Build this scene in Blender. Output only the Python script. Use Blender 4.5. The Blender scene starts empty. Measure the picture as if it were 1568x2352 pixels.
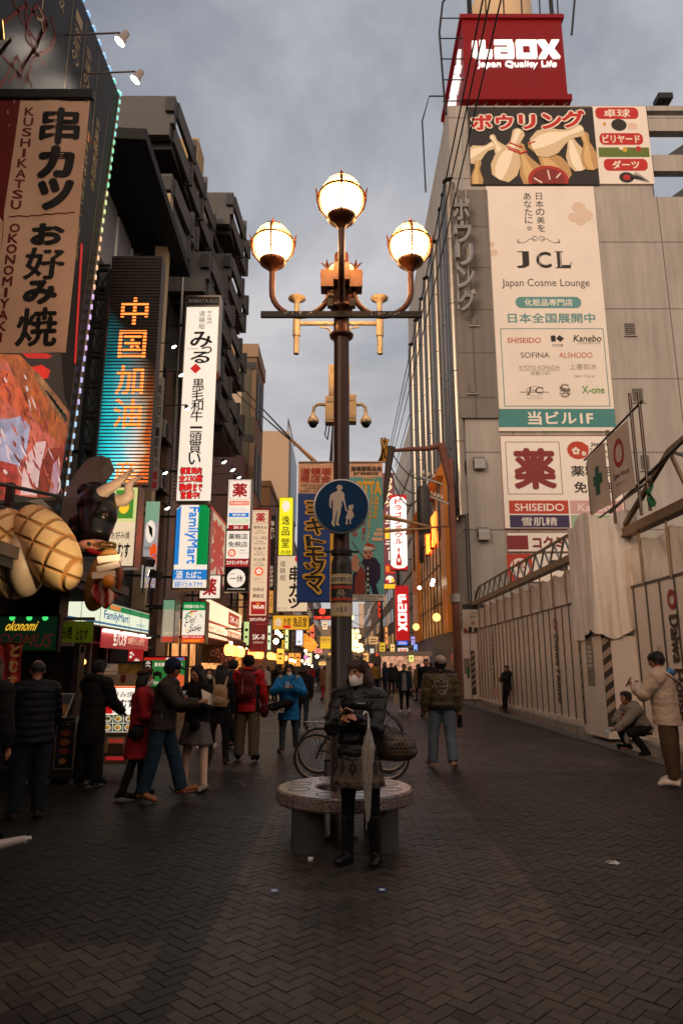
import bpy, bmesh, math, random
from math import sin, cos, pi, radians as R
from mathutils import Vector as V, Matrix, noise as mnoise
random.seed(7)
SC = bpy.context.scene
COL = SC.collection
# ---------------------------------------------------------------- camera
CAMZ, F, PITCH = 1.55, 1568.0, math.atan(354/1568)
cam = bpy.data.cameras.new('camera')
cam.sensor_fit = 'VERTICAL'; cam.sensor_height = 36; cam.sensor_width = 24; cam.lens = 24
cam.clip_start = .05; cam.clip_end = 2000
cam.dof.use_dof = True; cam.dof.focus_distance = 6.8; cam.dof.aperture_fstop = 3.5
camo = bpy.data.objects.new('camera', cam); COL.objects.link(camo)
camo.location = (0, 0, CAMZ); camo.rotation_euler = (pi/2+PITCH, 0, 0)
SC.camera = camo
# ---------------------------------------------------------------- light
SUN_EL, SUN_AZ = R(17), R(212)          # low, veiled evening sun behind the camera
wd = bpy.data.worlds.new('World'); SC.world = wd; wd.use_nodes = True
def world():
 nt = wd.node_tree; N = nt.nodes; L = nt.links; N.clear()
 out = N.new('ShaderNodeOutputWorld'); bg = N.new('ShaderNodeBackground'); bg.inputs[1].default_value = .1
 L.new(bg.outputs[0], out.inputs[0])
 sky = N.new('ShaderNodeTexSky'); sky.sky_type = 'NISHITA'; sky.sun_disc = False
 sky.sun_elevation = SUN_EL; sky.sun_rotation = SUN_AZ; sky.air_density = 1.5; sky.dust_density = 3
 tc = N.new('ShaderNodeTexCoord'); sp = N.new('ShaderNodeSeparateXYZ'); L.new(tc.outputs['Generated'], sp.inputs[0])
 # cloud deck: project the direction on a plane overhead
 zc = N.new('ShaderNodeMath'); zc.operation = 'MAXIMUM'; zc.inputs[1].default_value = .0; L.new(sp.outputs[2], zc.inputs[0])
 za = N.new('ShaderNodeMath'); za.operation = 'ADD'; za.inputs[1].default_value = .22; L.new(zc.outputs[0], za.inputs[0])
 dv = N.new('ShaderNodeVectorMath'); dv.operation = 'DIVIDE'
 cb = N.new('ShaderNodeCombineXYZ')
 for i in range(3): L.new(za.outputs[0], cb.inputs[i])
 L.new(tc.outputs['Generated'], dv.inputs[0]); L.new(cb.outputs[0], dv.inputs[1])
 mp = N.new('ShaderNodeMapping'); mp.inputs['Scale'].default_value = (.75, .95, 1); mp.inputs['Rotation'].default_value = (0, 0, .5)
 mp.inputs['Location'].default_value = (.35, .2, 0)
 L.new(dv.outputs[0], mp.inputs[0])
 n1 = N.new('ShaderNodeTexNoise'); n1.inputs['Scale'].default_value = 1.45; n1.inputs['Detail'].default_value = 7; n1.inputs['Roughness'].default_value = .6; n1.inputs['Distortion'].default_value = .25
 L.new(mp.outputs[0], n1.inputs[0])
 cr = N.new('ShaderNodeValToRGB'); e = cr.color_ramp.elements
 e[0].position = .33; e[0].color = (.185, .21, .265, 1); e[1].position = .68; e[1].color = (.62, .61, .635, 1)
 x = e.new(.5); x.color = (.34, .36, .41, 1)
 L.new(n1.outputs[0], cr.inputs[0])
 # brighter, warmer veil towards the horizon
 hz = N.new('ShaderNodeMapRange'); hz.inputs[1].default_value = .0; hz.inputs[2].default_value = .62; hz.inputs[3].default_value = 1; hz.inputs[4].default_value = 0
 L.new(sp.outputs[2], hz.inputs[0])
 hm = N.new('ShaderNodeMath'); hm.operation = 'MULTIPLY'; hm.inputs[1].default_value = .7; L.new(hz.outputs[0], hm.inputs[0])
 mx = N.new('ShaderNodeMixRGB'); L.new(hm.outputs[0], mx.inputs[0]); L.new(cr.outputs[0], mx.inputs[1]); mx.inputs[2].default_value = (.74, .68, .66, 1)
 # western sky (behind the camera) brighter and warm
 wz = N.new('ShaderNodeMapRange'); wz.inputs[1].default_value = .15; wz.inputs[2].default_value = -.8; wz.inputs[3].default_value = 0; wz.inputs[4].default_value = 1
 L.new(sp.outputs[1], wz.inputs[0])
 m2 = N.new('ShaderNodeMixRGB'); L.new(wz.outputs[0], m2.inputs[0]); L.new(mx.outputs[0], m2.inputs[1]); m2.inputs[2].default_value = (1.2, .9, .7, 1)
 sc = N.new('ShaderNodeMixRGB'); sc.blend_type = 'MULTIPLY'; sc.inputs[0].default_value = 1; sc.inputs[2].default_value = (10, 10, 10, 1)
 L.new(m2.outputs[0], sc.inputs[1])
 fin = N.new('ShaderNodeMixRGB'); fin.inputs[0].default_value = .93
 L.new(sky.outputs[0], fin.inputs[1]); L.new(sc.outputs[0], fin.inputs[2]); L.new(fin.outputs[0], bg.inputs[0])
world()
sl = bpy.data.lights.new('sun', 'SUN'); sl.energy = 1.6; sl.angle = R(25); sl.color = (1, .78, .58)
so = bpy.data.objects.new('sun', sl); COL.objects.link(so)
so.rotation_euler = (pi/2-SUN_EL, 0, R(-32))
so.location = (0, -20, 40)
VS = SC.view_settings; VS.view_transform = 'Standard'; VS.look = 'None'; VS.exposure = 0; VS.gamma = 1
SC.cycles.max_bounces = 6; SC.cycles.diffuse_bounces = 3; SC.cycles.glossy_bounces = 3
SC.cycles.sample_clamp_indirect = 4; SC.cycles.caustics_reflective = False; SC.cycles.caustics_refractive = False

# ---------------------------------------------------------------- helpers
def P(x, y, Y):
 "the world point at distance Y down the street seen at (x, y) of the 1568 x 2352 photograph"
 u, v = x-784, 1176-y
 fw = F*cos(PITCH)-v*sin(PITCH); up = F*sin(PITCH)+v*cos(PITCH)
 return V((u*Y/fw, Y, CAMZ+up*Y/fw))
def G(x, y, z=0):
 u, v = x-784, 1176-y
 fw = F*cos(PITCH)-v*sin(PITCH); up = F*sin(PITCH)+v*cos(PITCH)
 Y = (z-CAMZ)*fw/up
 return V((u*Y/fw, Y, z))
def S(h):
 h = h.lstrip('#'); r = []
 for i in (0, 2, 4):
  c = int(h[i:i+2], 16)/255; r.append(c/12.92 if c <= .04045 else ((c+.055)/1.055)**2.4)
 return tuple(r)
_mats = {}
def mat(col, rough=.6, metal=0, em=0, var=0, vs=3, bump=0, bs=20, spec=.5, alpha=1, emc=None, wet=0):
 if isinstance(col, str): col = S(col)
 key = (tuple(col), rough, metal, em, var, vs, bump, bs, spec, alpha, emc, wet)
 if key in _mats: return _mats[key]
 m = bpy.data.materials.new('mat'); m.use_nodes = True; nt = m.node_tree; N = nt.nodes; L = nt.links
 b = N['Principled BSDF']
 b.inputs['Base Color'].default_value = (*col, 1); b.inputs['Roughness'].default_value = rough; b.inputs['Metallic'].default_value = metal
 b.inputs['Specular IOR Level'].default_value = spec; b.inputs['Alpha'].default_value = alpha
 if em:
  b.inputs['Emission Color'].default_value = (*((S(emc) if isinstance(emc, str) else emc) or col), 1); b.inputs['Emission Strength'].default_value = em
 if var or bump:
  tc = N.new('ShaderNodeTexCoord')
 if var:
  n = N.new('ShaderNodeTexNoise'); n.inputs['Scale'].default_value = vs; n.inputs['Detail'].default_value = 6; n.inputs['Roughness'].default_value = .62
  L.new(tc.outputs['Object'], n.inputs[0])
  mr = N.new('ShaderNodeMapRange'); mr.inputs[1].default_value = .28; mr.inputs[2].default_value = .72; mr.inputs[3].default_value = 1-var; mr.inputs[4].default_value = 1+var*.6
  L.new(n.outputs[0], mr.inputs[0])
  mx = N.new('ShaderNodeMixRGB'); mx.blend_type = 'MULTIPLY'; mx.inputs[0].default_value = 1; mx.inputs[1].default_value = (*col, 1)
  L.new(mr.outputs[0], mx.inputs[2]); L.new(mx.outputs[0], b.inputs['Base Color'])
  if em and emc is None: L.new(mx.outputs[0], b.inputs['Emission Color'])
  m2 = N.new('ShaderNodeMapRange'); m2.inputs[3].default_value = max(.05, rough-.12); m2.inputs[4].default_value = min(1, rough+.12); L.new(n.outputs[0], m2.inputs[0]); L.new(m2.outputs[0], b.inputs['Roughness'])
 if bump:
  n = N.new('ShaderNodeTexNoise'); n.inputs['Scale'].default_value = bs; n.inputs['Detail'].default_value = 4
  L.new(tc.outputs['Object'], n.inputs[0])
  bp = N.new('ShaderNodeBump'); bp.inputs['Strength'].default_value = bump; bp.inputs['Distance'].default_value = .02
  L.new(n.outputs[0], bp.inputs['Height']); L.new(bp.outputs[0], b.inputs['Normal'])
 _mats[key] = m
 return m
def E(col, s=1.0, **k): return mat(col, rough=.35, em=s, **k)
class MB:
 def __init__(s): s.v = []; s.f = []; s.m = []; s.s = []
 def add(s, vs, fs, m, sm=False, M=None):
  o = len(s.v)
  s.v += [tuple(M @ V(p)) if M else tuple(p) for p in vs]
  for f in fs: s.f.append([i+o for i in f]); s.m.append(m); s.s.append(sm)
  return s
 def box(s, x0, x1, y0, y1, z0, z1, m, M=None):
  return s.add([(x, y, z) for z in (z0, z1) for y in (y0, y1) for x in (x0, x1)],
     [(0,2,3,1), (4,5,7,6), (0,1,5,4), (2,6,7,3), (0,4,6,2), (1,3,7,5)], m, M=M)
 def bar(s, a, b, w, h, m):
  "a square bar from a to b"
  a, b = V(a), V(b); d = (b-a); l = d.length; d.normalize()
  up = V((0,0,1)) if abs(d.z) < .95 else V((0,1,0))
  x = d.cross(up).normalized(); z = x.cross(d)
  M = Matrix((x, d, z)).transposed().to_4x4(); M.translation = a
  return s.box(-w/2, w/2, 0, l, -h/2, h/2, m, M)
 def tube(s, pts, r, m, n=8, cap=True, flat=1, sm=True):
  pts = [V(p) for p in pts]; k = len(pts); vs = []; fs = []; pn = None
  for i, p in enumerate(pts):
   d = (pts[min(i+1, k-1)]-pts[max(i-1, 0)]).normalized()
   if pn is None:
    u = d.cross(V((0,0,1)) if abs(d.z) < .9 else V((0,1,0))).normalized()
   else:
    u = (pn-d*pn.dot(d)).normalized()
   pn = u; w = d.cross(u); rr = r[i] if isinstance(r, (list, tuple)) else r
   vs += [p+(u*cos(2*pi*j/n)+w*sin(2*pi*j/n)*flat)*rr for j in range(n)]
  for i in range(k-1):
   for j in range(n):
    a = i*n+j; b = i*n+(j+1) % n; fs.append((a, b, b+n, a+n))
  s.add(vs, fs, m, sm)
  if cap: s.add(vs[:n], [tuple(range(n))[::-1]], m); s.add(vs[-n:], [tuple(range(n))], m)
  return s
 def lathe(s, prof, m, n=20, o=(0,0,0), M=None, sm=True):
  vs = []; fs = []
  for r, z in prof: vs += [(o[0]+r*cos(2*pi*j/n), o[1]+r*sin(2*pi*j/n), o[2]+z) for j in range(n)]
  for i in range(len(prof)-1):
   for j in range(n):
    a = i*n+j; b = i*n+(j+1) % n; fs.append((a, b, b+n, a+n))
  return s.add(vs, fs, m, sm, M)
 def ell(s, c, r, m, n=14, k=9, M=None):
  if not isinstance(r, (list, tuple)): r = (r, r, r)
  vs = []; fs = []
  for i in range(k+1):
   a = pi*i/k
   vs += [(c[0]+r[0]*sin(a)*cos(2*pi*j/n), c[1]+r[1]*sin(a)*sin(2*pi*j/n), c[2]-r[2]*cos(a)) for j in range(n)]
  for i in range(k):
   for j in range(n):
    a = i*n+j; b = i*n+(j+1) % n; fs.append((a, b, b+n, a+n))
  return s.add(vs, fs, m, True, M)
 def prism(s, pts, y0, y1, m, M=None):
  "polygon in x,z swept from y0 to y1"
  n = len(pts); vs = [(x, y0, z) for x, z in pts]+[(x, y1, z) for x, z in pts]
  return s.add(vs, [tuple(range(n)), tuple(range(2*n-1, n-1, -1))]+[(i, i+n, (i+1) % n+n, (i+1) % n) for i in range(n)], m, M=M)
 def build(s, name, parent=None, loc=None, rz=None, bevel=0):
  me = bpy.data.meshes.new(name); me.from_pydata(s.v, [], s.f)
  ms = []
  for m in s.m:
   if m not in ms: ms.append(m)
  for m in ms: me.materials.append(m)
  ix = {m: i for i, m in enumerate(ms)}
  me.polygons.foreach_set('material_index', [ix[m] for m in s.m]); me.polygons.foreach_set('use_smooth', s.s)
  me.update()
  o = bpy.data.objects.new(name, me); COL.objects.link(o)
  if parent: o.parent = parent
  if loc is not None: o.location = loc
  if rz is not None: o.rotation_euler = (0, 0, rz)
  if bevel:
   b = o.modifiers.new('bevel', 'BEVEL'); b.width = bevel; b.segments = 2; b.limit_method = 'ANGLE'
  return o
def tag(o, label, cat, group=None, kind=None):
 if label: o['label'] = label
 if cat: o['category'] = cat
 if group: o['group'] = group
 if kind: o['kind'] = kind
 return o
def thing(name, label, cat, loc=(0,0,0), rz=0, group=None):
 o = bpy.data.objects.new(name, None); COL.objects.link(o); o.location = loc; o.rotation_euler = (0, 0, rz)
 o.empty_display_size = .1
 return tag(o, label, cat, group)
def struct(o): o['kind'] = 'structure'; return o
def copy_tree(o, parent=None):
 c = o.copy(); COL.objects.link(c); c.parent = parent
 for ch in o.children: copy_tree(ch, c)
 return c
# ---- lettering: glyph outlines of Blender's own font, filled
_gl = {}
def glyph(t, bold=0, ex=0):
 k = (t, bold, ex)
 if k not in _gl:
  cu = bpy.data.curves.new('t', 'FONT'); cu.body = t; cu.size = 1; cu.offset = bold; cu.resolution_u = 3; cu.extrude = ex
  o = bpy.data.objects.new('t', cu); me = bpy.data.meshes.new_from_object(o)
  vs = [tuple(v.co) for v in me.vertices]; fs = [tuple(p.vertices) for p in me.polygons]
  bpy.data.objects.remove(o); bpy.data.curves.remove(cu); bpy.data.meshes.remove(me)
  if vs:
   xs = [v[0] for v in vs]; ys = [v[1] for v in vs]; bb = (min(xs), min(ys), max(xs), max(ys))
  else: bb = (0, 0, 1, 1)
  _gl[k] = (vs, fs, bb)
 return _gl[k]
def circ(cx, cy, rx, ry=None, n=28, a0=0, a1=2*pi):
 ry = ry or rx; e = 0 if a1-a0 > 6.28 else 1
 return [(cx+rx*cos(a0+(a1-a0)*i/(n-e)), cy+ry*sin(a0+(a1-a0)*i/(n-e))) for i in range(n)]
def rrect(x0, y0, x1, y1, r, n=5):
 p = []
 for cx, cy, a in ((x1-r, y1-r, 0), (x0+r, y1-r, pi/2), (x0+r, y0+r, pi), (x1-r, y0+r, 3*pi/2)):
  p += [(cx+r*cos(a+pi/2*i/n), cy+r*sin(a+pi/2*i/n)) for i in range(n+1)]
 return p
def draw(items, px, W, H, fm, mb=None, step=.002, sub=1):
 "lay out printed items given in px units (x right, y down) on a W x H face; fm(x, z, layer) -> local point"
 mb = mb or MB(); sx = W/(px[2]-px[0]); sy = H/(px[3]-px[1]); done = []
 def loc(x, y, l): return fm((x-px[0])*sx-W/2, H/2-(y-px[1])*sy, l)
 def layer(bb):
  l = 1+max([d[4] for d in done if d[0] < bb[2] and d[2] > bb[0] and d[1] < bb[3] and d[3] > bb[1]], default=0)
  done.append((*bb, l)); return l
 def poly(pts, m):
  xs = [p[0] for p in pts]; ys = [p[1] for p in pts]; l = layer((min(xs), min(ys), max(xs), max(ys)))
  mb.add([loc(x, y, l*step) for x, y in pts], [tuple(range(len(pts)))[::-1]], m)
 def gl(t, x0, y0, x1, y1, m, bold, keep=False, rot=0, lay=None, sk=0):
  vs, fs, bb = glyph(t, 0); gw = bb[2]-bb[0] or 1; gh = bb[3]-bb[1] or 1
  l = lay or layer((x0, y0, x1, y1))
  if rot: gw, gh = gh, gw
  kx, ky = (x1-x0)/gw, (y1-y0)/gh
  if keep:
   k = min(kx*sx, ky*sy); kx, ky = k/sx, k/sy
  cx, cy = (x0+x1)/2, (y0+y1)/2; sp = bold*(.5 if any(ord(c_) > 0x4e00 for c_ in t) else .8)     # weight: shifted copies a hair apart in depth
  if sp > .004: kx *= gw/(gw+2*sp); ky *= gh/(gh+2*sp)
  for q in range(9 if sp > .03 else (5 if sp > .004 else 1)):
   dx, dy = ((0, 0), (1, 0), (0, 1), (-1, 0), (0, -1), (.7, .7), (-.7, .7), (-.7, -.7), (.7, -.7))[q]; o = []
   for a, b, _ in vs:
    a += dx*sp-(bb[0]+bb[2])/2; b += dy*sp-(bb[1]+bb[3])/2
    if rot: a, b = b, -a
    o.append(loc(cx+a*kx+b*ky*sk, cy-b*ky, l*step+q*step*.08))
   mb.add(o, fs, m)
 for it in items:
  k = it[0]
  if k == 'r':
   x0, y0, x1, y1, m = it[1:6]; l = layer((x0, y0, x1, y1)); n = it[6] if len(it) > 6 else sub; nv = sub
   for i in range(n):
    a, b = x0+(x1-x0)*i/n, x0+(x1-x0)*(i+1)/n
    for j in range(nv):
     c, d = y0+(y1-y0)*j/nv, y0+(y1-y0)*(j+1)/nv
     mb.add([loc(a, c, l*step), loc(b, c, l*step), loc(b, d, l*step), loc(a, d, l*step)], [(3, 2, 1, 0)], m)
  elif k == 'p': poly(it[1], it[2])
  elif k == 'c': poly(circ(*it[1:-1]), it[-1])
  elif k == 'R': poly(rrect(*it[1:6]), it[6])
  elif k == 'o':                                      # ring
   cx, cy, rx, w, m = it[1:6]; ry = it[6] if len(it) > 6 else rx*sx/sy
   A = circ(cx, cy, rx, ry, 32); B = circ(cx, cy, rx-w, ry-w*ry/rx, 32); l = layer((cx-rx, cy-ry, cx+rx, cy+ry))
   mb.add([loc(x, y, l*step) for x, y in A+B], [(i, (i+1) % 32, (i+1) % 32+32, i+32) for i in range(32)], m)
  elif k == 'l':                                      # stroke
   pts, w, m = it[1:4]; xs = [p[0] for p in pts]; ys = [p[1] for p in pts]
   l = layer((min(xs)-w/2, min(ys)-w/2, max(xs)+w/2, max(ys)+w/2))
   for (a, b), (c, d) in zip(pts, pts[1:]):
    q = math.hypot(c-a, d-b) or 1; nx, ny = -(d-b)/q*w/2, (c-a)/q*w/2
    mb.add([loc(*p, l*step) for p in ((a+nx, b+ny), (c+nx, d+ny), (c-nx, d-ny), (a-nx, b-ny))], [(0, 1, 2, 3)], m)
  elif k == 'f':                                      # frame
   x0, y0, x1, y1, w, m = it[1:7]; wy = w*sx/sy; l = layer((x0, y0, x1, y1))
   for a, b, c, d in ((x0, y0, x1, y0+wy), (x0, y1-wy, x1, y1), (x0, y0+wy, x0+w, y1-wy), (x1-w, y0+wy, x1, y1-wy)):
    mb.add([loc(a, b, l*step), loc(c, b, l*step), loc(c, d, l*step), loc(a, d, l*step)], [(3, 2, 1, 0)], m)
  elif k == 't':                                      # text stretched to a box
   t, x0, y0, x1, y1, m = it[1:7]; o = it[7] if len(it) > 7 else {}
   gl(t, x0, y0, x1, y1, m, o.get('b', .0), o.get('keep', False), o.get('rot', 0), None, o.get('sk', 0))
  elif k == 'v':                                      # text stacked downwards
   t, x0, y0, x1, y1, m = it[1:7]; o = it[7] if len(it) > 7 else {}; n = len(t); h = (y1-y0)/n; l = layer((x0, y0, x1, y1)); dx = o.get('dx', 0)
   for i, c in enumerate(t):
    if c == ' ': continue
    g = o.get('gap', .08)*h; r = 1 if c in 'ー' else 0; q = x0+dx*i
    if c in '・。っッぃィ': gl(c, q+(x1-x0)*.25, y0+i*h+h*.25, q+(x1-x0)*.75, y0+(i+1)*h-h*.2, m, o.get('b', .0), True, 0, l)
    elif c == 'ー': gl(c, q+(x1-x0)*.42, y0+i*h+g, q+(x1-x0)*.58, y0+(i+1)*h-g, m, o.get('b', .0), False, 1, l)
    else: gl(c, q, y0+i*h+g, q+(x1-x0), y0+(i+1)*h-g, m, o.get('b', .0), o.get('keep', False), 0, l)
 return mb
DARKMETAL = mat((.02, .02, .022), .45, .6)
GREYMETAL = mat((.3, .29, .28), .4, .8, var=.15, vs=6)
BLACK = mat((.012, .012, .013), .5)
def sign(name, label, cat, loc, W, H, T=.2, rz=0, items=(), px=(0, 0, 100, 100), body=None, group=None, face=None, rim=.03, arm=0, outline=None, parent=None, parts=('cabinet', 'face')):
 "a box sign, its face towards local -Y; loc = centre of the face"
 r = parent or thing(name, label, cat, loc, rz, group)
 body = body or DARKMETAL
 b = MB()
 if outline: b.prism([((x-px[0])*W/(px[2]-px[0])-W/2, H/2-(y-px[1])*H/(px[3]-px[1])) for x, y in outline], .0, T, body)
 else: b.box(-W/2, W/2, 0, T, -H/2, H/2, body)
 if rim and not outline:
  for a in (-1, 1):
   b.box(min(a*W/2, a*(W/2+rim)), max(a*W/2, a*(W/2+rim)), -rim*.8, T+.004, -H/2-rim, H/2+rim, body)
   b.box(-W/2, W/2, -rim*.8, T+.004, min(a*H/2, a*(H/2+rim)), max(a*H/2, a*(H/2+rim)), body)
 b.build(parts[0], r)
 its = list(items)
 if face: its = [('r', px[0], px[1], px[2], px[3], face)]+its
 if its: draw(its, px, W, H, lambda x, z, l: (x, -l, z)).build(parts[1], r)
 if arm:
  s_ = 1 if arm > 0 else -1
  for zz in (-H*.36, H*.36): q = MB(); q.box(*sorted((s_*W/2, arm)), T*.3, T*.3+.07, zz-.035, zz+.035, DARKMETAL); q.build('bracket', r)
 return r
def fsign(name, label, cat, px, Y, T=.2, items=(), **k):
 "a sign hanging across the street, facing the camera, its size read off the photograph"
 x0, y0, x1, y1 = px; ym, xm = (y0+y1)/2, (x0+x1)/2
 W = P(x1, ym, Y).x-P(x0, ym, Y).x; a = P(xm, ym, Y); zt = P(xm, y0, Y).z; zb = P(xm, y1, Y).z
 wall = k.pop('wall', None)
 if wall is not None: k['arm'] = wall-a.x
 return sign(name, label, cat, (a.x, Y, (zt+zb)/2), W, zt-zb, T, 0, items, px, **k)
# ---- one continuous skin over overlapping volumes
_TS = bpy.data.scenes.new('tmp')
def remesh(b, vox, sm, name, parent, m=None, paint=None, wr=0, ws=9, quilt=None, keep=None):
 me = bpy.data.meshes.new('t'); me.from_pydata(b.v, [], b.f); o = bpy.data.objects.new('t', me); _TS.collection.objects.link(o)
 md = o.modifiers.new('r', 'REMESH'); md.mode = 'VOXEL'; md.voxel_size = vox
 if sm: s_ = o.modifiers.new('s', 'SMOOTH'); s_.factor = .5; s_.iterations = sm
 r0 = bpy.context.temp_override(scene=_TS, view_layer=_TS.view_layers[0])
 with r0: dg = bpy.context.evaluated_depsgraph_get()
 r = bpy.data.meshes.new_from_object(o.evaluated_get(dg)); bpy.data.objects.remove(o); bpy.data.meshes.remove(me)
 r.name = name
 if wr or quilt:
  co = [v.co.copy() for v in r.vertices]; no = [v.normal.copy() for v in r.vertices]
  for i, v in enumerate(r.vertices):
   p = co[i]; d = 0
   if wr: d += wr*mnoise.noise(V((p.x*ws, p.y*ws, p.z*ws*1.7)))+.5*wr*mnoise.noise(V((p.x*ws*2.3+7, p.y*ws*2.3, p.z*ws*4)))
   if quilt: f, a = quilt; d += a*(abs(sin(p.z*f+.6*mnoise.noise(p*4)))**.5-.7)
   v.co = p+no[i]*d
 ms = []
 if paint:
  ix = []
  for p in r.polygons:
   q = paint(p.center)
   if q not in ms: ms.append(q)
   ix.append(ms.index(q))
  for q in ms: r.materials.append(q)
  r.polygons.foreach_set('material_index', ix)
 else:
  r.materials.clear(); r.materials.append(m or b.m[0])
 r.polygons.foreach_set('use_smooth', [True]*len(r.polygons)); r.update()
 o = bpy.data.objects.new(name, r); COL.objects.link(o); o.parent = parent
 return o
# ================================================================ ground
def ground():
 m = mat((.007, .0068, .006), .9, var=.4, vs=.7, spec=.1)
 b = MB(); b.box(-300, 300, -60, 900, -.5, -.012, m); struct(b.build('ground'))
 # herringbone pavers, every brick a face of its own with its own tone
 pm = bpy.data.materials.new('paver'); pm.use_nodes = True; nt = pm.node_tree; N = nt.nodes; L = nt.links; B = N['Principled BSDF']
 at = N.new('ShaderNodeAttribute'); at.attribute_name = 'tone'; tc = N.new('ShaderNodeTexCoord')
 n = N.new('ShaderNodeTexNoise'); n.inputs['Scale'].default_value = .9; n.inputs['Detail'].default_value = 8; n.inputs['Roughness'].default_value = .7; L.new(tc.outputs['Object'], n.inputs[0])
 mr = N.new('ShaderNodeMapRange'); mr.inputs[1].default_value = .3; mr.inputs[2].default_value = .7; mr.inputs[3].default_value = .55; mr.inputs[4].default_value = 1.25; L.new(n.outputs[0], mr.inputs[0])
 mx = N.new('ShaderNodeMixRGB'); mx.blend_type = 'MULTIPLY'; mx.inputs[0].default_value = 1; L.new(at.outputs['Color'], mx.inputs[1]); L.new(mr.outputs[0], mx.inputs[2]); L.new(mx.outputs[0], B.inputs['Base Color'])
 n2 = N.new('ShaderNodeTexNoise'); n2.inputs['Scale'].default_value = 90; n2.inputs['Detail'].default_value = 3; L.new(tc.outputs['Object'], n2.inputs[0])
 bp = N.new('ShaderNodeBump'); bp.inputs['Strength'].default_value = .35; bp.inputs['Distance'].default_value = .004; L.new(n2.outputs[0], bp.inputs['Height']); L.new(bp.outputs[0], B.inputs['Normal'])
 m3 = N.new('ShaderNodeMapRange'); m3.inputs[3].default_value = .6; m3.inputs[4].default_value = .42; L.new(n.outputs[0], m3.inputs[0]); L.new(m3.outputs[0], B.inputs['Roughness'])
 B.inputs['Specular IOR Level'].default_value = .34
 rnd = random.Random(3); u = .077; c45 = cos(pi/4); vs = []; fs = []; tones = []
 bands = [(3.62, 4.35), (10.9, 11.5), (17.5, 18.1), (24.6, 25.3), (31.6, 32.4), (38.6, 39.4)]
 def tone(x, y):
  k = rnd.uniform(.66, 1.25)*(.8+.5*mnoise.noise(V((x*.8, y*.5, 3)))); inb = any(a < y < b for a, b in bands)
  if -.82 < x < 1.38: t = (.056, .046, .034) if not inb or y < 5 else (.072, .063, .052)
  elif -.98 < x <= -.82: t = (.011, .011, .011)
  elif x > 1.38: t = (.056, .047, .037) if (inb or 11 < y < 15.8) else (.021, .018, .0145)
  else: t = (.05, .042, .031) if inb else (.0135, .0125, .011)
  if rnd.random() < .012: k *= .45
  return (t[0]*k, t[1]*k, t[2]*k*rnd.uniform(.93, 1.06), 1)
 X0, X1, Y0, Y1 = -6.0, 5.1, 1.9, 42
 def brick(i, j, w, h):
  g = .0029
  cx, cy = (i+w/2)*u, (j+h/2)*u; wx = (cx-cy)*c45; wy = (cx+cy)*c45
  if not (X0 < wx < X1 and Y0 < wy < Y1): return
  q = [(i*u+g, j*u+g), ((i+w)*u-g, j*u+g), ((i+w)*u-g, (j+h)*u-g), (i*u+g, (j+h)*u-g)]
  z = rnd.uniform(-.0018, .0018); tx, ty = rnd.uniform(-.012, .012), rnd.uniform(-.012, .012); o = len(vs)
  for a, b in q: vs.append(((a-b)*c45, (a+b)*c45, z+tx*(a-cx)+ty*(b-cy)))
  for a, b in q: vs.append(((a-b)*c45, (a+b)*c45, -.014))
  t = tone(wx, wy)
  f = [(o, o+1, o+2, o+3)]
  if wy < 8: f += [(o+k_, o+4+k_, o+4+(k_+1) % 4, o+(k_+1) % 4) for k_ in range(4)]
  for q_ in f: fs.append(q_); tones.append(t)
 n = int(60/u*1.5)
 for s_ in range(int(Y0/u/c45)-2, int(Y1/u/c45)+3):      # s = i + j
  for d in range(int(X0/u/c45)-2, int(X1/u/c45)+3):   # d = i - j
   if (s_+d) % 2: continue
   i, j = (s_+d)//2, (s_-d)//2; k = (i-j) % 4
   if k == 0: brick(i, j, 2, 1)
   elif k == 3: brick(i, j, 1, 2)
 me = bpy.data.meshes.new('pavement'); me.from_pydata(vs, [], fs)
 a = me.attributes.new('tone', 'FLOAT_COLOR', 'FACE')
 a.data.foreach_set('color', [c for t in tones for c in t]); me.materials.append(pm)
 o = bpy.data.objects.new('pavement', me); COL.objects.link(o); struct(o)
 b = MB(); b.box(-6, 5.1, 42, 260, -.06, -.004, mat((.022, .019, .017), .7, var=.35, vs=.5, spec=.12)); struct(b.build('road'))
 # wet gutter and granite kerb along the hoarding
 b = MB(); b.box(5.4, 7.6, 1, 60, -.06, .012, mat((.02, .018, .017), .25, var=.5, vs=1.2)); struct(b.build('gutter_paving'))
 k = mat((.075, .067, .06), .6, var=.25, vs=3, bump=.2, bs=60); b = MB(); y = 1.0
 while y < 60: b.box(5.1, 5.4, y+.004, y+.996, -.1, .03+random.uniform(-.004, .004), k); y += 1
 struct(b.build('kerb', bevel=.008))
ground()
def manhole(x, y, Y_label, name, r, label):
 p = G(x, y); b = MB(); iron = mat((.03, .026, .023), .45, .7, var=.3, vs=8)
 b.lathe([(0, .006), (r, .006), (r+.03, .008), (r+.03, -.02)], iron, 40)
 for i in range(-7, 8):
  for j in range(-7, 8):
   if math.hypot(i, j)*r/7.5 < r*.93: b.box(i*r/7.5-.028, i*r/7.5+.028, j*r/7.5-.028, j*r/7.5+.028, .0, .012, iron)
 tag(b.build(name, loc=(p.x, p.y, .004)), label, 'manhole cover')
manhole(478, 1806, 0, 'manhole_cover', .46, 'round iron manhole cover with raised studs beside the pale leggings')
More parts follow.
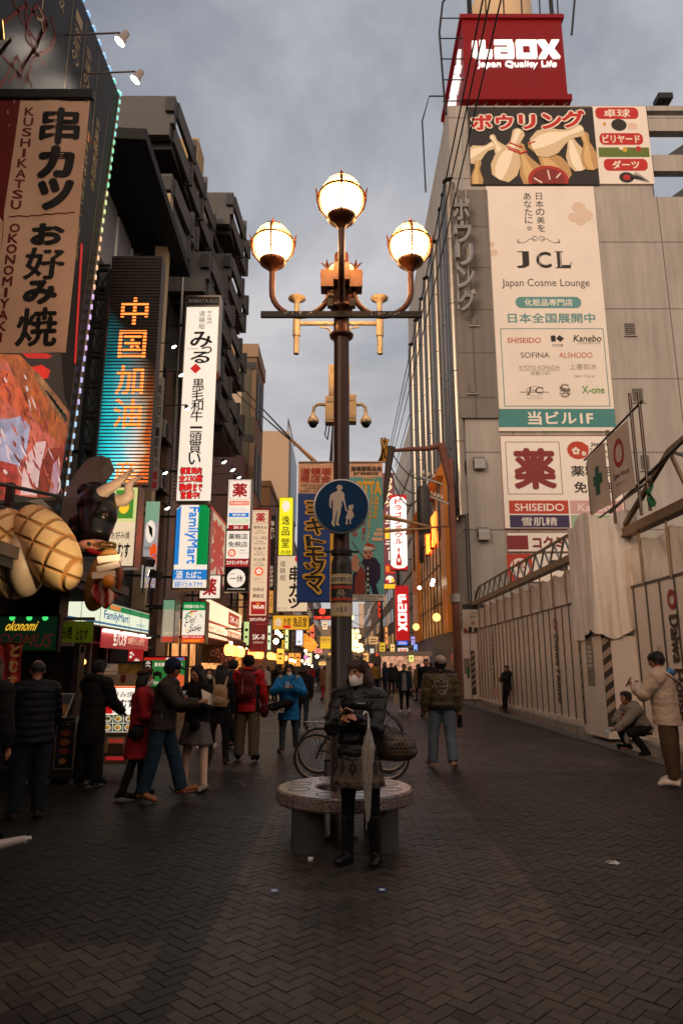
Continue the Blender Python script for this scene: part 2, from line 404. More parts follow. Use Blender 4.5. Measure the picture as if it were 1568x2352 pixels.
def litter():
 w = mat((.6, .58, .55), .6)
 p = G(713, 1978); b = MB(); b.lathe([(0, .03), (.022, .03), (.024, .0), (0, 0)], w, 14); tag(b.build('bottle_cap', loc=p), 'small white cap lying on the bricks before the bench', 'litter')
 for x, y, lab in ((630, 2047, 'left small blue and white sticker stuck on the pavement'), (877, 2045, 'right small blue and white sticker stuck on the pavement')):
  p = G(x, y); b = MB(); b.box(-.03, .03, -.045, .045, 0, .002, mat('#1d3f7d', .4)); b.box(-.018, .018, -.02, .02, .002, .003, w)
  tag(b.build('floor_sticker', loc=p+V((0, 0, .003)), rz=.1), lab, 'sticker', 'blue stickers on the pavement')
 p = G(1406, 1983); b = MB()
 for i in range(5): b.add([(0, 0, .012), (.06*cos(i*1.2), .06*sin(i*1.2), .004), (.06*cos(i*1.2+.9), .06*sin(i*1.2+.9), .01)], [(0, 1, 2)], w)
 tag(b.build('crumpled_wrapper', loc=p), 'crumpled pale wrapper lying on the dark bricks at right', 'litter')
 for x, y, c, lab in ((1471, 1820, '#2f9a5a', 'green scrap of paper lying near the pale sneakers'), (187, 2918/1.5944, '#3c7a3a', 'green scrap of paper lying near the striped sneaker')):
  p = G(x, y); b = MB(); b.add([(-.04, -.02, .004), (.04, -.01, .012), (.03, .025, .006), (-.03, .02, .004)], [(0, 1, 2, 3)], mat(c, .5))
  tag(b.build('paper_scrap', loc=p), lab, 'litter')
litter()
# ================================================================ lamp post and bench
BROWN = mat((.125, .036, .013), .42, .2, var=.25, vs=9)  # lamp glow put into the paint of arms, cages and post head
BROWND = mat((.02, .014, .012), .4, .3, var=.25, vs=9)
CREAM = mat((.38, .31, .23), .5, var=.15, vs=5)
LX, LY = .0, 6.75
def arc(c, r, a0, a1, n=10, pl=(1, 0)):
 return [V((c[0]+r*cos(a)*pl[0], c[1]+r*cos(a)*pl[1], c[2]+r*sin(a))) for a in [R(a0+(a1-a0)*i/n) for i in range(n+1)]]
def fleur(b, c, s, m):
 x, y, z = c
 b.lathe([(.35*s, 0), (.35*s, .15*s), (.12*s, .2*s), (.3*s, .5*s), (.22*s, .75*s), (0, 1.3*s)], m, 8, c)
 for k in range(4):
  a = k*pi/2; d = V((cos(a), sin(a), 0))
  b.tube([V(c)+d*.12*s+V((0, 0, .3*s)), V(c)+d*.4*s+V((0, 0, .45*s)), V(c)+d*.7*s+V((0, 0, .8*s)), V(c)+d*.95*s+V((0, 0, .85*s))], [.14*s, .13*s, .1*s, .02*s], m, 6)
def lamp():
 t = thing('street_lamp', 'tall brown street lamp with four lit globes standing in the round stone bench', 'street lamp', (LX, LY, 0))
 b = MB()
 b.lathe([(.15, 0), (.15, .02), (.105, .03), (.103, 2.52), (.10, 2.56), (.085, 2.60)], BROWND, 28); b.build('sleeve', t)
 b = MB()
 b.lathe([(.083, 2.56), (.082, 4.0), (.08, 5.02)], mat((.062, .023, .014), .42, .2, var=.25, vs=9), 28)  # same post paint, darker, without the glow colour of the head
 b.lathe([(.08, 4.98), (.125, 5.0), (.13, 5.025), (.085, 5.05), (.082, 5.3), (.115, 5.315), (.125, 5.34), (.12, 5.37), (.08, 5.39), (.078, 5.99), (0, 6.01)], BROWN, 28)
 b.lathe([(.106, 2.63), (.106, 2.68)], DARKMETAL, 24); b.box(-.17, .17, -.095, -.085, 2.64, 2.66, DARKMETAL)
 for bx in (-.065, .065): b.ell((bx, -.12, 5.33), .012, GREYMETAL, 8, 5)
 b.build('post', t)
 b = MB(); b.box(-.86, .86, -.12, -.08, 5.18, 5.245, BROWND)
 b.box(-.15, -.09, -.15, -.08, 5.29, 5.38, BROWND); b.box(.09, .15, -.15, -.08, 5.29, 5.38, BROWND)
 for k in range(24): b.ell((random.choice((-1, 1))*random.uniform(.3, .62), -.122, 5.22+random.uniform(-.02, .02)), (.004, .002, random.uniform(.005, .02)), mat('#d8d2c4'), 6, 4)
 b.build('banner_rail', t)
 glass = bpy.data.materials.new('opal_glass'); glass.use_nodes = True; nt = glass.node_tree; N = nt.nodes; B = N['Principled BSDF']
 B.inputs['Base Color'].default_value = (1, .6, .25, 1); B.inputs['Roughness'].default_value = .15; B.inputs['Alpha'].default_value = .5; B.inputs['Emission Color'].default_value = (1, .42, .09, 1); B.inputs['Emission Strength'].default_value = 2.6
 bulb = E((1, .56, .2), 140)
 for k, (dx, dy) in enumerate(((-1, 0), (1, 0), (0, -1), (0, 1))):
  b = MB(); pl = (dx, dy)
  pts = [V((dx*.135, dy*.135, 5.76)), V((dx*.135, dy*.135, 5.6))]+[V((dx*(.4475+.3125*cos(a)), dy*(.4475+.3125*cos(a)), 5.55+.3*sin(a))) for a in [R(190+(350-190)*i/12) for i in range(13)]]+[V((dx*.76, dy*.76, 5.6)), V((dx*.76, dy*.76, 5.82))]
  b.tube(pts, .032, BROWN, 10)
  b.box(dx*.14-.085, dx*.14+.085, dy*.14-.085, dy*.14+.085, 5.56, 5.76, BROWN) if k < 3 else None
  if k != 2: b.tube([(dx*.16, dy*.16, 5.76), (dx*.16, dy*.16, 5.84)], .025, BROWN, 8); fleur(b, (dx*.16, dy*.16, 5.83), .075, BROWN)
  b.build('arm', t)
  b = MB(); o = (dx*.76, dy*.76, 0)
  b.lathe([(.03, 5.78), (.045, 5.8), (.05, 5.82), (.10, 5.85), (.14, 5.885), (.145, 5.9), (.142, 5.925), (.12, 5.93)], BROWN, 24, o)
  # four ribs, a belt and the finial of the cage
  for a in (0, pi/2, pi, 3*pi/2):
   d = V((cos(a), sin(a), 0))
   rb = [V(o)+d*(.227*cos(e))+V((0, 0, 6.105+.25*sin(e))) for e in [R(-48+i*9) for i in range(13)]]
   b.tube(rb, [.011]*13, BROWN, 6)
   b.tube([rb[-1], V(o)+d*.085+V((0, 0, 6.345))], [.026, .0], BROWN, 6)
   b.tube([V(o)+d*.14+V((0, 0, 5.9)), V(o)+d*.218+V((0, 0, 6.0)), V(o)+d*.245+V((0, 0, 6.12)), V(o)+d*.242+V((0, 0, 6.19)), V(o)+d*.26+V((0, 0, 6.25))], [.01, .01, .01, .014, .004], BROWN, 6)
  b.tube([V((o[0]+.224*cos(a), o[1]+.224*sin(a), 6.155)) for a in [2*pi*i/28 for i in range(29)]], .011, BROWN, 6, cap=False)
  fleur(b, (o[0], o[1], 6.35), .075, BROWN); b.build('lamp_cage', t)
  b = MB(); b.lathe([(.10, 5.93), (.148, 5.96), (.187, 6.02), (.21, 6.1), (.213, 6.15), (.196, 6.225), (.147, 6.30), (.075, 6.342), (0, 6.352)], glass, 28, o); b.build('lamp_globe', t)
  b = MB(); b.ell((o[0], o[1], 6.115), (.15, .15, .165), bulb, 18, 12); b.build('bulb', t)
 # pedestrian-zone disc
 n, px = 40, (720, 1100, 848, 1226)
 s_ = thing('road_sign', 'round blue pedestrian zone sign with adult and child on the lamp post', 'road sign', P(784, 1163, 6.58))
 q = MB(); rr = .272; q.lathe([(0, 0), (rr, 0), (rr+.008, .006), (rr+.008, .03), (0, .03)], mat((.45, .43, .4), .4, .6), 48, M=Matrix.Rotation(-pi/2, 4, 'X') @ Matrix.Translation((0, 0, -.015))); q.build('rim', s_)
 wht = mat('#c9b7a4', .5); blue = mat((.004, .035, .105), .55, var=.12, vs=8, spec=.15)
 def Z(pts): return [(720+(x-470)/640*128, 1100+(y-325)/640*126) for x, y in pts]
 man = Z([(728,430),(738,415),(745,398),(768,393),(790,400),(797,420),(810,432),(796,436),(790,458),(780,465),(800,475),(818,490),(826,515),(825,560),(835,610),(842,650),(845,680),(838,690),(826,650),(812,600),(800,580),(790,600),(797,645),(785,660),(780,720),(765,790),(752,840),(768,870),(760,882),(740,872),(722,860),(735,790),(742,720),(738,690),(722,780),(708,850),(714,880),(706,890),(690,875),(672,855),(688,800),(692,720),(690,650),(692,640),(688,560),(676,590),(672,640),(676,665),(668,675),(655,660),(650,640),(652,560),(662,515),(690,490),(738,470),(745,460),(740,438)])
 kid = Z([(866,665),(870,645),(885,634),(905,636),(912,622),(918,638),(934,628),(922,645),(928,665),(920,682),(905,692),(915,705),(928,735),(932,765),(925,785),(912,782),(916,755),(908,745),(915,790),(900,798),(895,830),(900,850),(890,862),(880,850),(885,820),(876,800),(865,800),(858,830),(862,855),(850,866),(836,862),(842,830),(845,795),(834,785),(850,755),(862,715),(845,705),(828,690),(832,672),(845,685),(865,700),(885,695),(872,685)])
 draw([('c', 784, 1163, 61, 60.2, 48, blue), ('p', man, wht), ('p', kid, wht)], px, .55, .55, lambda x, z, l: (x, -.017-l, z)).build('face', s_)
 for zz in (-.2, .17): q = MB(); q.box(-.09, .09, .016, .09, zz, zz+.03, GREYMETAL); q.build('clamp', s_)
 # no-parking-of-bicycles wrap
 w = thing('no_parking_wrap', 'cream and black wrap with bicycle pictogram around the lamp post', 'notice', (LX, LY, 0))
 cr, yl, rd, bk = mat('#c2ad8e', .45), mat('#b08a2a', .45), mat('#a8321e', .45), mat('#14100e', .45)
 def wrap(x, z, l):
  r = .106+l; a = x/.104; return (r*sin(a), -r*cos(a), z)
 px = (-70, 0, 70, 92); W = .104*pi*.95; H = .415; zc = P(784, 1366, 6.64).z
 it = [('r', -70, 0, 70, 92, bk, 24), ('r', -70, 0, 70, 22, yl, 24), ('r', -70, 1.5, 70, 20.5, cr, 24), ('r', -70, 26, 70, 32, rd, 24), ('r', -70, 52, 70, 58, rd, 24), ('r', -70, 62, 70, 92, yl, 24), ('r', -70, 64, 70, 90, cr, 24),
   ('t', '自転車放置禁止区域', -56, 7, 56, 18, bk, {'b': .02}), ('t', 'じてんしゃ ほうち きんし くいき', -50, 3, 50, 5.5, bk),
   ('t', '大', -24, 71, -12, 84, bk, {'b': .02}), ('t', '阪', -6, 71, 6, 84, bk, {'b': .02}), ('t', '市', 12, 71, 24, 84, bk, {'b': .02}), ('l', [(-24, 31), (24, 52)], 5, rd)]
 for cx in (-13, 11): it += [('o', cx, 46, 7, 1.3, cr, 7)]
 it += [('l', p_, 1.4, cr) for p_ in ([(-13, 46), (-7, 36), (7, 37), (-1, 46.5), (-8, 37.5)], [(11, 46), (6, 36)], [(-1, 46.5), (11, 46)], [(-12, 35.5), (-6, 35.5)], [(3, 35.5), (10, 35.5)])]
 draw(it, px, W, H, wrap, step=.0008).build('print', w); w.location.z = zc
lamp()
def sparrow():
 p = P(757, 719, LY-.08); t = MB(); m = mat((.1, .06, .04), .8); p.z = 5.39
 t.ell((0, 0, .045), (.028, .042, .03), m, 10, 7, Matrix.Rotation(.5, 4, 'X')); t.ell((0, -.03, .085), .02, m, 10, 7)
 t.tube([(0, -.045, .085), (0, -.065, .082)], [.007, 0], BLACK, 6); t.tube([(0, .03, .03), (0, .1, .0)], [.014, .01], m, 6, flat=.4)
 for s_ in (-1, 1): t.tube([(s_*.01, 0, .02), (s_*.01, -.004, 0)], .003, BLACK, 4)
 tag(t.build('sparrow', loc=(p.x, LY-.115, 5.38), rz=.9), 'small brown sparrow perched beside the lamp post collar', 'bird')
sparrow()
def bench():
 t = thing('stone_bench', 'round speckled granite bench ring around the lamp post', 'bench', (.03, 6.75, 0))
 g = bpy.data.materials.new('granite'); g.use_nodes = True; nt = g.node_tree; N = nt.nodes; L = nt.links; B = N['Principled BSDF']
 tc = N.new('ShaderNodeTexCoord'); vo = N.new('ShaderNodeTexVoronoi'); vo.inputs['Scale'].default_value = 150; L.new(tc.outputs['Object'], vo.inputs[0])
 cr = N.new('ShaderNodeValToRGB'); e = cr.color_ramp.elements; e[0].color = (.03, .022, .02, 1); e[0].position = .1; e[1].color = (.3, .215, .19, 1); e[1].position = .9; x = e.new(.45); x.color = (.12, .088, .078, 1)
 sp = N.new('ShaderNodeSeparateColor'); L.new(vo.outputs['Color'], sp.inputs[0]); L.new(sp.outputs[0], cr.inputs[0]); L.new(cr.outputs[0], B.inputs['Base Color'])
 B.inputs['Roughness'].default_value = .22; B.inputs['Specular IOR Level'].default_value = .6
 gr = mat((.035, .031, .028), .75, var=.3, vs=14, bump=.4, bs=120)
 prof = lambda a, b, n=10: [(.26, .34), (.26, .445), (.275, .46), (.61, .46), (.63, .445), (.635, .36), (.62, .34), (.26, .34)]
 for k in range(4):
  vs = []; fs = []; pr = prof(0, 0); n = 16; a0 = k*pi/2+pi/4+.008; a1 = (k+1)*pi/2+pi/4-.008; m = len(pr)-1
  for i in range(n+1):
   a = a0+(a1-a0)*i/n; vs += [(r*cos(a), r*sin(a), z) for r, z in pr[:-1]]
  for i in range(n):
   for j in range(m): fs.append((i*m+j, (i+1)*m+j, (i+1)*m+(j+1) % m, i*m+(j+1) % m))
  fs += [tuple(range(m)), tuple(range(n*m, n*m+m))[::-1]]
  b = MB(); b.add(vs, fs, g)
  for j in range(2):
   a = a0+(a1-a0)*(.27+.46*j); c = (.44*cos(a), .44*sin(a), .4605)
   q = MB()
   b.lathe([(.092, 0), (.092, .0015), (.1, .0015), (.1, 0)], mat((.03, .025, .02), .5), 28, c)
  b.build('seat_segment', t)
 for k in range(4):
  a = k*pi/2+pi/4; b = MB(); b.lathe([(.15, 0), (.145, .01), (.142, .345)], gr, 28, (.46*cos(a), .46*sin(a), 0)); b.build('leg', t)
bench()
# ================================================================ second pole with cameras, banners, speakers
def camera_pole():
 Y = 8.3; x0 = P(779, 900, Y).x
 t = thing('camera_pole', 'slim cream pole behind the lamp carrying boxes and dome cameras', 'pole', (x0, Y, 0))
 b = MB(); b.lathe([(.055, 0), (.055, 4.5), (.05, 6.1), (0, 6.12)], CREAM, 18); b.build('post', t)
 def rel(x, y): p = P(x, y, Y); return V((p.x-x0, 0, p.z))
 b = MB(); a, c = rel(682, 743), rel(871, 743)
 b.tube([a, c], .03, CREAM, 12)
 for s_, xx in ((-1, 742), (1, 810)): b.tube([(s_*.05, 0, c.z-.35), (s_*.07, 0, c.z-.2), (s_*.15, 0, c.z-.07), (s_*.26, 0, c.z-.05)], .014, CREAM, 8)
 b.build('crossbar', t)
 for xx in (682, 871):
  p = rel(xx, 690); q = rel(xx, 813); b = MB()
  b.tube([p, (p.x, 0, q.z)], [.036]*2, CREAM, 12); b.tube([(p.x, 0, rel(0, 735).z), (p.x, 0, rel(0, 772).z)], .05, CREAM, 14)
  b.lathe([(.04, 0), (.06, .03), (.118, .05), (.118, .062), (0, .075)], CREAM, 22, (p.x, 0, p.z-.03)); b.build('speaker', t)
 ob = mat((.5, .38, .22), .5, var=.1)
 for x0_, y0, x1, y1, nm in ((755, 843, 776, 912, 'junction_box'), (790, 841, 803, 908, 'junction_box'), (747, 914, 772, 974, 'camera_box'), (798, 911, 818, 972, 'camera_box')):
  a, c = rel(x0_, y0), rel(x1, y1); b = MB(); b.box(a.x, c.x, -.08, .08, c.z, a.z, ob)
  b.box(a.x+.02, c.x-.02, -.088, -.08, a.z-.09, a.z-.03, CREAM); b.box(a.x+.02, c.x-.02, -.088, -.08, c.z+.03, c.z+.09, CREAM)
  b.build(nm, t, bevel=.006)
 for s_, xx, xb in ((-1, 719, 747), (1, 840, 818)):
  p = rel(xx, 968); b = MB(); q = rel(xb, 930)
  b.tube([(q.x, 0, q.z), (q.x+(p.x-q.x)*.6, 0, q.z+.01), (q.x+(p.x-q.x)*.93, 0, q.z-.03), (p.x, 0, q.z-.1), (p.x, 0, p.z+.08)], .022, CREAM, 10)
  b.lathe([(.022, .12), (.03, .08), (.06, .05), (.072, .01), (.072, -.02), (.06, -.025)], mat('#cdb9a0', .35), 22, p)
  b.ell((p.x, 0, p.z-.03), .057, mat((.01, .008, .006), .08), 18, 10); b.build('dome_camera', t)
 b = MB()
 for k in range(3): b.tube([(-.06-.01*k, -.04, 3.1-.1*k), (-.09-.015*k, -.06, 4.0), (-.075+.02*k, -.05, 5.3)], .009, BLACK, 6)
 b.tube([rel(750, 975), rel(746, 1000)+V((0, -.02, 0)), rel(752, 1010), rel(757, 975)], .008, BLACK, 6)
 b.build('cable', t)
 return t
camera_pole()
def banner(name, label, px, Y, items, back, rod_from, wind=.007):
 x0, y0, x1, y1 = px; ym = (y0+y1)/2; a = P(x0, ym, Y); c = P(x1, ym, Y); zt = P(0, y0, Y).z; zb = P(0, y1, Y).z
 W, H = c.x-a.x, zt-zb; t = thing(name, label, 'banner', ((a.x+c.x)/2, Y, (zt+zb)/2))
 wv = lambda x, z: wind*(sin(z*3.1+x*4)+.6*sin(x*9+z*1.7))
 b = MB(); nx, nz = 8, 24; vs = []; fs = []
 for s_ in (0, 1):
  for j in range(nz+1):
   for i in range(nx+1):
    x = -W/2+W*i/nx; z = -H/2+H*j/nz; vs.append((x, wv(x, z)+s_*.004, z))
 q = nx+1; q2 = q*(nz+1)
 for j in range(nz):
  for i in range(nx):
   k = j*q+i; fs += [(k, k+1, k+1+q, k+q), (k+q2, k+q+q2, k+1+q+q2, k+1+q2)]
 b.add(vs, fs, back, True); b.build('cloth', t)
 it = []
 draw(items, px, W, H, lambda x, z, l: (x, wv(x, z)-.003-l, z), step=.003, sub=10).build('print', t)
 b = MB(); s_ = 1 if rod_from > (x0+x1)/2 else -1; e = P(rod_from, y0, Y).x-(a.x+c.x)/2
 b.tube([(-s_*W/2, .01, H/2+.015), (e, .01, H/2+.015)], .014, CREAM, 8); b.build('rod', t); b = MB(); b.tube([(-s_*W/2, .01, -H/2-.0), (e, .01, -H/2-.0)], .01, GREYMETAL, 8); b.build('rod', t)
 return t
def banners():
 pk, bl, yl, bk, rd = mat('#f0bf9f', .7), mat('#1c4592', .6), mat('#f5b833', .6), mat('#12100f', .6), mat('#bd3020', .6)
 wh = mat('#ddd0c0', .7)
 px = (683, 1064, 766, 1382)
 it = [('r', 683, 1136, 766, 1382, bl), ('r', 758, 1229, 766, 1382, yl), ('t', '道頓堀', 688, 1075, 759, 1092, rd, {'b': .035}), ('t', '商店会', 688, 1092, 759, 1110, rd, {'b': .035}),
   ('t', '協賛金は街路灯維持管理', 689, 1114, 750, 1119.5, bk), ('t', '駐輪対策費用の', 700, 1121, 745, 1126.5, bk), ('t', '警備費の一部に使用', 688, 1128, 745, 1133.5, bk)]
 # vertical katakana logo with a thick yellow outline
 for cch, yy0, yy1 in (('ヨ', 1152, 1188), ('シ', 1156, 1157), ('キ', 1190, 1235), ('ト', 1232, 1262), ('モ', 1258, 1300), ('ツ', 1292, 1328), ('マ', 1320, 1368)):
  if cch == 'シ': continue
  it += [('t', cch, 698, yy0, 750, yy1, yl, {'b': .11, 'rot': 0, 'sk': -.12}), ]
 for cch, yy0, yy1 in (('ヨ', 1155, 1185), ('キ', 1193, 1232), ('ト', 1235, 1259), ('モ', 1261, 1297), ('ツ', 1295, 1325), ('マ', 1325, 1362)):
  it += [('t', cch, 703, yy0, 745, yy1, bk, {'b': .03, 'sk': -.12})]
 banner('street_banner', 'blue street banner with slanting yellow outlined katakana behind the lamp', px, 8.15, it, pk, 776)
 px = (803, 1064, 880, 1380); te = mat('#68b0ae', .65)
 skin, nv, kr = mat('#c98f74', .7), mat('#241a3c', .7), mat('#8a3a2c', .7)
 it = [('r', 803, 1097, 880, 1366, te), ('t', '道頓堀商店会', 806, 1071, 878, 1083, bk, {'b': .04}), ('t', 'presents', 813, 1084, 870, 1094, bk, {'b': .02}),
   ('t', 'GOTTA', 799, 1106, 877, 1140, yl, {'b': .07}), ('l', [(832, 1100), (862, 1100)], 2.5, yl),
   ('v', '道頓堀名物', 860, 1142, 871, 1196, yl, {'b': .05, 'dx': -1.3}), ('v', '究極のゴッタ煮エンタテイメント', 851, 1141, 858, 1248, yl, {'b': .05, 'dx': -.75}),
   ('v', '地下1階にて', 834, 1200, 841, 1248, rd, {'b': .03, 'dx': -.9}), ('v', '公演中', 808, 1190, 821, 1240, rd, {'b': .05}),
   ('R', 858, 1226, 879, 1234, 3.5, pk), ('R', 853, 1238, 879, 1246, 3.5, pk), ('R', 864, 1217, 879, 1223, 3, pk),
   ('p', [(806, 1366), (808, 1325), (824, 1300), (842, 1280), (862, 1285), (872, 1300), (872, 1330), (862, 1345), (868, 1366)], nv),
   ('p', [(812, 1366), (815, 1330), (830, 1300), (838, 1320), (838, 1366)], kr), ('p', [(841, 1366), (841, 1300), (846, 1300), (847, 1366)], bk),
   ('l', [(806, 1245), (838, 1290)], 1.6, mat('#6a3c22')), ('c', 844, 1275, 11, 13, 20, skin), ('p', [(832, 1268), (836, 1258), (860, 1256), (861, 1266)], wh), ('p', [(836, 1258), (842, 1250), (858, 1256), (862, 1263), (850, 1259)], rd),
   ('c', 846, 1283, 3, 3.5, 12, kr), ('l', [(836, 1271), (842, 1273)], 1.6, bk), ('l', [(847, 1273), (853, 1270)], 1.6, bk), ('c', 839.5, 1275, 1.4, bk), ('c', 850, 1275, 1.4, bk),
   ('p', [(805, 1312), (807, 1290), (808, 1282), (811, 1282), (811, 1276), (814, 1275), (815, 1282), (818, 1276), (821, 1278), (820, 1288), (824, 1286), (825, 1291), (822, 1300), (826, 1306), (820, 1318)], skin),
   ('r', 803, 1366, 880, 1380, wh), ('t', '①11:00/②13:00/③15:00', 806, 1368, 876, 1373, bk, {'b': .01}), ('t', '※毎週火曜日は休演日', 818, 1374.5, 866, 1378.5, bk)]
 for k in range(5): it.append(('p', [(843.5, 1305+k*12), (846, 1309+k*12), (843.5, 1313+k*12), (841, 1309+k*12)], wh))
 banner('street_banner', 'teal street banner showing a performer in kimono and red hat', px, 8.15, it, pk, 790)
banners()
def post_board():
 Y = 11.4; x0 = P(760, 1620, Y).x; zt = P(0, 1505, Y).z
 t = thing('notice_post', 'tall cream board with vertical black writing behind the lamp post', 'notice board', (x0, Y, 0))
 b = MB(); W = .17; b.box(-W/2, W/2, -.06, .1, .12, zt-.06, CREAM); b.box(-W/2-.03, W/2+.12, -.08, .12, zt-.06, zt, CREAM); b.box(-W/2-.02, W/2+.02, -.08, .12, 0, .12, DARKMETAL); b.build('board', t, bevel=.006)
 draw([('v', '道頓堀商店会・大阪市建設局・南警察署', 25, 16, 70, 90, BLACK, {'b': .03})], (0, 0, 100, 100), W, zt, lambda x, z, l: (x+.01, -.062-l, z+zt/2)).build('lettering', t)
 t = thing('utility_cabinet', 'grey metal utility cabinet behind the round bench', 'cabinet', (.1, 10.9, 0))
 b = MB(); b.box(-.2, .2, -.2, .2, .02, .95, mat((.09, .08, .075), .5, .3, var=.2)); b.box(-.17, .17, -.206, -.2, .1, .9, mat((.11, .1, .09), .5, .3, var=.2)); b.build('body', t, bevel=.01)
 b = MB(); b.box(.1, .13, -.22, -.206, .45, .6, GREYMETAL); b.build('handle', t)
 t = thing('weighted_stand', 'black weighted rubber sign base standing behind the bench', 'stand', (-.17, 9.6, 0))
 b = MB(); b.lathe([(.3, 0), (.3, .05), (.24, .09), (.07, .12), (.05, .3), (0, .3)], BLACK, 24); b.build('foot', t)
post_board()
# ================================================================ right side: the grey building
def panelmat(col, bw, bh, line=.35, var=.2):
 m = mat(col, .8, var=var, vs=.35); 
 key = ('panel', tuple(col), bw, bh)
 if key in _mats: return _mats[key]
 m = bpy.data.materials.new('panel_wall'); m.use_nodes = True; nt = m.node_tree; N = nt.nodes; L = nt.links; B = N['Principled BSDF']; B.inputs['Roughness'].default_value = .85
 tc = N.new('ShaderNodeTexCoord'); mp = N.new('ShaderNodeMapping'); mp.inputs['Rotation'].default_value = (R(90), 0, 0); L.new(tc.outputs['Object'], mp.inputs[0])
 br = N.new('ShaderNodeTexBrick'); br.offset = 0; br.inputs['Scale'].default_value = 1; br.inputs['Brick Width'].default_value = bw; br.inputs['Row Height'].default_value = bh; br.inputs['Mortar Size'].default_value = .035; br.inputs['Mortar Smooth'].default_value = .1
 br.inputs['Color1'].default_value = (1, 1, 1, 1); br.inputs['Color2'].default_value = (.94, .95, .96, 1); br.inputs['Mortar'].default_value = (line, line, line, 1); L.new(mp.outputs[0], br.inputs[0])
 n = N.new('ShaderNodeTexNoise'); n.inputs['Scale'].default_value = .35; n.inputs['Detail'].default_value = 9; n.inputs['Roughness'].default_value = .65
 st = N.new('ShaderNodeMapping'); st.inputs['Scale'].default_value = (1.6, 1.6, .5); L.new(tc.outputs['Object'], st.inputs[0]); L.new(st.outputs[0], n.inputs[0])
 mr = N.new('ShaderNodeMapRange'); mr.inputs[1].default_value = .3; mr.inputs[2].default_value = .7; mr.inputs[3].default_value = 1-var; mr.inputs[4].default_value = 1.06; L.new(n.outputs[0], mr.inputs[0])
 a = N.new('ShaderNodeMixRGB'); a.blend_type = 'MULTIPLY'; a.inputs[0].default_value = 1; a.inputs[1].default_value = (*col, 1); L.new(mr.outputs[0], a.inputs[2])
 c = N.new('ShaderNodeMixRGB'); c.blend_type = 'MULTIPLY'; c.inputs[0].default_value = 1; L.new(a.outputs[0], c.inputs[1]); L.new(br.outputs[0], c.inputs[2]); L.new(c.outputs[0], B.inputs['Base Color'])
 n2 = N.new('ShaderNodeTexNoise'); n2.inputs['Scale'].default_value = 1; n2.inputs['Detail'].default_value = 6; n2.inputs['Roughness'].default_value = .7; s2 = N.new('ShaderNodeMapping'); s2.inputs['Scale'].default_value = (1.7, 1.7, .09); L.new(tc.outputs['Object'], s2.inputs[0]); L.new(s2.outputs[0], n2.inputs[0])
 r2 = N.new('ShaderNodeMapRange'); r2.inputs[1].default_value = .35; r2.inputs[2].default_value = .6; r2.inputs[3].default_value = .8; r2.inputs[4].default_value = 1.03; L.new(n2.outputs[0], r2.inputs[0])
 d = N.new('ShaderNodeMixRGB'); d.blend_type = 'MULTIPLY'; d.inputs[0].default_value = 1; L.new(c.outputs[0], d.inputs[1]); L.new(r2.outputs[0], d.inputs[2]); L.new(d.outputs[0], B.inputs['Base Color'])
 _mats[key] = m; return m
BY = 36.0
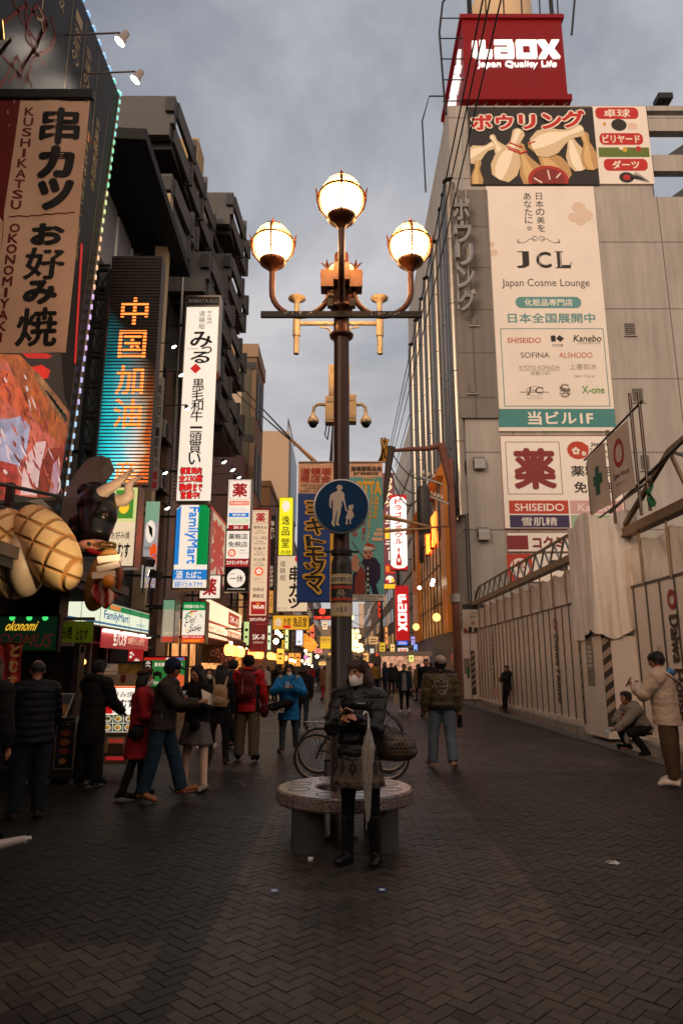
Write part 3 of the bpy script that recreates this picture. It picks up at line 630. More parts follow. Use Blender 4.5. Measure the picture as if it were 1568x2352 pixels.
def grey_building():
 t = thing('department_building', 'tall grey concrete building with advertising banners on its street end', 'building', (0, BY, 0))
 wm = panelmat((.41, .365, .325), 9.5, 4.35); dk = mat((.05, .05, .05), .7)
 def XZ(x, y, d=0): p = P(x, y, BY-d); return p.x, p.z
 x0 = XZ(1062, 1100)[0]; x1 = 34; top = XZ(1300, 243)[1]; xo = XZ(1488, 350)[0]; zo = XZ(1500, 452)[1]
 b = MB(); b.box(x0, x1, 0, 26, 0, zo, wm); b.box(x0, xo, 0, 26, zo, top, wm); b.build('wall', t)
 # open parking decks at upper right: slabs, piers, ramps
 b = MB(); zs = [zo]; h = top-zo
 b.box(xo, x1, .0, .5, top-.35, top+.0, wm)
 for ya, yb in ((265, 300), (355, 392)):
  za, zb = XZ(1500, ya)[1], XZ(1500, yb)[1]; b.box(xo, x1, .02, .55, zb, za, wm)
 for k, (zb, zt) in enumerate(((XZ(0, 452)[1], XZ(0, 392)[1]), (XZ(0, 355)[1], XZ(0, 300)[1]))):
  b.prism([(xo+.8, zb), (xo+1.7, zb), (xo+4.8, zt), (xo+3.2, zt)], .6, 1.2, dk); b.box(xo, xo+.12, .1, .6, zb, zt, dk)
 b.build('parking_deck', t)
 # darker metal-clad strip and its vents
 mc = panelmat((.2, .17, .15), 1.5, 2.7, .5)
 xa, za = XZ(1070, 440); xb = XZ(1130, 700)[0]; zb = XZ(1100, 962)[1]
 b = MB(); b.box(x0-.02, xb, -.18, -.002, zb, za, mc); b.build('cladding', t)
 for x, y, w, h_ in ((1445, 757, 22, 30), (1463, 908, 22, 32), (1480, 1063, 18, 34), (1086, 745, 16, 16), (1082, 898, 17, 20)):
  a, z = XZ(x, y); ww = w*BY/1420/2; hh = h_*BY/1420/2; b = MB(); yo = -.2 if x < 1200 else 0
  b.box(a-ww, a+ww, yo-.05, yo-.003, z-hh, z+hh, mat((.12, .1, .09), .6)); 
  for k in range(6): b.box(a-ww+.04, a+ww-.04, yo-.09, yo-.05, z-hh+.06+k*hh/3.2, z-hh+.13+k*hh/3.2, mat((.16, .14, .12), .6))
  b.box(a-ww-.1, a+ww+.1, yo-.1, yo-.05, z-hh-.06, z-hh, wm); b.build('vent', t)
 for x, y in ((1098, 1067), (1108, 1229)):
  a, z = XZ(x, y); b = MB(); M = Matrix.Translation((a, -.3, z)) @ Matrix.Rotation(pi/2, 4, 'Y')
  b.tube([(a-.3, -.12, z+.1), (a+.3, -.12, z+.1)], .3, GREYMETAL, 16); b.box(a-.3, a+.3, -.42, -.002, z-.32, z+.1, GREYMETAL); b.build('exhaust_hood', t)
 b = MB()
 for x in (1070, 1076): 
  a = XZ(x, 1250)[0]; b.tube([(a, -.08, 0), (a, -.08, XZ(0, 1180)[1])], .035, BLACK, 6)
 b.build('conduit', t)
 # steel tubes on the street front, curtain wall behind them
 ch = mat((.2, .175, .15), .26, 1, var=.06, vs=2); gl = mat((.05, .055, .06), .12, .3)
 b = MB(); b.box(x0+.35, x0+.6, .05, 30, 0, top-3, gl); 
 for k in range(10): b.bar((x0+.3, 1+k*2.6, 5+k*2.0), (x0+.3, 2.6+k*2.6, 11+k*2.), .1, .12, dk)
 for k in range(9): b.box(x0+.28, x0+.36, .1, 28, 6+k*3.2, 6.12+k*3.2, dk)
 b.build('curtain_wall', t)
 for yy, rr, tp in ((.3, .42, 8), (1.5, .36, 6.5), (2.9, .36, 6.5), (6.5, .4, 6), (7.6, .3, 6), (11, .4, 5), (14, .35, 5), (17.5, .45, 4.5), (22, .45, 4.5)):
  b = MB(); zt = XZ(0, 420)[1]; z = 9.5
  while z < zt: b.tube([(x0-.05, yy, z), (x0-.05, yy, min(z+4.15, zt))], rr, ch, 16); b.tube([(x0-.05, yy, z+4.15), (x0-.05, yy, z+4.2)], rr*.96, dk, 16); z += 4.2
  b.build('steel_tube', t)
 # lower street front
 b = MB(); b.box(x0-.12, x0+.5, .0, 26, 0, 4, mat((.1, .08, .06), .5)); b.build('shop_plinth', t)
 # next block behind, stepping out with a railing
 b = MB(); p = P(975, 900, 62); b.box(p.x-.6, p.x+8, 26.2, 58, 0, p.z, mat((.42, .38, .35), .7, var=.2, vs=.4)); 
 for k in range(6): b.box(p.x-.75, p.x-.6, 26.4, 56, 4+k*3.6, 5.6+k*3.6, mat((.3, .28, .26), .6))
 b.tube([(p.x-.6, 26.4, p.z+1), (p.x-.6, 55, p.z+1)], .05, DARKMETAL, 6); b.build('rear_block', t)
 return x0, top
BX0, BTOP = grey_building()
def wallsign(name, label, px, items, face, d=.12, T=.1, cat='billboard', step=.004, **k):
 x0, y0, x1, y1 = px; Y = BY-d; a, c = P(x0, y1, Y), P(x1, y0, Y)
 ym = (y0+y1)/2; W = P(x1, ym, Y).x-P(x0, ym, Y).x; zt, zb = P(0, y0, Y).z, P(0, y1, Y).z
 t = thing(name, label, cat, (P((x0+x1)/2, ym, Y).x, Y, (zt+zb)/2))
 b = MB(); H = zt-zb; b.box(-W/2, W/2, 0, T, -H/2, H/2, face); b.build('board', t)
 draw(items, px, W, H, lambda x, z, l: (x, -l, z), step=step).build('print', t)
 return t
def right_ads():
 cr = mat('#e4d8cc', .7, var=.07, vs=.6); bk = mat('#1d1916', .6); rd = mat('#a81714', .5); te = mat('#3f7f7d', .6); tl = mat('#588c8a', .6); or_ = mat('#b3371f', .6); wh = mat('#e8ded4', .6, var=.05, vs=.5)
 gy = mat('#8d8074', .6); gn = mat('#4d8a22', .6); mr = mat('#7c1f20', .55)
 # --- cosmetics banner
 px = (1130, 428, 1388, 990)
 it = [('v', '日本の美を', 1245, 443, 1266, 541, bk, {'b': .01, 'keep': True, 'gap': .06}), ('v', 'あなたに。', 1217, 443, 1238, 541, bk, {'b': .01, 'keep': True, 'gap': .06}),
   ('t', 'J', 1192, 588, 1222, 627, bk, {'b': .035}), ('t', 'C', 1238, 588, 1274, 627, bk, {'b': .035}), ('t', 'L', 1287, 588, 1318, 627, bk, {'b': .035}),
   ('l', [(1195, 588), (1222, 588)], 2.2, bk), ('l', [(1283, 588), (1302, 588)], 2.2, bk), ('l', [(1282, 626), (1318, 626)], 2.6, bk), ('l', [(1316, 627), (1319, 613)], 2, bk), ('l', [(1203, 590), (1203, 620)], 1.2, cr), ('l', [(1246, 596), (1246, 620)], 1.2, cr), ('l', [(1295, 590), (1295, 624)], 1.2, cr),
   ('t', 'Japan Cosme Lounge', 1155, 652, 1358, 675, bk, {'b': .0}),
   ('R', 1184, 694, 1335, 720, 12.5, tl), ('t', '化粧品専門店', 1205, 699, 1315, 715, wh, {'b': .03}), ('t', '日本全国展開中', 1164, 731, 1364, 754, tl, {'b': .045}),
   ('f', 1145, 766, 1398-18, 938, 1.8, te),
   ('t', 'SHISEIDO', 1160, 787, 1236, 799, or_, {'b': .01, 'sk': .1}), ('R', 1259, 782, 1270, 796, 3, bk), ('p', [(1279, 781), (1289, 789), (1280, 797), (1271, 789)], bk), ('t', 'KOSÉ', 1262, 800, 1286, 807, bk), ('t', 'Kanebo', 1311, 781, 1374, 796, bk, {'b': .02, 'sk': .25}), ('t', 'COSMETICS', 1320, 797, 1370, 801.5, gy),
   ('t', 'SOFINA', 1188, 820, 1253, 832, bk, {'b': -.005}), ('t', 'ALSHODO', 1275, 820, 1350, 832, or_, {'b': -.005, 'sk': .1}),
   ('t', 'KYOTO KOMACHI', 1184, 849, 1273, 858, gy, {'b': -.008}), ('l', [(1184, 860), (1273, 860)], .8, gy), ('t', '京都小町', 1208, 862, 1252, 870, gy), ('t', '上善如水', 1296, 845, 1358, 858, gy), ('t', 'Skin Care', 1306, 869, 1350, 875, gy),
   ('t', 'J·C', 1198, 896, 1232, 914, bk, {'b': .02, 'sk': .3}), ('o', 1215, 905, 19, 1.5, gy, 11), ('l', [(1181, 907), (1246, 907)], 1.5, gy), ('t', 'HIRO·A·TOKYO', 1196, 919, 1232, 922, gy), ('t', 'S', 1272, 889, 1292, 919, gy), ('t', 'Spa', 1270, 895, 1294, 909, bk, {'b': .03}), ('t', 'treatment', 1269, 908, 1295, 912, bk), ('t', 'X-one', 1320, 894, 1370, 910, gn, {'b': .02}),
   ('r', 1130, 943, 1388, 982, te), ('t', '当ビル1F', 1195, 948, 1340, 977, mat('#e9dccf'), {'b': .05})]
 sc = []
 for s_ in (-1, 1):
  pts = [(1247+s_*(4+46*i/14), 562-5*sin(i/14*2*pi)) for i in range(15)]; it.append(('l', pts, 1.3, bk))
  it.append(('l', [(1247+s_*8+6*cos(a)*s_, 557+6*sin(a)) for a in [R(90-i*30) for i in range(11)]], 1.3, bk)); it.append(('l', [(1247+s_*46+4*cos(a)*s_, 563+4*sin(a)) for a in [R(-90+i*30) for i in range(9)]], 1.3, bk))
 fl = mat('#dab9a6', .7)
 for cx, cy, r in ((1348, 480, 16), (1362, 500, 18), (1335, 505, 14), (1350, 515, 12), (1140, 590, 10), (1136, 570, 8)): it.insert(0, ('c', min(cx, 1366), cy, r, r*.8, 18, mat('#d5bda9', .7)))
 it.insert(6, ('c', 1352, 482, 3, fl))
 wallsign('cosmetics_banner', 'tall cream cosmetics banner hanging down the grey building wall', px, it, cr, cat='banner')
 # --- drugstore board
 px = (1152, 1000, 1428, 1215); pk = mat('#c79a9a', .6); sg = mat('#93aa8c', .6); nv = mat('#33264f', .6)
 it = [('f', 1152, 1000, 1428, 1215, 1.8, mr), ('f', 1164, 1015, 1290, 1137, 1.4, mr), ('t', '薬', 1180, 1030, 1278, 1126, mr, {'b': .075}),
   ('c', 1332, 1035, 25, 21, 28, or_), ('c', 1353, 1027, 4, or_), ('t', 'Japan.', 1362, 1016, 1405, 1027, bk, {'b': .03}), ('t', 'Tax-free', 1358, 1031, 1406, 1042, bk), ('t', 'Shop', 1378, 1045, 1406, 1056, bk),
   ('t', '薬粧店', 1312, 1071, 1408, 1096, bk, {'b': .04}), ('t', '免税店', 1316, 1108, 1410, 1134, bk, {'b': .04}),
   ('r', 1165, 1151, 1300, 1181, or_), ('t', 'SHISEIDO', 1178, 1158, 1290, 1175, wh, {'b': .02}), ('r', 1304, 1151, 1424, 1181, pk), ('t', 'Kanebo', 1322, 1158, 1412, 1175, wh, {'sk': .25}), ('r', 1165, 1184, 1300, 1212, nv), ('t', '雪肌精', 1192, 1189, 1272, 1208, wh, {'b': .01}), ('r', 1304, 1184, 1424, 1212, sg), ('t', 'SOFINA', 1322, 1190, 1412, 1207, wh)]
 for k in range(5):
  a = k*2*pi/5-pi/2; it.append(('c', 1327+6*cos(a), 1037+6*sin(a), 3.6, 3.6, 10, wh)); it.append(('c', 1345+3.6*cos(a), 1043+3.6*sin(a), 2.3, 2.3, 8, wh))
 wallsign('drugstore_board', 'white drugstore board with big dark red kanji on the grey building', px, it, wh)
 px = (1163, 1222, 1436, 1268)
 wallsign('drugstore_strip', 'white strip with red katakana below the drugstore board', px, [('f', 1163, 1222, 1436, 1268, 1.8, mr), ('r', 1164, 1230, 1212, 1262, mr), ('t', 'コクミンドラッグ', 1222, 1231, 1428, 1261, mr, {'b': .06})], wh)
 px = (1164, 1272, 1400, 1336)
 wallsign('discount_board', 'red and white board marked 100 half hidden behind the fence truss', px, [('r', 1164, 1272, 1222, 1336, or_), ('c', 1193, 1304, 22, wh), ('t', '100', 1177, 1288, 1209, 1306, or_, {'b': .02}), ('t', 'SHOP', 1183, 1311, 1203, 1316, or_), ('t', 'Can★Do', 1258, 1282, 1390, 1312, bk, {'b': .06})], wh)
 # --- bowling billboard
 px = (1077, 246, 1368, 424); dk = mat('#1a1310', .5); pin = mat('#d3ba94', .45); pin2 = mat('#b7905a', .45); wr = mat('#ead9c6', .5); rr = mat('#b5160f', .5)
 def PX(x, y): return (1600+x/1.7422)/1.5944, (y/1.7422)/1.5944
 def pinp(cx, cy, L, ang, m):
  pr = [(-.5, .0), (-.47, .16), (-.3, .25), (-.1, .24), (.1, .13), (.22, .085), (.33, .1), (.43, .115), (.49, .07), (.5, 0)]
  pts = pr+[(a, -b) for a, b in pr[::-1]]; ca, sa = cos(R(ang)), sin(R(ang))
  return ('p', [(max(1078, min(1367, cx+L*(a*ca-b*sa))), max(248, min(423, cy-L*(a*sa+b*ca)))) for a, b in pts], m)
 def pin_core(i):
  n = len(i[1])//2; a, c = i[1][:n], i[1][n:][::-1]; mm = mat('#efe0c4', .45) if i[2] is pin else mat('#d3ae74', .45)
  return ('p', [((x+u*.0)*.82+u*.18, (y+0)*.82+v*.18) for (x, y), (u, v) in zip(a, c)]+[(u*.62+x*.38, v*.62+y*.38) for (x, y), (u, v) in list(zip(a, c))[::-1]], mm)
 it = [pinp(*PX(270, 970), 80, 25, pin), pinp(*PX(240, 1120), 70, 80, pin2), pinp(*PX(390, 940), 62, 120, pin), pinp(*PX(570, 1060), 110, 112, pin2), pinp(*PX(700, 1030), 120, 130, pin2), pinp(*PX(870, 960), 100, 105, pin), pinp(*PX(960, 970), 88, 100, pin2), pinp(*PX(770, 890), 130, 20, pin), pinp(*PX(460, 990), 128, 65, pin),
   ('c', *PX(690, 1150), 46, 32, 30, mat('#a5260f', .25)), ('c', *PX(690, 1150), 38, 25, 30, mat('#7d160a', .25)), ('l', [PX(600, 1140), PX(650, 1170)], 3, wr), ('l', [PX(690, 1090), PX(700, 1150)], 3, wr), ('l', [PX(740, 1140), PX(770, 1110)], 3, wr)]
 for a, b in ((440, 950), (455, 925), (445, 965)): it.append(('l', [PX(a, b-10), PX(a+85, b+22)], 3, rr))
 for a, b in ((600, 930), (545, 990)): it.append(('l', [PX(a-20, b-5), PX(a+25, b-20)], 3, rr))
 it = [q for i in it for q in ((i, pin_core(i)) if i[0] == 'p' else (i,))]
 it = [(i[0], [(min(max(x, 1078), 1367), min(max(y, 247), 423)) for x, y in i[1]], *i[2:]) if i[0] in 'pl' else i for i in it]
 it = [i if not (i[0] == 'c') else ('p', [(x, min(y, 423)) for x, y in circ(*i[1:-1])], i[-1]) for i in it]
 ttl = 'ボウリング'; X = [(1080, 1136), (1137, 1184), (1190, 1236), (1243, 1296), (1290, 1350)]; Yy = [(262, 304), (262, 303), (262, 303), (260, 303), (252, 300)]
 for c, (a, b), (ya, yb) in zip(ttl, X, Yy): it.append(('t', c, a, ya, b, yb, wr, {'b': .14}))
 for c, (a, b), (ya, yb) in zip(ttl, X, Yy): it.append(('t', c, a+3, ya+3, b-3, yb-3, rr, {'b': .05}))
 wallsign('bowling_billboard', 'dark bowling billboard with scattered pins and red katakana', px, it, dk, step=.006)
 px = (1368, 244, 1492, 422); gg = mat('#5c6b24', .6)
 it = []
 for k, (tx, ya) in enumerate((('卓球', 247), ('ビリヤード', 307), ('ダーツ', 366))):
  it += [('R', 1373+k*4, ya, 1473+k*4, ya+27, 11, rr), ('t', tx, 1392+k*4-(k == 1)*12, ya+4, 1454+k*4+(k == 1)*12, ya+23, wr, {'b': .04})]
 it += [('c', 1425, 288, 18, 14, 18, bk), ('c', 1392, 286, 4, mat('#c7932a')), ('r', 1446, 284, 1466, 298, fl), ('r', 1372, 340, 1488, 362, gg), ('c', 1432, 345, 6, mat('#c9a02a')), ('c', 1464, 343, 6, rr), ('c', 1424, 341, 5, wr), ('c', 1430, 408, 17, 12, 18, bk), ('c', 1430, 408, 9, 6, 12, rr)]
 for k in range(7): it.append(('l', [(1438, 408), (1455+k*4, 397+k*3.5)], 1.5, bk))
 wallsign('games_billboard', 'cream billboard with three red game titles right of the bowling pins', px, it, cr, step=.006)
 # --- neon channel letters
 t = thing('neon_letters', 'vertical grey neon channel letters hanging before the dark cladding', 'sign', (P(1060, 590, BY-.8).x, BY-.8, 0))
 gm = mat((.2, .2, .23), .5, .3); rimm = mat((.42, .36, .3), .4, .5); X0 = t.location.x
 for k, c in enumerate('ボウリング'):
  ya = 459+k*52; za, zb = P(0, ya, BY-.8).z, P(0, ya+50, BY-.8).z; xa = P(1037+k*3.5, ya, BY-.8).x-X0; xb = P(1077+k*3.5, ya, BY-.8).x-X0
  for nm, bo, ex, m, y in (('letter', .022, .16, rimm, 0), ('letter_face', .0, .02, gm, -.16)):
   vs, fs, bb = glyph(c, bo, ex); b = MB()
   b.add([(xa+(v[0]-bb[0])/(bb[2]-bb[0])*(xb-xa), y-v[2]*1.0, zb+(v[1]-bb[1])/(bb[3]-bb[1])*(za-zb)) for v in vs], fs, m)
   b.build(nm, t)
 b = MB(); 
 for xx in (-.25, .35): b.tube([(xx, .25, P(0, 722, BY).z), (xx+.1, .25, P(0, 450, BY).z)], .05, GREYMETAL, 6)
 b.tube([(.2, .25, P(0, 455, BY).z), (.5, .3, P(0, 290, BY).z)], .04, GREYMETAL, 6); b.build('frame', t)
right_ads()
def LAOX():
 "word mark as polygons in a unit box: doubled L, square a, square o, x"
 L_ = [[(0, .14), (0, .93), (.055, .93), (.055, .17), (.225, .17), (.225, 0), (.04, 0)], [(.085, .98), (.15, .98), (.15, .42), (.225, .42), (.225, .25), (.085, .25)]]
 def bx(x0, z0, x1, z1): return [(x0, z0), (x1, z0), (x1, z1), (x0, z1)]
 a = [bx(.255, .82, .46, 1), bx(.41, 0, .475, .82), bx(.255, .42, .41, .56), bx(.255, .0, .315, .42), bx(.315, .0, .41, .15)]
 o = [bx(.505, 0, .575, 1), bx(.665, 0, .735, 1), bx(.575, .78, .665, 1), bx(.575, 0, .665, .22)]
 x = [[(.75, 0), (.84, 0), (.88, .36), (.92, 0), (1, 0), (.93, .5), (1, 1), (.91, 1), (.875, .64), (.835, 1), (.75, 1), (.82, .5)]]
 return L_+a+o+x
def laox():
 Y = BY+.3; t = thing('rooftop_sign', 'red rooftop sign cube with glowing white letters', 'sign', (0, Y, 0))
 red = mat((.17, .003, .006), .55, var=.12, vs=.4, em=.12, emc=(.3, .006, .01), spec=.2); glow = E((1, .96, .92), .85); dk = mat((.02, .015, .015), .6)
 xa, xb = P(1068, 210, Y).x, P(1302, 210, Y).x; zt, zb = P(0, 45, Y).z, P(0, 232, Y).z; D = 8.5
 b = MB(); b.box(xa, xb, 0, D, zb, zt, red); b.box(xa-.15, xb+.15, -.15, D+.1, zt, zt+.3, red); b.box(xa-.2, xb+.2, -.2, D+.1, zb-.05, zb+.35, red); b.build('cube', t)
 b = MB(); b.box(xa+.3, xb-.3, .3, D-.3, BTOP, zb-.05, dk)
 for k in range(9): b.bar((xa+(xb-xa)*k/9, .1, BTOP), (xa+(xb-xa)*(k+1)/9, .1, zb), .06, .06, GREYMETAL)
 b.build('plinth', t)
 def logo(o, x0, x1, z0, z1, wallp):
  b = MB(); H = z1-z0; W = x1-x0
  for q in LAOX(): b.prism([(x0+W*x, z0+H*z) for x, z in q], -.2, 0, glow)
  vs, fs, bb = glyph('Japan Quality Life', 0, .06)
  for d in (0,): b.add([(x0+d+W*.05+W*.9*(v[0]-bb[0])/(bb[2]-bb[0]), -.1-v[2]-d*.1, z0-H*.62+H*.42*(v[1]-bb[1])/(bb[3]-bb[1])) for v in vs], fs, glow)
  return b
 z1, z0 = P(0, 97, Y).z, P(0, 136, Y).z
 logo(0, P(1083, 116, Y).x, P(1283, 116, Y).x, z0, z1, 0).build('logo', t)
 o = logo(0, -(D*.44), D*.44, z0, z1, 0).build('logo', t); o.location = (xa-.02, D/2, 0); o.rotation_euler = (0, 0, -pi/2)
 t2 = thing('roof_railing', 'dark pipe railing circling the red rooftop cube', 'railing', (0, Y, 0)); b = MB()
 zr = zt+2.3
 b.tube([(xa-1.3, 0, zb-1), (xa-1.5, 0, zt-1), (xa-1.2, 0, zt+1.4), (xa-.4, -.2, zr), (xb+.2, -.2, zr), (xb+1.0, 0, zt+1.6), (xb+.6, 0, zt-1.2)], .07, DARKMETAL, 8)
 c = MB(); c.tube([(xa-1.5, D, zb), (xa-1.6, D, zt), (xa-1, D, zr), (xb, D, zr)], .06, DARKMETAL, 6); c.build('rail', t2)
 for k in range(6): b.tube([(xa+.4+(xb-xa)*k/5.5, -.2, zr), (xa+.4+(xb-xa)*k/5.5, 0, zt)], .05, DARKMETAL, 6)
 for k in range(5): b.tube([(xa-1.45, 0, zb+k*1.6), (xa, 0, zb+k*1.6)], .04, DARKMETAL, 6)
 for xx in (xa+.6, xb-.5): b.tube([(xx, .2, zt), (xx, .2, zt+6)], .14, DARKMETAL, 8)
 b.build('rail', t2)
 b = MB(); p = P(1145, 8, Y+5); b.tube([(p.x, 0, zt+.2), (p.x, 0, zt+6)], [2.3, 2.3], mat((.6, .42, .25), .6), 28); b.ell((p.x, 0, zt+6), (2.3, 2.3, 1.3), mat((.6, .42, .25), .6), 28, 10)
 tag(b.build('water_tank', loc=(0, Y+5, 0)), 'round beige water tank standing on the red rooftop cube', 'tank')
 b = MB(); p = P(1525, 245, BY+.5); b.tube([(p.x, BY+.5, BTOP-.2), (p.x, BY+.5, BTOP+.7)], .07, DARKMETAL, 6); b.box(p.x-.5, p.x+.4, BY+.1, BY+.9, BTOP+.7, BTOP+1.1, DARKMETAL, )
 tag(b.build('floodlight'), 'dark floodlight on the parapet of the parking deck', 'floodlight')
laox()
# ================================================================ hoarding along the right
FX = 6.35
def hoarding():
 t = thing('site_hoarding', 'long pale construction hoarding of tall steel panels along the right kerb', 'fence', (FX, 0, 0))
 pm = mat((.78, .66, .57), .4, .0, var=.1, vs=.8); ps = mat((.85, .72, .62), .65, var=.12, vs=1.5, bump=.5, bs=3); jt = mat((.12, .1, .085), .5, .5)
 tr = mat((.3, .2, .12), .45, .7, var=.2, vs=4)
 b = MB(); y = 8.0; i = 0; ys = []
 while y < 32.4:
  w = .62; b.box(-.02, .03, y+.02, y+w-.02, .14, 3.2, pm); b.box(-.045, .0, y-.018, y+.018, .14, 3.22, jt); b.box(-.07, -.02, y+.02, y+w-.02, .06, .16, pm); ys.append(y); y += w
 b.build('panel_row', t)
 b = MB(); b.box(-.03, .05, 8, 32.6, 3.2, 3.26, jt); b.build('joint_rail', t)
 # canvas sheet above the panels, sagging between the posts
 vs = []; fs = []; ny, nz = 260, 10
 for j in range(nz+1):
  for i in range(ny+1):
   yy = 8+24.4*i/ny; z0 = 3.26; k = j/nz; fr = ((yy-8)/1.24) % 1
   z = z0+(4.22-.13*sin(pi*fr)-z0)*k
   vs.append((.01+.16*mnoise.noise(V((yy*1.6, z*1.2, 0)))*(.4+k*.5)*abs(sin(pi*fr))+.05*mnoise.noise(V((yy*5, z*2.2+yy, 3))), yy, z))
 q = ny+1
 for j in range(nz):
  for i in range(ny): fs.append((j*q+i, j*q+i+1, j*q+q+i+1, j*q+q+i))
 b = MB(); b.add(vs, fs, ps, True); b.build('canvas', t)
 for k in range(20):
  yy = 8+k*1.24+.02; b = MB(); b.tube([(-.06, yy, 3.2), (-.06, yy, 4.4)], .026, tr, 8); b.build('post', t)
 b = MB(); b.box(-.12, .06, 8, 32.8, 4.38, 4.55, tr); b.box(-.16, .1, 8, 32.8, 4.345, 4.375, tr)
 y = 16.6
 while y < 32:
  b.bar((-.03, y, 4.55), (-.03, y+.5, 5.1), .05, .05, GREYMETAL); b.bar((-.03, y+.5, 5.1), (-.03, y+1.0, 4.55), .05, .05, GREYMETAL); y += 1.0
 b.bar((-.03, 16.6, 5.12), (-.03, 31.6, 5.12), .07, .07, tr); b.bar((-.03, 31.5, 5.1), (-.03, 32.7, 4.5), .06, .06, DARKMETAL)
 b.bar((-.03, 15.0, 4.6), (-.03, 12.6, 5.6), .09, .09, tr); b.bar((-.03, 12.6, 5.6), (-.03, 8, 6.0), .09, .09, tr); b.bar((-.03, 12.6, 5.6), (-.03, 12.0, 4.55), .06, .06, tr); b.bar((-.03, 12.6, 5.6), (-.03, 10.5, 4.6), .06, .06, GREYMETAL)
 b.build('truss', t)
 bk = mat('#2a211c', .5); rd = mat('#8f1a18', .5)
 for yc, z0 in ((13.1, 3.0), (20.4, 2.95), (29.1, 2.95)):
  # word mark reading downwards
  b = MB(); H = 2.35; vs, fs, bb = glyph('Daiwa House', .01); k = H*.82/(bb[2]-bb[0]); hh = bb[3]-bb[1]
  
  for q in range(5): dy, dz = ((0, 0), (.012, 0), (-.012, 0), (0, .012), (0, -.012))[q]; b.add([(-.05-q*.001, yc-((v[1]-bb[1])/hh-.5)*.36+dy, z0-.5-(v[0]-bb[0])*k+dz) for v in vs], fs, bk)
  draw([('o', 50, 50, 48, 22, rd, 48)], (0, 0, 100, 100), .36, .4, lambda x, z, l: (-.052, yc-x, z0-.2+z), b)
  b.build('lettering', t)
 b = MB(); nt = mat('#b9a898', .6); b.box(-.06, -.03, 13.75, 13.9, 1.15, 1.95, nt); b.box(-.062, -.06, 13.79, 13.86, 1.3, 1.8, bk); b.build('notice', t)
hoarding()
def hoarding_corner():
 t = thing('hoarding_bay', 'white hoarding bay wrapped in plastic sheet with striped corner tape', 'fence', (5.6, 15.0, 0))
 pm = mat((.8, .68, .6), .35, var=.06, vs=.8); ps = mat((.85, .73, .64), .5, var=.1, vs=1.5, bump=.5, bs=4); jt = mat((.12, .1, .085), .5, .5)
 b = MB(); b.box(0, .95, 0, 1.45, .06, 3.0, pm); b.box(-.01, .96, -.01, 1.46, 2.2, 2.23, jt); b.build('panel', t)
 # draped sheet: wavy skirt round the top
 vs = []; fs = []; path = [(1.0, -.06), (.5, -.07), (-.06, -.06), (-.07, .7), (-.05, 1.5)]; pts = []
 for a, c in zip(path, path[1:]):
  for i in range(14): pts.append((a[0]+(c[0]-a[0])*i/14, a[1]+(c[1]-a[1])*i/14))
 pts.append(path[-1]); n = len(pts); nz = 16
 for j in range(nz+1):
  z = 2.25+.16*sin(3.3)+(4.85-2.2)*j/nz
  for i, (x, y) in enumerate(pts):
   w = (.13*mnoise.noise(V((i*.21, z*.3, 0)))+.05*mnoise.noise(V((i*.55, z*.7, 5))))*(1-.35*j/nz); dx, dy = (0, -1) if i < 28 else (-1, 0)
   vs.append((x+dx*(w+.03), y+dy*(w+.03), z+(.1*sin(i*.23) if j in (0, nz) else 0)))
 for j in range(nz):
  for i in range(n-1): fs.append((j*n+i, j*n+i+1, (j+1)*n+i+1, (j+1)*n+i))
 b = MB(); b.add(vs, fs, ps, True); b.box(-.0, .95, .0, 1.45, 4.72, 4.78, ps); b.build('plastic_sheet', t)
 st = mat('#3b332e', .5); w_ = mat('#a3907f', .5)
 it = [('r', 0, 0, 100, 100, st)]+[('p', [(0, 10+k*14), (100, 2+k*14), (100, 9+k*14), (0, 17+k*14)], w_) for k in range(6)]
 draw(it, (0, 0, 100, 100), .2, 2.0, lambda x, z, l: (.1+x, -.004-l, 1.3+z)).build('hazard_tape', t); draw(it, (0, 0, 100, 100), .12, 2.0, lambda x, z, l: (-.004-l, 1.36-x, 1.25+z)).build('hazard_tape', t)
 bo = mat('#94867a', .6); bk = mat('#2a211c', .5)
 it = [('r', 0, 0, 100, 100, bo), ('f', 0, 0, 100, 100, 3, bk), ('t', 'お近隣の皆様へ', 12, 4, 88, 9, bk, {'b': .02})]+[('l', [(15, 17+k*4), (80-5*(k % 3), 17+k*4)], .8, bk) for k in range(2)]+[('R', 14, 30+k*8, 86, 35.5+k*8, 2, mat('#c9bba9')) for k in range(5)]+[('l', [(15, 75+k*5), (85-9*(k % 3), 75+k*5)], 1, bk) for k in range(4)]
 draw(it, (0, 0, 100, 100), .42, 1.25, lambda x, z, l: (-.006-l, .75-x, 1.75+z)).build('notice', t)
 # scaffold frame with two cloth banners on top
 t = thing('scaffold_frame', 'steel pipe scaffold frame carrying two cloth banners above the hoarding', 'scaffold', (6.0, 0, 0)); b = MB(); tr = mat((.1, .075, .06), .4, .8)
 for y, z0, z1 in ((12.95, 4.5, 6.95), (13.35, 4.5, 7.1), (14.65, 4.6, 6.75), (16.0, 4.7, 6.4)): b.tube([(0, y, z0), (0, y, z1)], .035, tr, 8)
 for z in (4.98, 6.62): b.tube([(0, 12.8, z+.1), (0, 16.2, z-.1)], .025, tr, 8)
 b.tube([(0, 14.9, 4.9), (.1, 11.5, 5.5)], .035, tr, 8); 
 b.build('pipe', t)
 cl = mat('#b59f8d', .8, var=.06, vs=2, bump=.3, bs=4); gn = mat('#0f4a3a', .6)
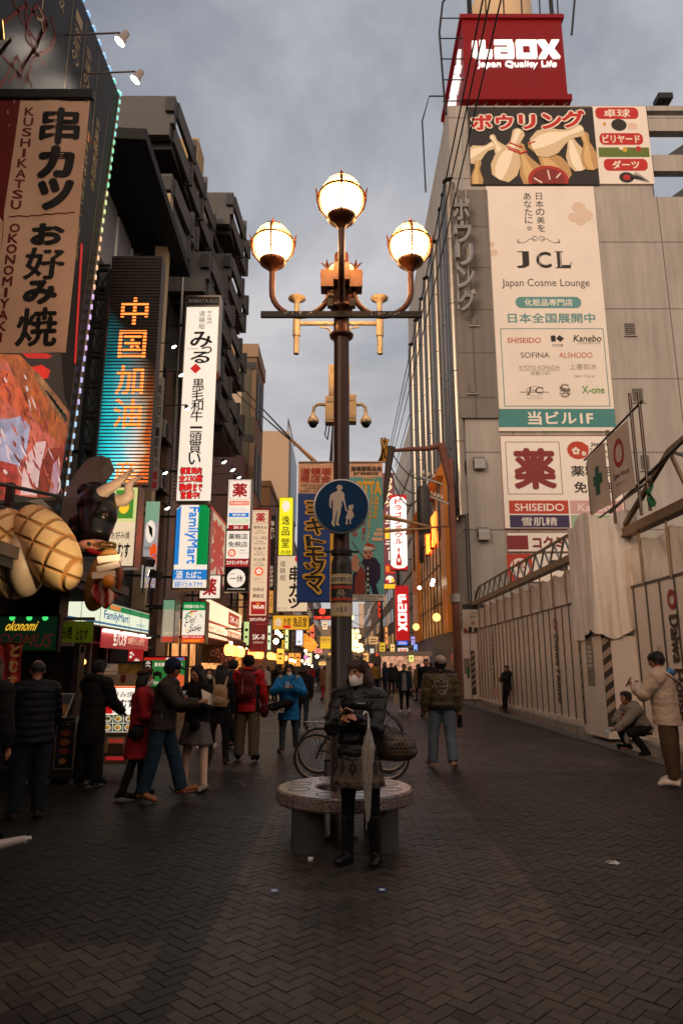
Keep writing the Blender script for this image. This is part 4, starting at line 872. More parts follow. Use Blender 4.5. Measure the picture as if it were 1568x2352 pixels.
 for nm, y0, y1, it, lab in (('safety_banner', 14.75, 15.9, [('r', 40, 28, 60, 75, gn), ('r', 30, 42, 72, 58, gn)], 'small cloth banner with green cross on the scaffold frame'),
  ('company_banner', 13.45, 14.58, [('o', 48, 36, 22, 8, rd_ := mat('#8f1a18'), 22), ('t', 'Daiwa House', 18, 64, 82, 73, mat('#2a211c'), {'b': .01}), ('t', '大和ハウスグループ', 28, 80, 72, 85, mat('#2a211c'))], 'small cloth banner with red ring emblem on the scaffold frame')):
  W = y1-y0; H = 1.45; q = thing(nm, lab, 'banner', (5.95, (y0+y1)/2, 5.78-.06*(y0 < 14)+.1*(y0 < 14)), -pi/2)
  wv = lambda x, z: .03*sin(x*5+z*2)*(.5-z/H)
  b = MB(); vs = [(-W/2+W*i/10, wv(-W/2+W*i/10, -H/2+H*j/10)+s_*.004, -H/2+H*j/10) for s_ in (0, 1) for j in range(11) for i in range(11)]
  b.add(vs, [(j*11+i, j*11+i+1, j*11+i+12, j*11+i+11) for j in range(10) for i in range(10)]+[(121+j*11+i, 121+j*11+i+11, 121+j*11+i+12, 121+j*11+i+1) for j in range(10) for i in range(10)], cl, True); b.build('cloth', q)
  draw(it, (0, 0, 100, 100), W, H, lambda x, z, l: (x, wv(x, z)-.003-l, z)).build('print', q)
 b = MB(); gf = mat('#145c35', .7); vs = [(.04*sin(j*1.3+i), -.1+.2*i/5+.03*sin(j*.8), .42-j*.07-.03*i*(j < 3)) for j in range(8) for i in range(6)]
 b.add(vs, [(j*6+i, j*6+i+1, j*6+i+7, j*6+i+6) for j in range(7) for i in range(5)], gf, True); q = b.build('flag', loc=P(1494, 1158, 12.85)); s_ = q.modifiers.new('s', 'SOLIDIFY'); s_.thickness = .01
 tag(q, 'crumpled green flag hanging beside the scaffold banners', 'flag')
 # far hoarding end facing the camera with the firm's banner
 Y = 32.6; t = thing('hoarding_end', 'narrow white hoarding end with striped tape facing up the street', 'fence', (0, Y, 0)); a, c = P(1064, 1530, Y).x, FX+.05
 b = MB(); b.box(a, c, 0, .2, .06, P(0, 1448, Y).z, pm); b.box(a+.33, a+.36, -.012, 0, .06, 3.1, jt); b.build('panel', t)
 it = [('r', 0, 0, 100, 100, st)]+[('p', [(0, 10+k*14), (100, 2+k*14), (100, 9+k*14), (0, 17+k*14)], w_) for k in range(6)]
 draw(it, (0, 0, 100, 100), .2, 2.0, lambda x, z, l: (a+.45+x, -.004-l, 1.25+z)).build('hazard_tape', t)
 b = MB(); b.box(a+.02, a+.3, -.02, 0, 1.2, 1.9, mat('#8d8072')); b.box(a+.15, a+.27, -.025, -.02, 1.0, 1.5, mat('#2d6a35')); b.build('notice', t)
 px = (1062, 1388, 1114, 1452); wh = mat('#c4b3a2', .6, bump=.3, bs=3)
 fsign('company_sheet', 'pale company sheet with phone number on the hoarding end', 'banner', px, Y-.1, .05, [('r', 1062, 1388, 1114, 1400, BLACK), ('t', '工業株式会社', 1078, 1405, 1112, 1411, bk), ('t', '環境事業部', 1078, 1414, 1104, 1420, bk), ('t', '.842-1258', 1080, 1426, 1113, 1435, rd_, {'b': .01}), ('p', [(1062, 1452), (1066, 1440), (1074, 1452)], rd_), ('r', 1074, 1440, 1082, 1452, BLACK), ('r', 1087, 1441, 1096, 1452, BLACK), ('r', 1100, 1442, 1108, 1452, BLACK)], face=wh, rim=0, body=wh)
hoarding_corner()
# ================================================================ left side
LXF = -6.0
def YX(x, y, X):
 "distance down the street and height of pixel (x, y) on the plane at X"
 u, v = x-784, 1176-y; fw = F*cos(PITCH)-v*sin(PITCH); up = F*sin(PITCH)+v*cos(PITCH)
 Y = X*fw/u; return Y, CAMZ+up*Y/fw
def meat_mat():
 m = bpy.data.materials.new('meat_photo'); m.use_nodes = True; nt = m.node_tree; N = nt.nodes; L = nt.links; B = N['Principled BSDF']; B.inputs['Roughness'].default_value = .3
 tc = N.new('ShaderNodeTexCoord'); mp = N.new('ShaderNodeMapping'); mp.inputs['Rotation'].default_value = (R(-55), 0, 0); mp.inputs['Scale'].default_value = (1, .22, .8); L.new(tc.outputs['Object'], mp.inputs[0])
 n = N.new('ShaderNodeTexNoise'); n.inputs['Scale'].default_value = 1.5; n.inputs['Detail'].default_value = 10; n.inputs['Roughness'].default_value = .66; n.inputs['Distortion'].default_value = .5; L.new(mp.outputs[0], n.inputs[0])
 cr = N.new('ShaderNodeValToRGB'); e = cr.color_ramp.elements; e[0].position = .3; e[0].color = (.09, .008, .004, 1); e[1].position = .72; e[1].color = (.7, .5, .5, 1)
 for p, c in ((.4, (.3, .02, .008)), (.45, (.42, .06, .015)), (.5, (.55, .17, .09)), (.54, (.3, .02, .02)), (.6, (.55, .25, .24)), (.66, (.5, .32, .4))): x = e.new(p); x.color = (*c, 1)
 L.new(n.outputs[0], cr.inputs[0]); L.new(cr.outputs[0], B.inputs['Base Color']); L.new(cr.outputs[0], B.inputs['Emission Color']); B.inputs['Emission Strength'].default_value = .85
 return m
def billboard():
 X = -5.2; t = thing('dark_billboard', 'huge black restaurant billboard edged with coloured LED lights at left', 'billboard', (X, 0, 0))
 dk = mat((.008, .0085, .0085), .42, var=.2, vs=.6, spec=.1); gold = mat((.35, .22, .05), .4); rdl = mat((.13, .014, .008), .6, spec=.15)
 yt, zt = YX(273, 215, X); yb, zb = YX(130, 1252, X)
 b = MB(); pr = [(1.5, zb), (yb, zb), (yt, zt), (1.5, zt)]
 M = Matrix(((0, -1, 0, 0), (1, 0, 0, 0), (0, 0, 1, 0), (0, 0, 0, 1)))     # prism x -> world Y, y -> -X
 b.prism(pr, 0, .35, dk, M); b.build('panel', t)
 b = MB(); b.box(-8, -.36, 1.5, yb-.3, zb, zt-.2, mat((.02, .02, .02), .8)); b.build('block', t)
 def ln(pts, w, m): draw([('l', [(a, -c) for a, c in pts], w, m)], (0, 0, 1, 1), 1, 1, lambda x, z, l: (.004+l, x+.5, z-.5), bb)
 bb = MB()
 q = lambda x, y: YX(x, y, X)
 for pts in ([(0, 60), (60, 10), (110, 60), (60, 140), (20, 190)], [(30, 0), (80, 110), (40, 180)], [(60, 0), (60, 90), (105, 150)], [(0, 120), (60, 190), (100, 60)], [(118, 40), (128, 80), (118, 110), (80, 130)], [(85, 10), (60, 60), (84, 95), (110, 50), (85, 10)], [(0, 200), (40, 130), (75, 200)]): ln([q(*p) for p in pts], .06, rdl)
 bb.prism([(-q(158, 205)[0], q(158, 205)[1]), (-q(178, 320)[0], q(178, 320)[1]), (-q(214, 330)[0], q(214, 330)[1])], -.006, -.004, rdl, Matrix(((0, -1, 0, 0), (-1, 0, 0, 0), (0, 0, 1, 0), (0, 0, 0, 1))))
 for t_, y0, z0, z1, h in (('日本名物串揚どて焼元祖', 11.7, 12.3, 9.3, .26), ('一本足の', 10.9, 14.2, 13.0, .25), ('幸運の神様', 11.5, 14.0, 12.4, .22), ('大阪', 10.1, 14.3, 13.4, .25), ('秘伝のソース', 9.5, 14.4, 12.3, .22), ('創業昭和四年', 12.3, 13.0, 11.2, .16)):
  draw([('v', t_, y0, -z0, y0+h*1.3, -z1, gold, {'gap': .1, 'b': .01})], (0, 0, 1, 1), 1, 1, lambda x, z, l: (.004+l, x+.5, z-.5), bb)
 for y0 in (10.75, 11.4, 12.15): ln([(y0, 14.4), (y0, 12.0)], .015, gold)
 ln([(12.9, 13.6), (12.3, 6)], .012, gold)
 ln([q(*p) for p in ((188, 560), (172, 835))], .11, mat((.5, .008, .006), .5, em=.5))
 bb.build('print', t)
 def reg(pts, c, l, var=.5, vs=2.2, em=.6):
  q = [YX(min(zx*.2506, 168), 564.5+zy*.2506, X) for zx, zy in pts]
  mb.add([(.004+l*.003, y, z) for y, z in q], [tuple(range(len(q)))], E(c, em, var=var, vs=vs))
 mb = MB()
 reg([(-700, 940), (560, 985), (590, 1380), (650, 1560), (640, 1700), (505, 2330), (-900, 2420)], (.012, .008, .007), 0)
 reg([(200, 985), (420, 985), (480, 1010), (440, 1035), (250, 1030)], (.6, .008, .004), 1); reg([(290, 1110), (380, 1090), (460, 1140), (440, 1210), (360, 1230), (300, 1180)], (.65, .012, .006), 1)
 reg([(-700, 960), (180, 1000), (340, 1165), (430, 1260), (560, 1430), (635, 1530), (612, 1760), (560, 1830), (430, 1720), (300, 1580), (180, 1330), (60, 1100), (-700, 1000)], (.42, .10, .025), 2, .85, 3.2)
 reg([(300, 1160), (345, 1165), (450, 1290), (560, 1440), (615, 1520), (600, 1640), (520, 1560), (400, 1380)], (.30, .13, .05), 3, .9, 4)
 for k in range(6): reg([(400+k*34, 1320+k*42), (430+k*34, 1330+k*42), (500+k*24, 1420+k*38), (470+k*24, 1420+k*38)], (.012, .02, .018), 4)
 reg([(-900, 1080), (60, 1060), (180, 1330), (300, 1580), (430, 1720), (560, 1830), (535, 1920), (440, 1860), (360, 2060), (340, 2310), (180, 2290), (-100, 2200), (-900, 2100)], (.58, .13, .09), 3, .6, 2.6)
 reg([(-300, 1500), (60, 1590), (190, 1560), (270, 1650), (235, 1900), (140, 2060), (-300, 2020)], (.36, .36, .52), 4, .5, 3)
 reg([(60, 1150), (150, 1230), (270, 1500), (240, 1620), (120, 1480), (-300, 1200), (-300, 1100)], (.62, .11, .04), 4, .7, 3)
 reg([(245, 1920), (330, 1800), (420, 1790), (360, 2050), (330, 2290), (180, 2280), (200, 2080)], (.72, .50, .50), 5, .35, 4)
 reg([(440, 1860), (540, 1850), (600, 1760), (560, 2050), (510, 2300), (345, 2310), (362, 2060)], (.26, .03, .018), 5, .7, 3.5)
 reg([(-900, 1980), (-50, 1960), (150, 2010), (165, 2230), (100, 2330), (-900, 2330)], (.36, .04, .03), 5, .75, 3)
 reg([(480, 2000), (520, 1960), (545, 2060), (505, 2300), (440, 2300)], (.5, .28, .36), 6, .4, 4)
 rn = random.Random(9)
 for k in range(130):
  x = rn.uniform(-80, 600); y = rn.uniform(1080, 2260); lim = 1150+max(0, x-180)*.95
  if y < lim: continue
  a = R(rn.uniform(52, 78)) if x < 450 else R(rn.uniform(75, 100)); L_ = rn.uniform(30, 150); w = rn.uniform(3, 13); dx, dy = cos(a)*L_, sin(a)*L_
  x2, y2 = min(x+dx, 600), min(y+dy, 2280); c = rn.choice(((.7, .55, .55), (.5, .1, .08), (.3, .03, .015), (.5, .1, .03), (.12, .02, .01), (.25, .03, .03)))
  reg([(x, y), (x+w, y+rn.uniform(-6, 6)), ((x+x2)/2+w*1.5, (y+y2)/2), (x2, y2), ((x+x2)/2-w*.5, (y+y2)/2+8)], c, 7+k % 5*.3, .5, 6, .7)
 mb.build('meat_picture', t)
 b = MB(); n = 46; cols = [(.05, .1, 1), (.05, .5, 1), (.0, .9, .75), (0, .9, .3), (.6, .8, .1), (1, .4, .05), (.7, .3, .9), (.4, .35, 1), (.2, .6, 1), (.4, .8, 1)]
 cm = [E(tuple(.35+.3*a for a in c), 1.0, emc=tuple(.25+.6*a for a in c)) for c in cols]
 for i in range(n):
  k = i/(n-1); y = yt+(yb-yt)*k; z = zt+(zb-zt)*k; b.box(.03, .06, y-.01, y+.03, z-.05, z+.05, cm[min(9, 2+int(k*8))])
 for i in range(26): y = yt-.33*i; b.box(-.05, .03, y-.06, y+.06, zt-.0, zt+.05, cm[2 if i < 2 else (1 if i < 9 else 0)])
 b.build('led_strip', t)
 b = MB(); b.bar((.0, yt+.03, zt), (.0, yb+.03, zb), .05, .06, mat((.35, .3, .22), .4, .6)); b.build('edge_trim', t)
 for xx, yy, lab in ((278, 92, 'upper white arm lamp reaching over the LED edged billboard'), (313, 180, 'lower white arm lamp reaching over the LED edged billboard')):
  u, v = xx-784, 1176-yy; lx = -4.2; Y, z = YX(xx, yy, lx)
  q = thing('arm_lamp', lab, 'lamp', (lx, Y, z), 0, 'arm lamps on the dark billboard'); cr = mat((.55, .47, .4), .4)
  b = MB(); b.tube([(-1.0, 0, .12), (-.02, 0, .17)], .018, GREYMETAL, 8); b.build('arm', q)
  d = V((-.6, 0, -1)).normalized(); rot = d.to_track_quat('-Z', 'Y').to_matrix().to_4x4()
  b = MB(); b.lathe([(.03, .22), (.065, .2), (.07, .08), (.115, -.04), (.118, -.05), (.105, -.045)], cr, 18, M=rot); b.build('lamp_shade', q)
  b = MB(); b.lathe([(.105, -.045), (0, -.03)], E((1, .93, .85), 14), 18, M=rot); b.build('bulb', q)
  l = bpy.data.lights.new('lamp_light', 'SPOT'); l.energy = 85; l.spot_size = R(95); l.spot_blend = .7; l.shadow_soft_size = .1; l.color = (1, .86, .68)
  o = bpy.data.objects.new('lamp_light', l); COL.objects.link(o); o.parent = q; o.location = d*.08; o.rotation_euler = d.to_track_quat('-Z', 'Y').to_euler()
billboard()
def hang_banner():
 Y = 8.7; px = (-60, 232, 207, 812); t = None
 pk = mat('#dcb8a0', .75, var=.05, vs=1.5); bk = mat('#0f0e0e', .6); rd = mat('#6d1414', .6); wh = pk
 X1 = P(207, 235, Y).x; zt, zb = P(0, 232, Y).z, P(0, 810, Y).z; W = 1.62; H = zt-zb; xs = W/267
 t = thing('restaurant_banner', 'long pink restaurant banner with black brush kana hanging at upper left', 'banner', (X1-W/2, Y, (zt+zb)/2))
 wv = lambda x, z: .012*sin(z*2.2+x*3)+.008*sin(x*11+z)
 b = MB(); nx, nz = 10, 30; vs = [(-W/2+W*i/nx, wv(-W/2+W*i/nx, -H/2+H*j/nz)+s_*.006, -H/2+H*j/nz) for s_ in (0, 1) for j in range(nz+1) for i in range(nx+1)]; q = nx+1; q2 = q*(nz+1); fs = []
 for j in range(nz):
  for i in range(nx): k = j*q+i; fs += [(k, k+1, k+1+q, k+q), (k+q2, k+q+q2, k+1+q+q2, k+1+q2)]
 b.add(vs, fs, pk, True); b.build('cloth', t)
 # item px: x in 1568-space of the banner (207 right edge at top), sheared away because the banner itself is straight
 U = lambda x, y: x+.096*(y-235)      # undo perspective lean
 it = [('p', [(-60, 232), (35, 232), (33, 300), (30, 400), (28, 500), (33, 560), (29, 700), (32, 812), (-60, 812)], rd)]
 def bx(t_, x0, y0, x1, y1, m, **o): ym = (y0+y1)/2; it.append(('t', t_, U(x0, ym), y0, U(x1, ym), y1, m, o))
 bx('串', 84, 249, 184, 342, bk, b=.06); bx('カ', 78, 344, 170, 422, bk, b=.085); bx('ツ', 77, 421, 167, 497, bk, b=.085)
 bx('お', 66, 526, 146, 578, bk, b=.075); bx('好', 53, 582, 147, 656, bk, b=.05); bx('み', 52, 656, 133, 710, bk, b=.075); bx('焼', 38, 716, 134, 800, bk, b=.05)
 for i, c in enumerate('KUSHIKATSU'):
  y0 = 249+i*25; w = 12 if c != 'I' else 4; xc = 58-i*3.1; bx(c, xc-w, y0, xc+w, y0+21.5, rd, b=.03)
 for i, c in enumerate('OKONOMIYAKI'):
  y0 = 529+i*24; w = 12 if c != 'I' else 4; xc = 30-i*2.9; bx(c, xc-w, y0, xc+w, y0+21, rd, b=.03)
 it.append(('l', [(U(15, 520)+k*10.2, 513-k*.8+1.2*sin(k*2.1)) for k in range(16)], 3, rd))
 bx('8', -30, 250, 6, 290, pk, b=.06); bx('F', -30, 290, 8, 330, pk, b=.04); bx('新世界', -24, 405, 5, 470, pk)
 draw(it, px, W, H, lambda x, z, l: (x, wv(x, z)-.002-l, z), step=.0015).build('print', t)
 b = MB(); b.box(-W/2-.2, W/2+.04, -.03, .06, H/2+.05, H/2+.19, BLACK)
 for k in range(5): b.tube([(-W/2+.1+k*(W-.15)/4, 0, H/2-.03), (-W/2+.1+k*(W-.15)/4, 0, H/2+.06)], .008, BLACK, 6)
 b.build('hanger_bar', t)
 b = MB(); p = P(8, 68, 7.2); b.lathe([(.05, .25), (.09, .2), (.12, 0), (.11, -.0)], BLACK, 18, M=Matrix.Rotation(R(-100), 4, 'Y')); q = thing('warm_spotlight', 'black spotlight with warm glowing lens at upper left corner', 'spotlight', p, .4)
 b.build('housing', q); b = MB(); b.lathe([(.11, -.004), (0, .01)], E((1, .5, .14), 8), 18, M=Matrix.Rotation(R(-100), 4, 'Y')); b.build('lens', q); b = MB(); b.tube([(.1, 0, -.1), (-.2, .5, -.25), (-1.2, .6, -.3)], .025, BLACK, 6); b.build('arm', q)
hang_banner()
# ---------------------------------------------------------------- buildings
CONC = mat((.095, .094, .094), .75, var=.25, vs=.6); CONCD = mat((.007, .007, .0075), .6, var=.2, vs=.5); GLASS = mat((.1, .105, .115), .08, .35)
def windows(b, x, y0, y1, z0, z1, ny, nz, m, fr, d=.06):
 for j in range(nz):
  for i in range(ny):
   a = y0+(y1-y0)*(i+.12)/ny; c = y0+(y1-y0)*(i+.88)/ny; e = z0+(z1-z0)*(j+.2)/nz; f = z0+(z1-z0)*(j+.8)/nz
   b.box(x-.05, x+.03, a, c, e, f, m); b.box(x-.05, x+d, a-.06, a, e-.06, f+.06, fr); b.box(x-.05, x+d, c, c+.06, e-.06, f+.06, fr)
def cornice_building():
 t = thing('cornice_building', 'dark concrete building with stepped jutting cornices on every floor', 'building', (0, 0, 0)); X = LXF
 b = MB(); b.box(-16, -6.95, 21, 32, 0, 20.6, CONC); b.build('wall', t)
 b = MB(); b.box(-15, -6.5, 23.5, 27.8, 0, 16, CONCD); b.box(-15, -6.4, 27.8, 32, 0, 22, CONC); b.box(-13, -7.3, 29, 31.5, 22, 25.6, CONC); b.build('rear_wall', t)
 b = MB(); b.box(-8.8, -7.0, 28.6, 30, 25.0, 26.8, mat((.4, .27, .12), .7)); b.build('roof_box', t)
 def storey(ya, yb, z, xo, dep=2.6):
  "a jutting floor: dark soffit, end gable, two stepped parapet rails of broken lengths; xo = street edge"
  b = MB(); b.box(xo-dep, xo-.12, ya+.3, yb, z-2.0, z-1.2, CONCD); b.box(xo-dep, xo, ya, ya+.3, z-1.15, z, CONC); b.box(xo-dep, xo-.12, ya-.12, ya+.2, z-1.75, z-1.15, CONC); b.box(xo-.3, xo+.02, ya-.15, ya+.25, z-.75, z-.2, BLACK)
  y = ya+.3; k = 0; o = 0
  while y < yb-.3:
   w = min(2.1, yb-y)
   for za, zb_, ou in ((-1.75, -1.0, .0), (-.75, 0, .1)):
    p = [(xo-.16+ou, y, z+za+.08), (xo-.03+ou, y, z+za+.08), (xo+.12+ou, y+w, z+za-.12), (xo-.02+ou, y+w, z+za-.12), (xo-.16+ou, y, z+zb_), (xo-.03+ou, y, z+zb_), (xo+.12+ou, y+w, z+zb_-.16), (xo-.02+ou, y+w, z+zb_-.16)]
    b.add(p, [(0, 1, 2, 3), (7, 6, 5, 4), (0, 4, 5, 1), (1, 5, 6, 2), (2, 6, 7, 3), (3, 7, 4, 0)], CONC)
    b.box(xo-.1+ou, xo+.2+ou, y+w-.16, y+w, z+za-.16, z+zb_+.12, CONC)
   y += w; k += 1
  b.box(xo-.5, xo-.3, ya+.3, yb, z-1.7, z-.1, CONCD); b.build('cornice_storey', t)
 storey(20.8, 32, 21.7, -6.0); storey(21, 24.3, 18.6, -6.0)
 for z in (17.1, 13.7): storey(23.4, 27.8, z, -5.05)
 for z in (23.2, 20, 16.8, 13.5): storey(27.9, 31.9, z, -5.05)
 for y, z in ((22.2, 9.2), (22.2, 7.4), (24.4, 11.4), (26.2, 11.4), (25.2, 8.9), (29, 11.2)):
  b = MB(); gm = mat((.2, .19, .17), .5, var=.2); b.box(-6.5, -6.05, y, y+.9, z, z+.65, gm); b.lathe([(.27, 0), (.27, .012), (0, .012)], DARKMETAL, 16, M=Matrix.Translation((-6.05, y+.36, z+.33)) @ Matrix.Rotation(pi/2, 4, 'Y')); b.box(-6.5, -5.98, y-.04, y+.94, z-.07, z-.01, DARKMETAL); b.build('air_conditioner', t)
 for y in (23.3, 27.7): b = MB(); b.tube([(-6.0, y, 3), (-6.0, y, 16)], .06, GREYMETAL, 8); b.build('drainpipe', t)
 b = MB(); b.box(-6.3, -5.9, 20.6, 21.0, 3.2, 17.5, mat((.42, .31, .18), .7, var=.2, vs=2)); b.build('column', t)
 for z in (17.5, 14.6):
  for i in range(5): b = MB(); b.box(-7.0, -6.92, 21.8+i*1.9, 23.2+i*1.9, z, z+2, GLASS); b.build('window', t)
cornice_building()
def glass_building():
 X = -6.0; t = thing('glass_building', 'glass fronted building under a wide black roof canopy behind the LED screen', 'building', (0, 0, 0))
 ya, za = YX(335, 320, X+.55); yb, zb = YX(437, 637, X+.55)
 b = MB(); b.box(-13, X-1.2, 13.9, yb+3, 0, zb-1, CONCD); b.build('wall', t)
 for k in range(4):
  for j in range(3): b = MB(); b.box(X-1.2, X-1.12, ya+k*(yb-ya)/4+.1, ya+(k+1)*(yb-ya)/4-.1, 4.5+j*4, 8.2+j*4, mat((.35, .36, .38), .1, .0)); b.build('window', t)
 b = MB(); s_ = [(X-3, ya, za+.2), (X+.55, ya, za), (X+.55, yb, zb), (X-3, yb, zb+.2)]
 b.add([*s_, *[(x, y, z+.35) for x, y, z in s_]], [(3, 2, 1, 0), (4, 5, 6, 7), (0, 1, 5, 4), (1, 2, 6, 5), (2, 3, 7, 6), (3, 0, 4, 7)], mat((.006, .0065, .006), .6, spec=.2))
 b.build('canopy', t)
 b = MB(); p = YX(210, 640, X+.2); b.tube([(X-.5, 14.4, 4), (X-.5, 14.4, 15.5)], .42, mat((.09, .11, .13), .25, .4), 24); b.build('column', t)
 # steel lattice between billboard and screen
 q = thing('lattice_frame', 'black steel lattice tower between billboard and LED screen', 'frame', (0, 0, 0)); b = MB(); Y = 15.0
 l0, l1 = P(222, 620, Y), P(252, 620, Y); g0, g1 = P(183, 1105, Y), P(214, 1105, Y); xa = (l0.x+g0.x)/2; xb = (l1.x+g1.x)/2
 for x in (xa, xb): b.bar((x, Y, g0.z-1), (x, Y, l0.z), .1, .1, BLACK)
 n = 7
 for i in range(n+1):
  z = g0.z+(l0.z-g0.z)*i/n; b.bar((xa, Y, z), (xb, Y, z), .08, .07, BLACK); b.bar((xa, Y, z+.12), (xb, Y, z+.12), .06, .05, BLACK)
  if i < n: z1 = g0.z+(l0.z-g0.z)*(i+1)/n; b.bar((xa, Y, z), (xb, Y, z1), .025, .025, BLACK); b.bar((xb, Y, z), (xa, Y, z1), .025, .025, BLACK)
 b.build('lattice', q)
 b = MB(); b.box(xa-.1, xb+.15, Y+.5, Y+.55, g0.z-1, l0.z+.3, mat((.16, .16, .16), .5)); b.build('backing', q)
glass_building()
def led_screen():
 m = bpy.data.materials.new('led_screen'); m.use_nodes = True; nt = m.node_tree; N = nt.nodes; L = nt.links; B = N['Principled BSDF']
 def common(m, textcol=None):
  nt = m.node_tree; N = nt.nodes; L = nt.links; B = N['Principled BSDF']; B.inputs['Base Color'].default_value = (.03, .022, .018, 1); B.inputs['Roughness'].default_value = .5
  tc = N.new('ShaderNodeTexCoord'); sp = N.new('ShaderNodeSeparateXYZ'); L.new(tc.outputs['Object'], sp.inputs[0])
  f = N.new('ShaderNodeMath'); f.operation = 'MULTIPLY'; f.inputs[1].default_value = 11.5; L.new(sp.outputs[2], f.inputs[0])
  fr = N.new('ShaderNodeMath'); fr.operation = 'FRACT'; L.new(f.outputs[0], fr.inputs[0])
  gt = N.new('ShaderNodeMath'); gt.operation = 'GREATER_THAN'; gt.inputs[1].default_value = .42; L.new(fr.outputs[0], gt.inputs[0])
  return N, L, B, tc, sp, gt
 N, L, B, tc, sp, gt = common(m)
 n = N.new('ShaderNodeTexNoise'); n.inputs['Scale'].default_value = 1.6; n.inputs['Detail'].default_value = 5; L.new(tc.outputs['Object'], n.inputs[0])
 # content: dark above, cyan at left fading to white and orange at right further down
 xr = N.new('ShaderNodeMapRange'); xr.inputs[1].default_value = -.7; xr.inputs[2].default_value = .95; L.new(sp.outputs[0], xr.inputs[0])
 xa = N.new('ShaderNodeMath'); xa.operation = 'MULTIPLY_ADD'; xa.inputs[1].default_value = .5; L.new(n.outputs[0], xa.inputs[0]); L.new(xr.outputs[0], xa.inputs[2])
 cr = N.new('ShaderNodeValToRGB'); e = cr.color_ramp.elements; e[0].position = .3; e[0].color = (.0, .25, .28, 1); e[1].position = 1.0; e[1].color = (.8, .16, .03, 1)
 for p, c in ((.48, (.02, .55, .6)), (.64, (.2, .75, .8)), (.8, (.9, .8, .7)), (.93, (.9, .5, .25))): x = e.new(p); x.color = (*c, 1)
 L.new(xa.outputs[0], cr.inputs[0])
 zr = N.new('ShaderNodeMath'); zr.operation = 'MULTIPLY_ADD'; zr.inputs[1].default_value = 2.2; L.new(xr.outputs[0], zr.inputs[0]); L.new(sp.outputs[2], zr.inputs[2])
 zf = N.new('ShaderNodeMapRange'); zf.inputs[1].default_value = 1.75; zf.inputs[2].default_value = -1.7; zf.inputs[3].default_value = .0; zf.inputs[4].default_value = 1.5; L.new(zr.outputs[0], zf.inputs[0])
 mu = N.new('ShaderNodeMath'); mu.operation = 'MULTIPLY'; L.new(zf.outputs[0], mu.inputs[0]); L.new(gt.outputs[0], mu.inputs[1])
 L.new(cr.outputs[0], B.inputs['Emission Color']); L.new(mu.outputs[0], B.inputs['Emission Strength'])
 m2 = bpy.data.materials.new('led_text'); m2.use_nodes = True
 N, L, B, tc, sp, gt = common(m2); B.inputs['Emission Color'].default_value = (1, .2, .035, 1); mm = N.new('ShaderNodeMath'); mm.operation = 'MULTIPLY_ADD'; mm.inputs[1].default_value = 2.6; mm.inputs[2].default_value = .35; L.new(gt.outputs[0], mm.inputs[0]); L.new(mm.outputs[0], B.inputs['Emission Strength'])
 px = (237, 588, 357, 1112); Y = 15.3; sl = mat((.045, .034, .028), .5)
 it = []
 for c, y0 in (('中', 690), ('国', 768), ('加', 850), ('油', 925), ('産', 1062)): it.append(('t', c, 268 if c != '産' else 280, y0, 332, y0+66 if c != '産' else 1110, m2, {'b': .03}))
 it = [(i[0], i[1], *i[2:]) for i in it]
 t = fsign('led_screen', 'vertical LED screen with orange characters over cyan and white glow', 'led screen', px, Y, .35, it, face=m, wall=-6.6, rim=.0, body=sl)
 b = MB(); H = P(0, 588, Y).z-P(0, 1112, Y).z; W = P(357, 850, Y).x-P(237, 850, Y).x; n = int(H*11.5)
 zc = t.location.z
 for k in range(n+1): z = -H/2+(k-((-H/2*11.5) % 1))/11.5+.21/11.5; b.box(-W/2, W/2, -.02, -.006, z-.012, z+.012, sl)
 b.build('louvre', t)
led_screen()
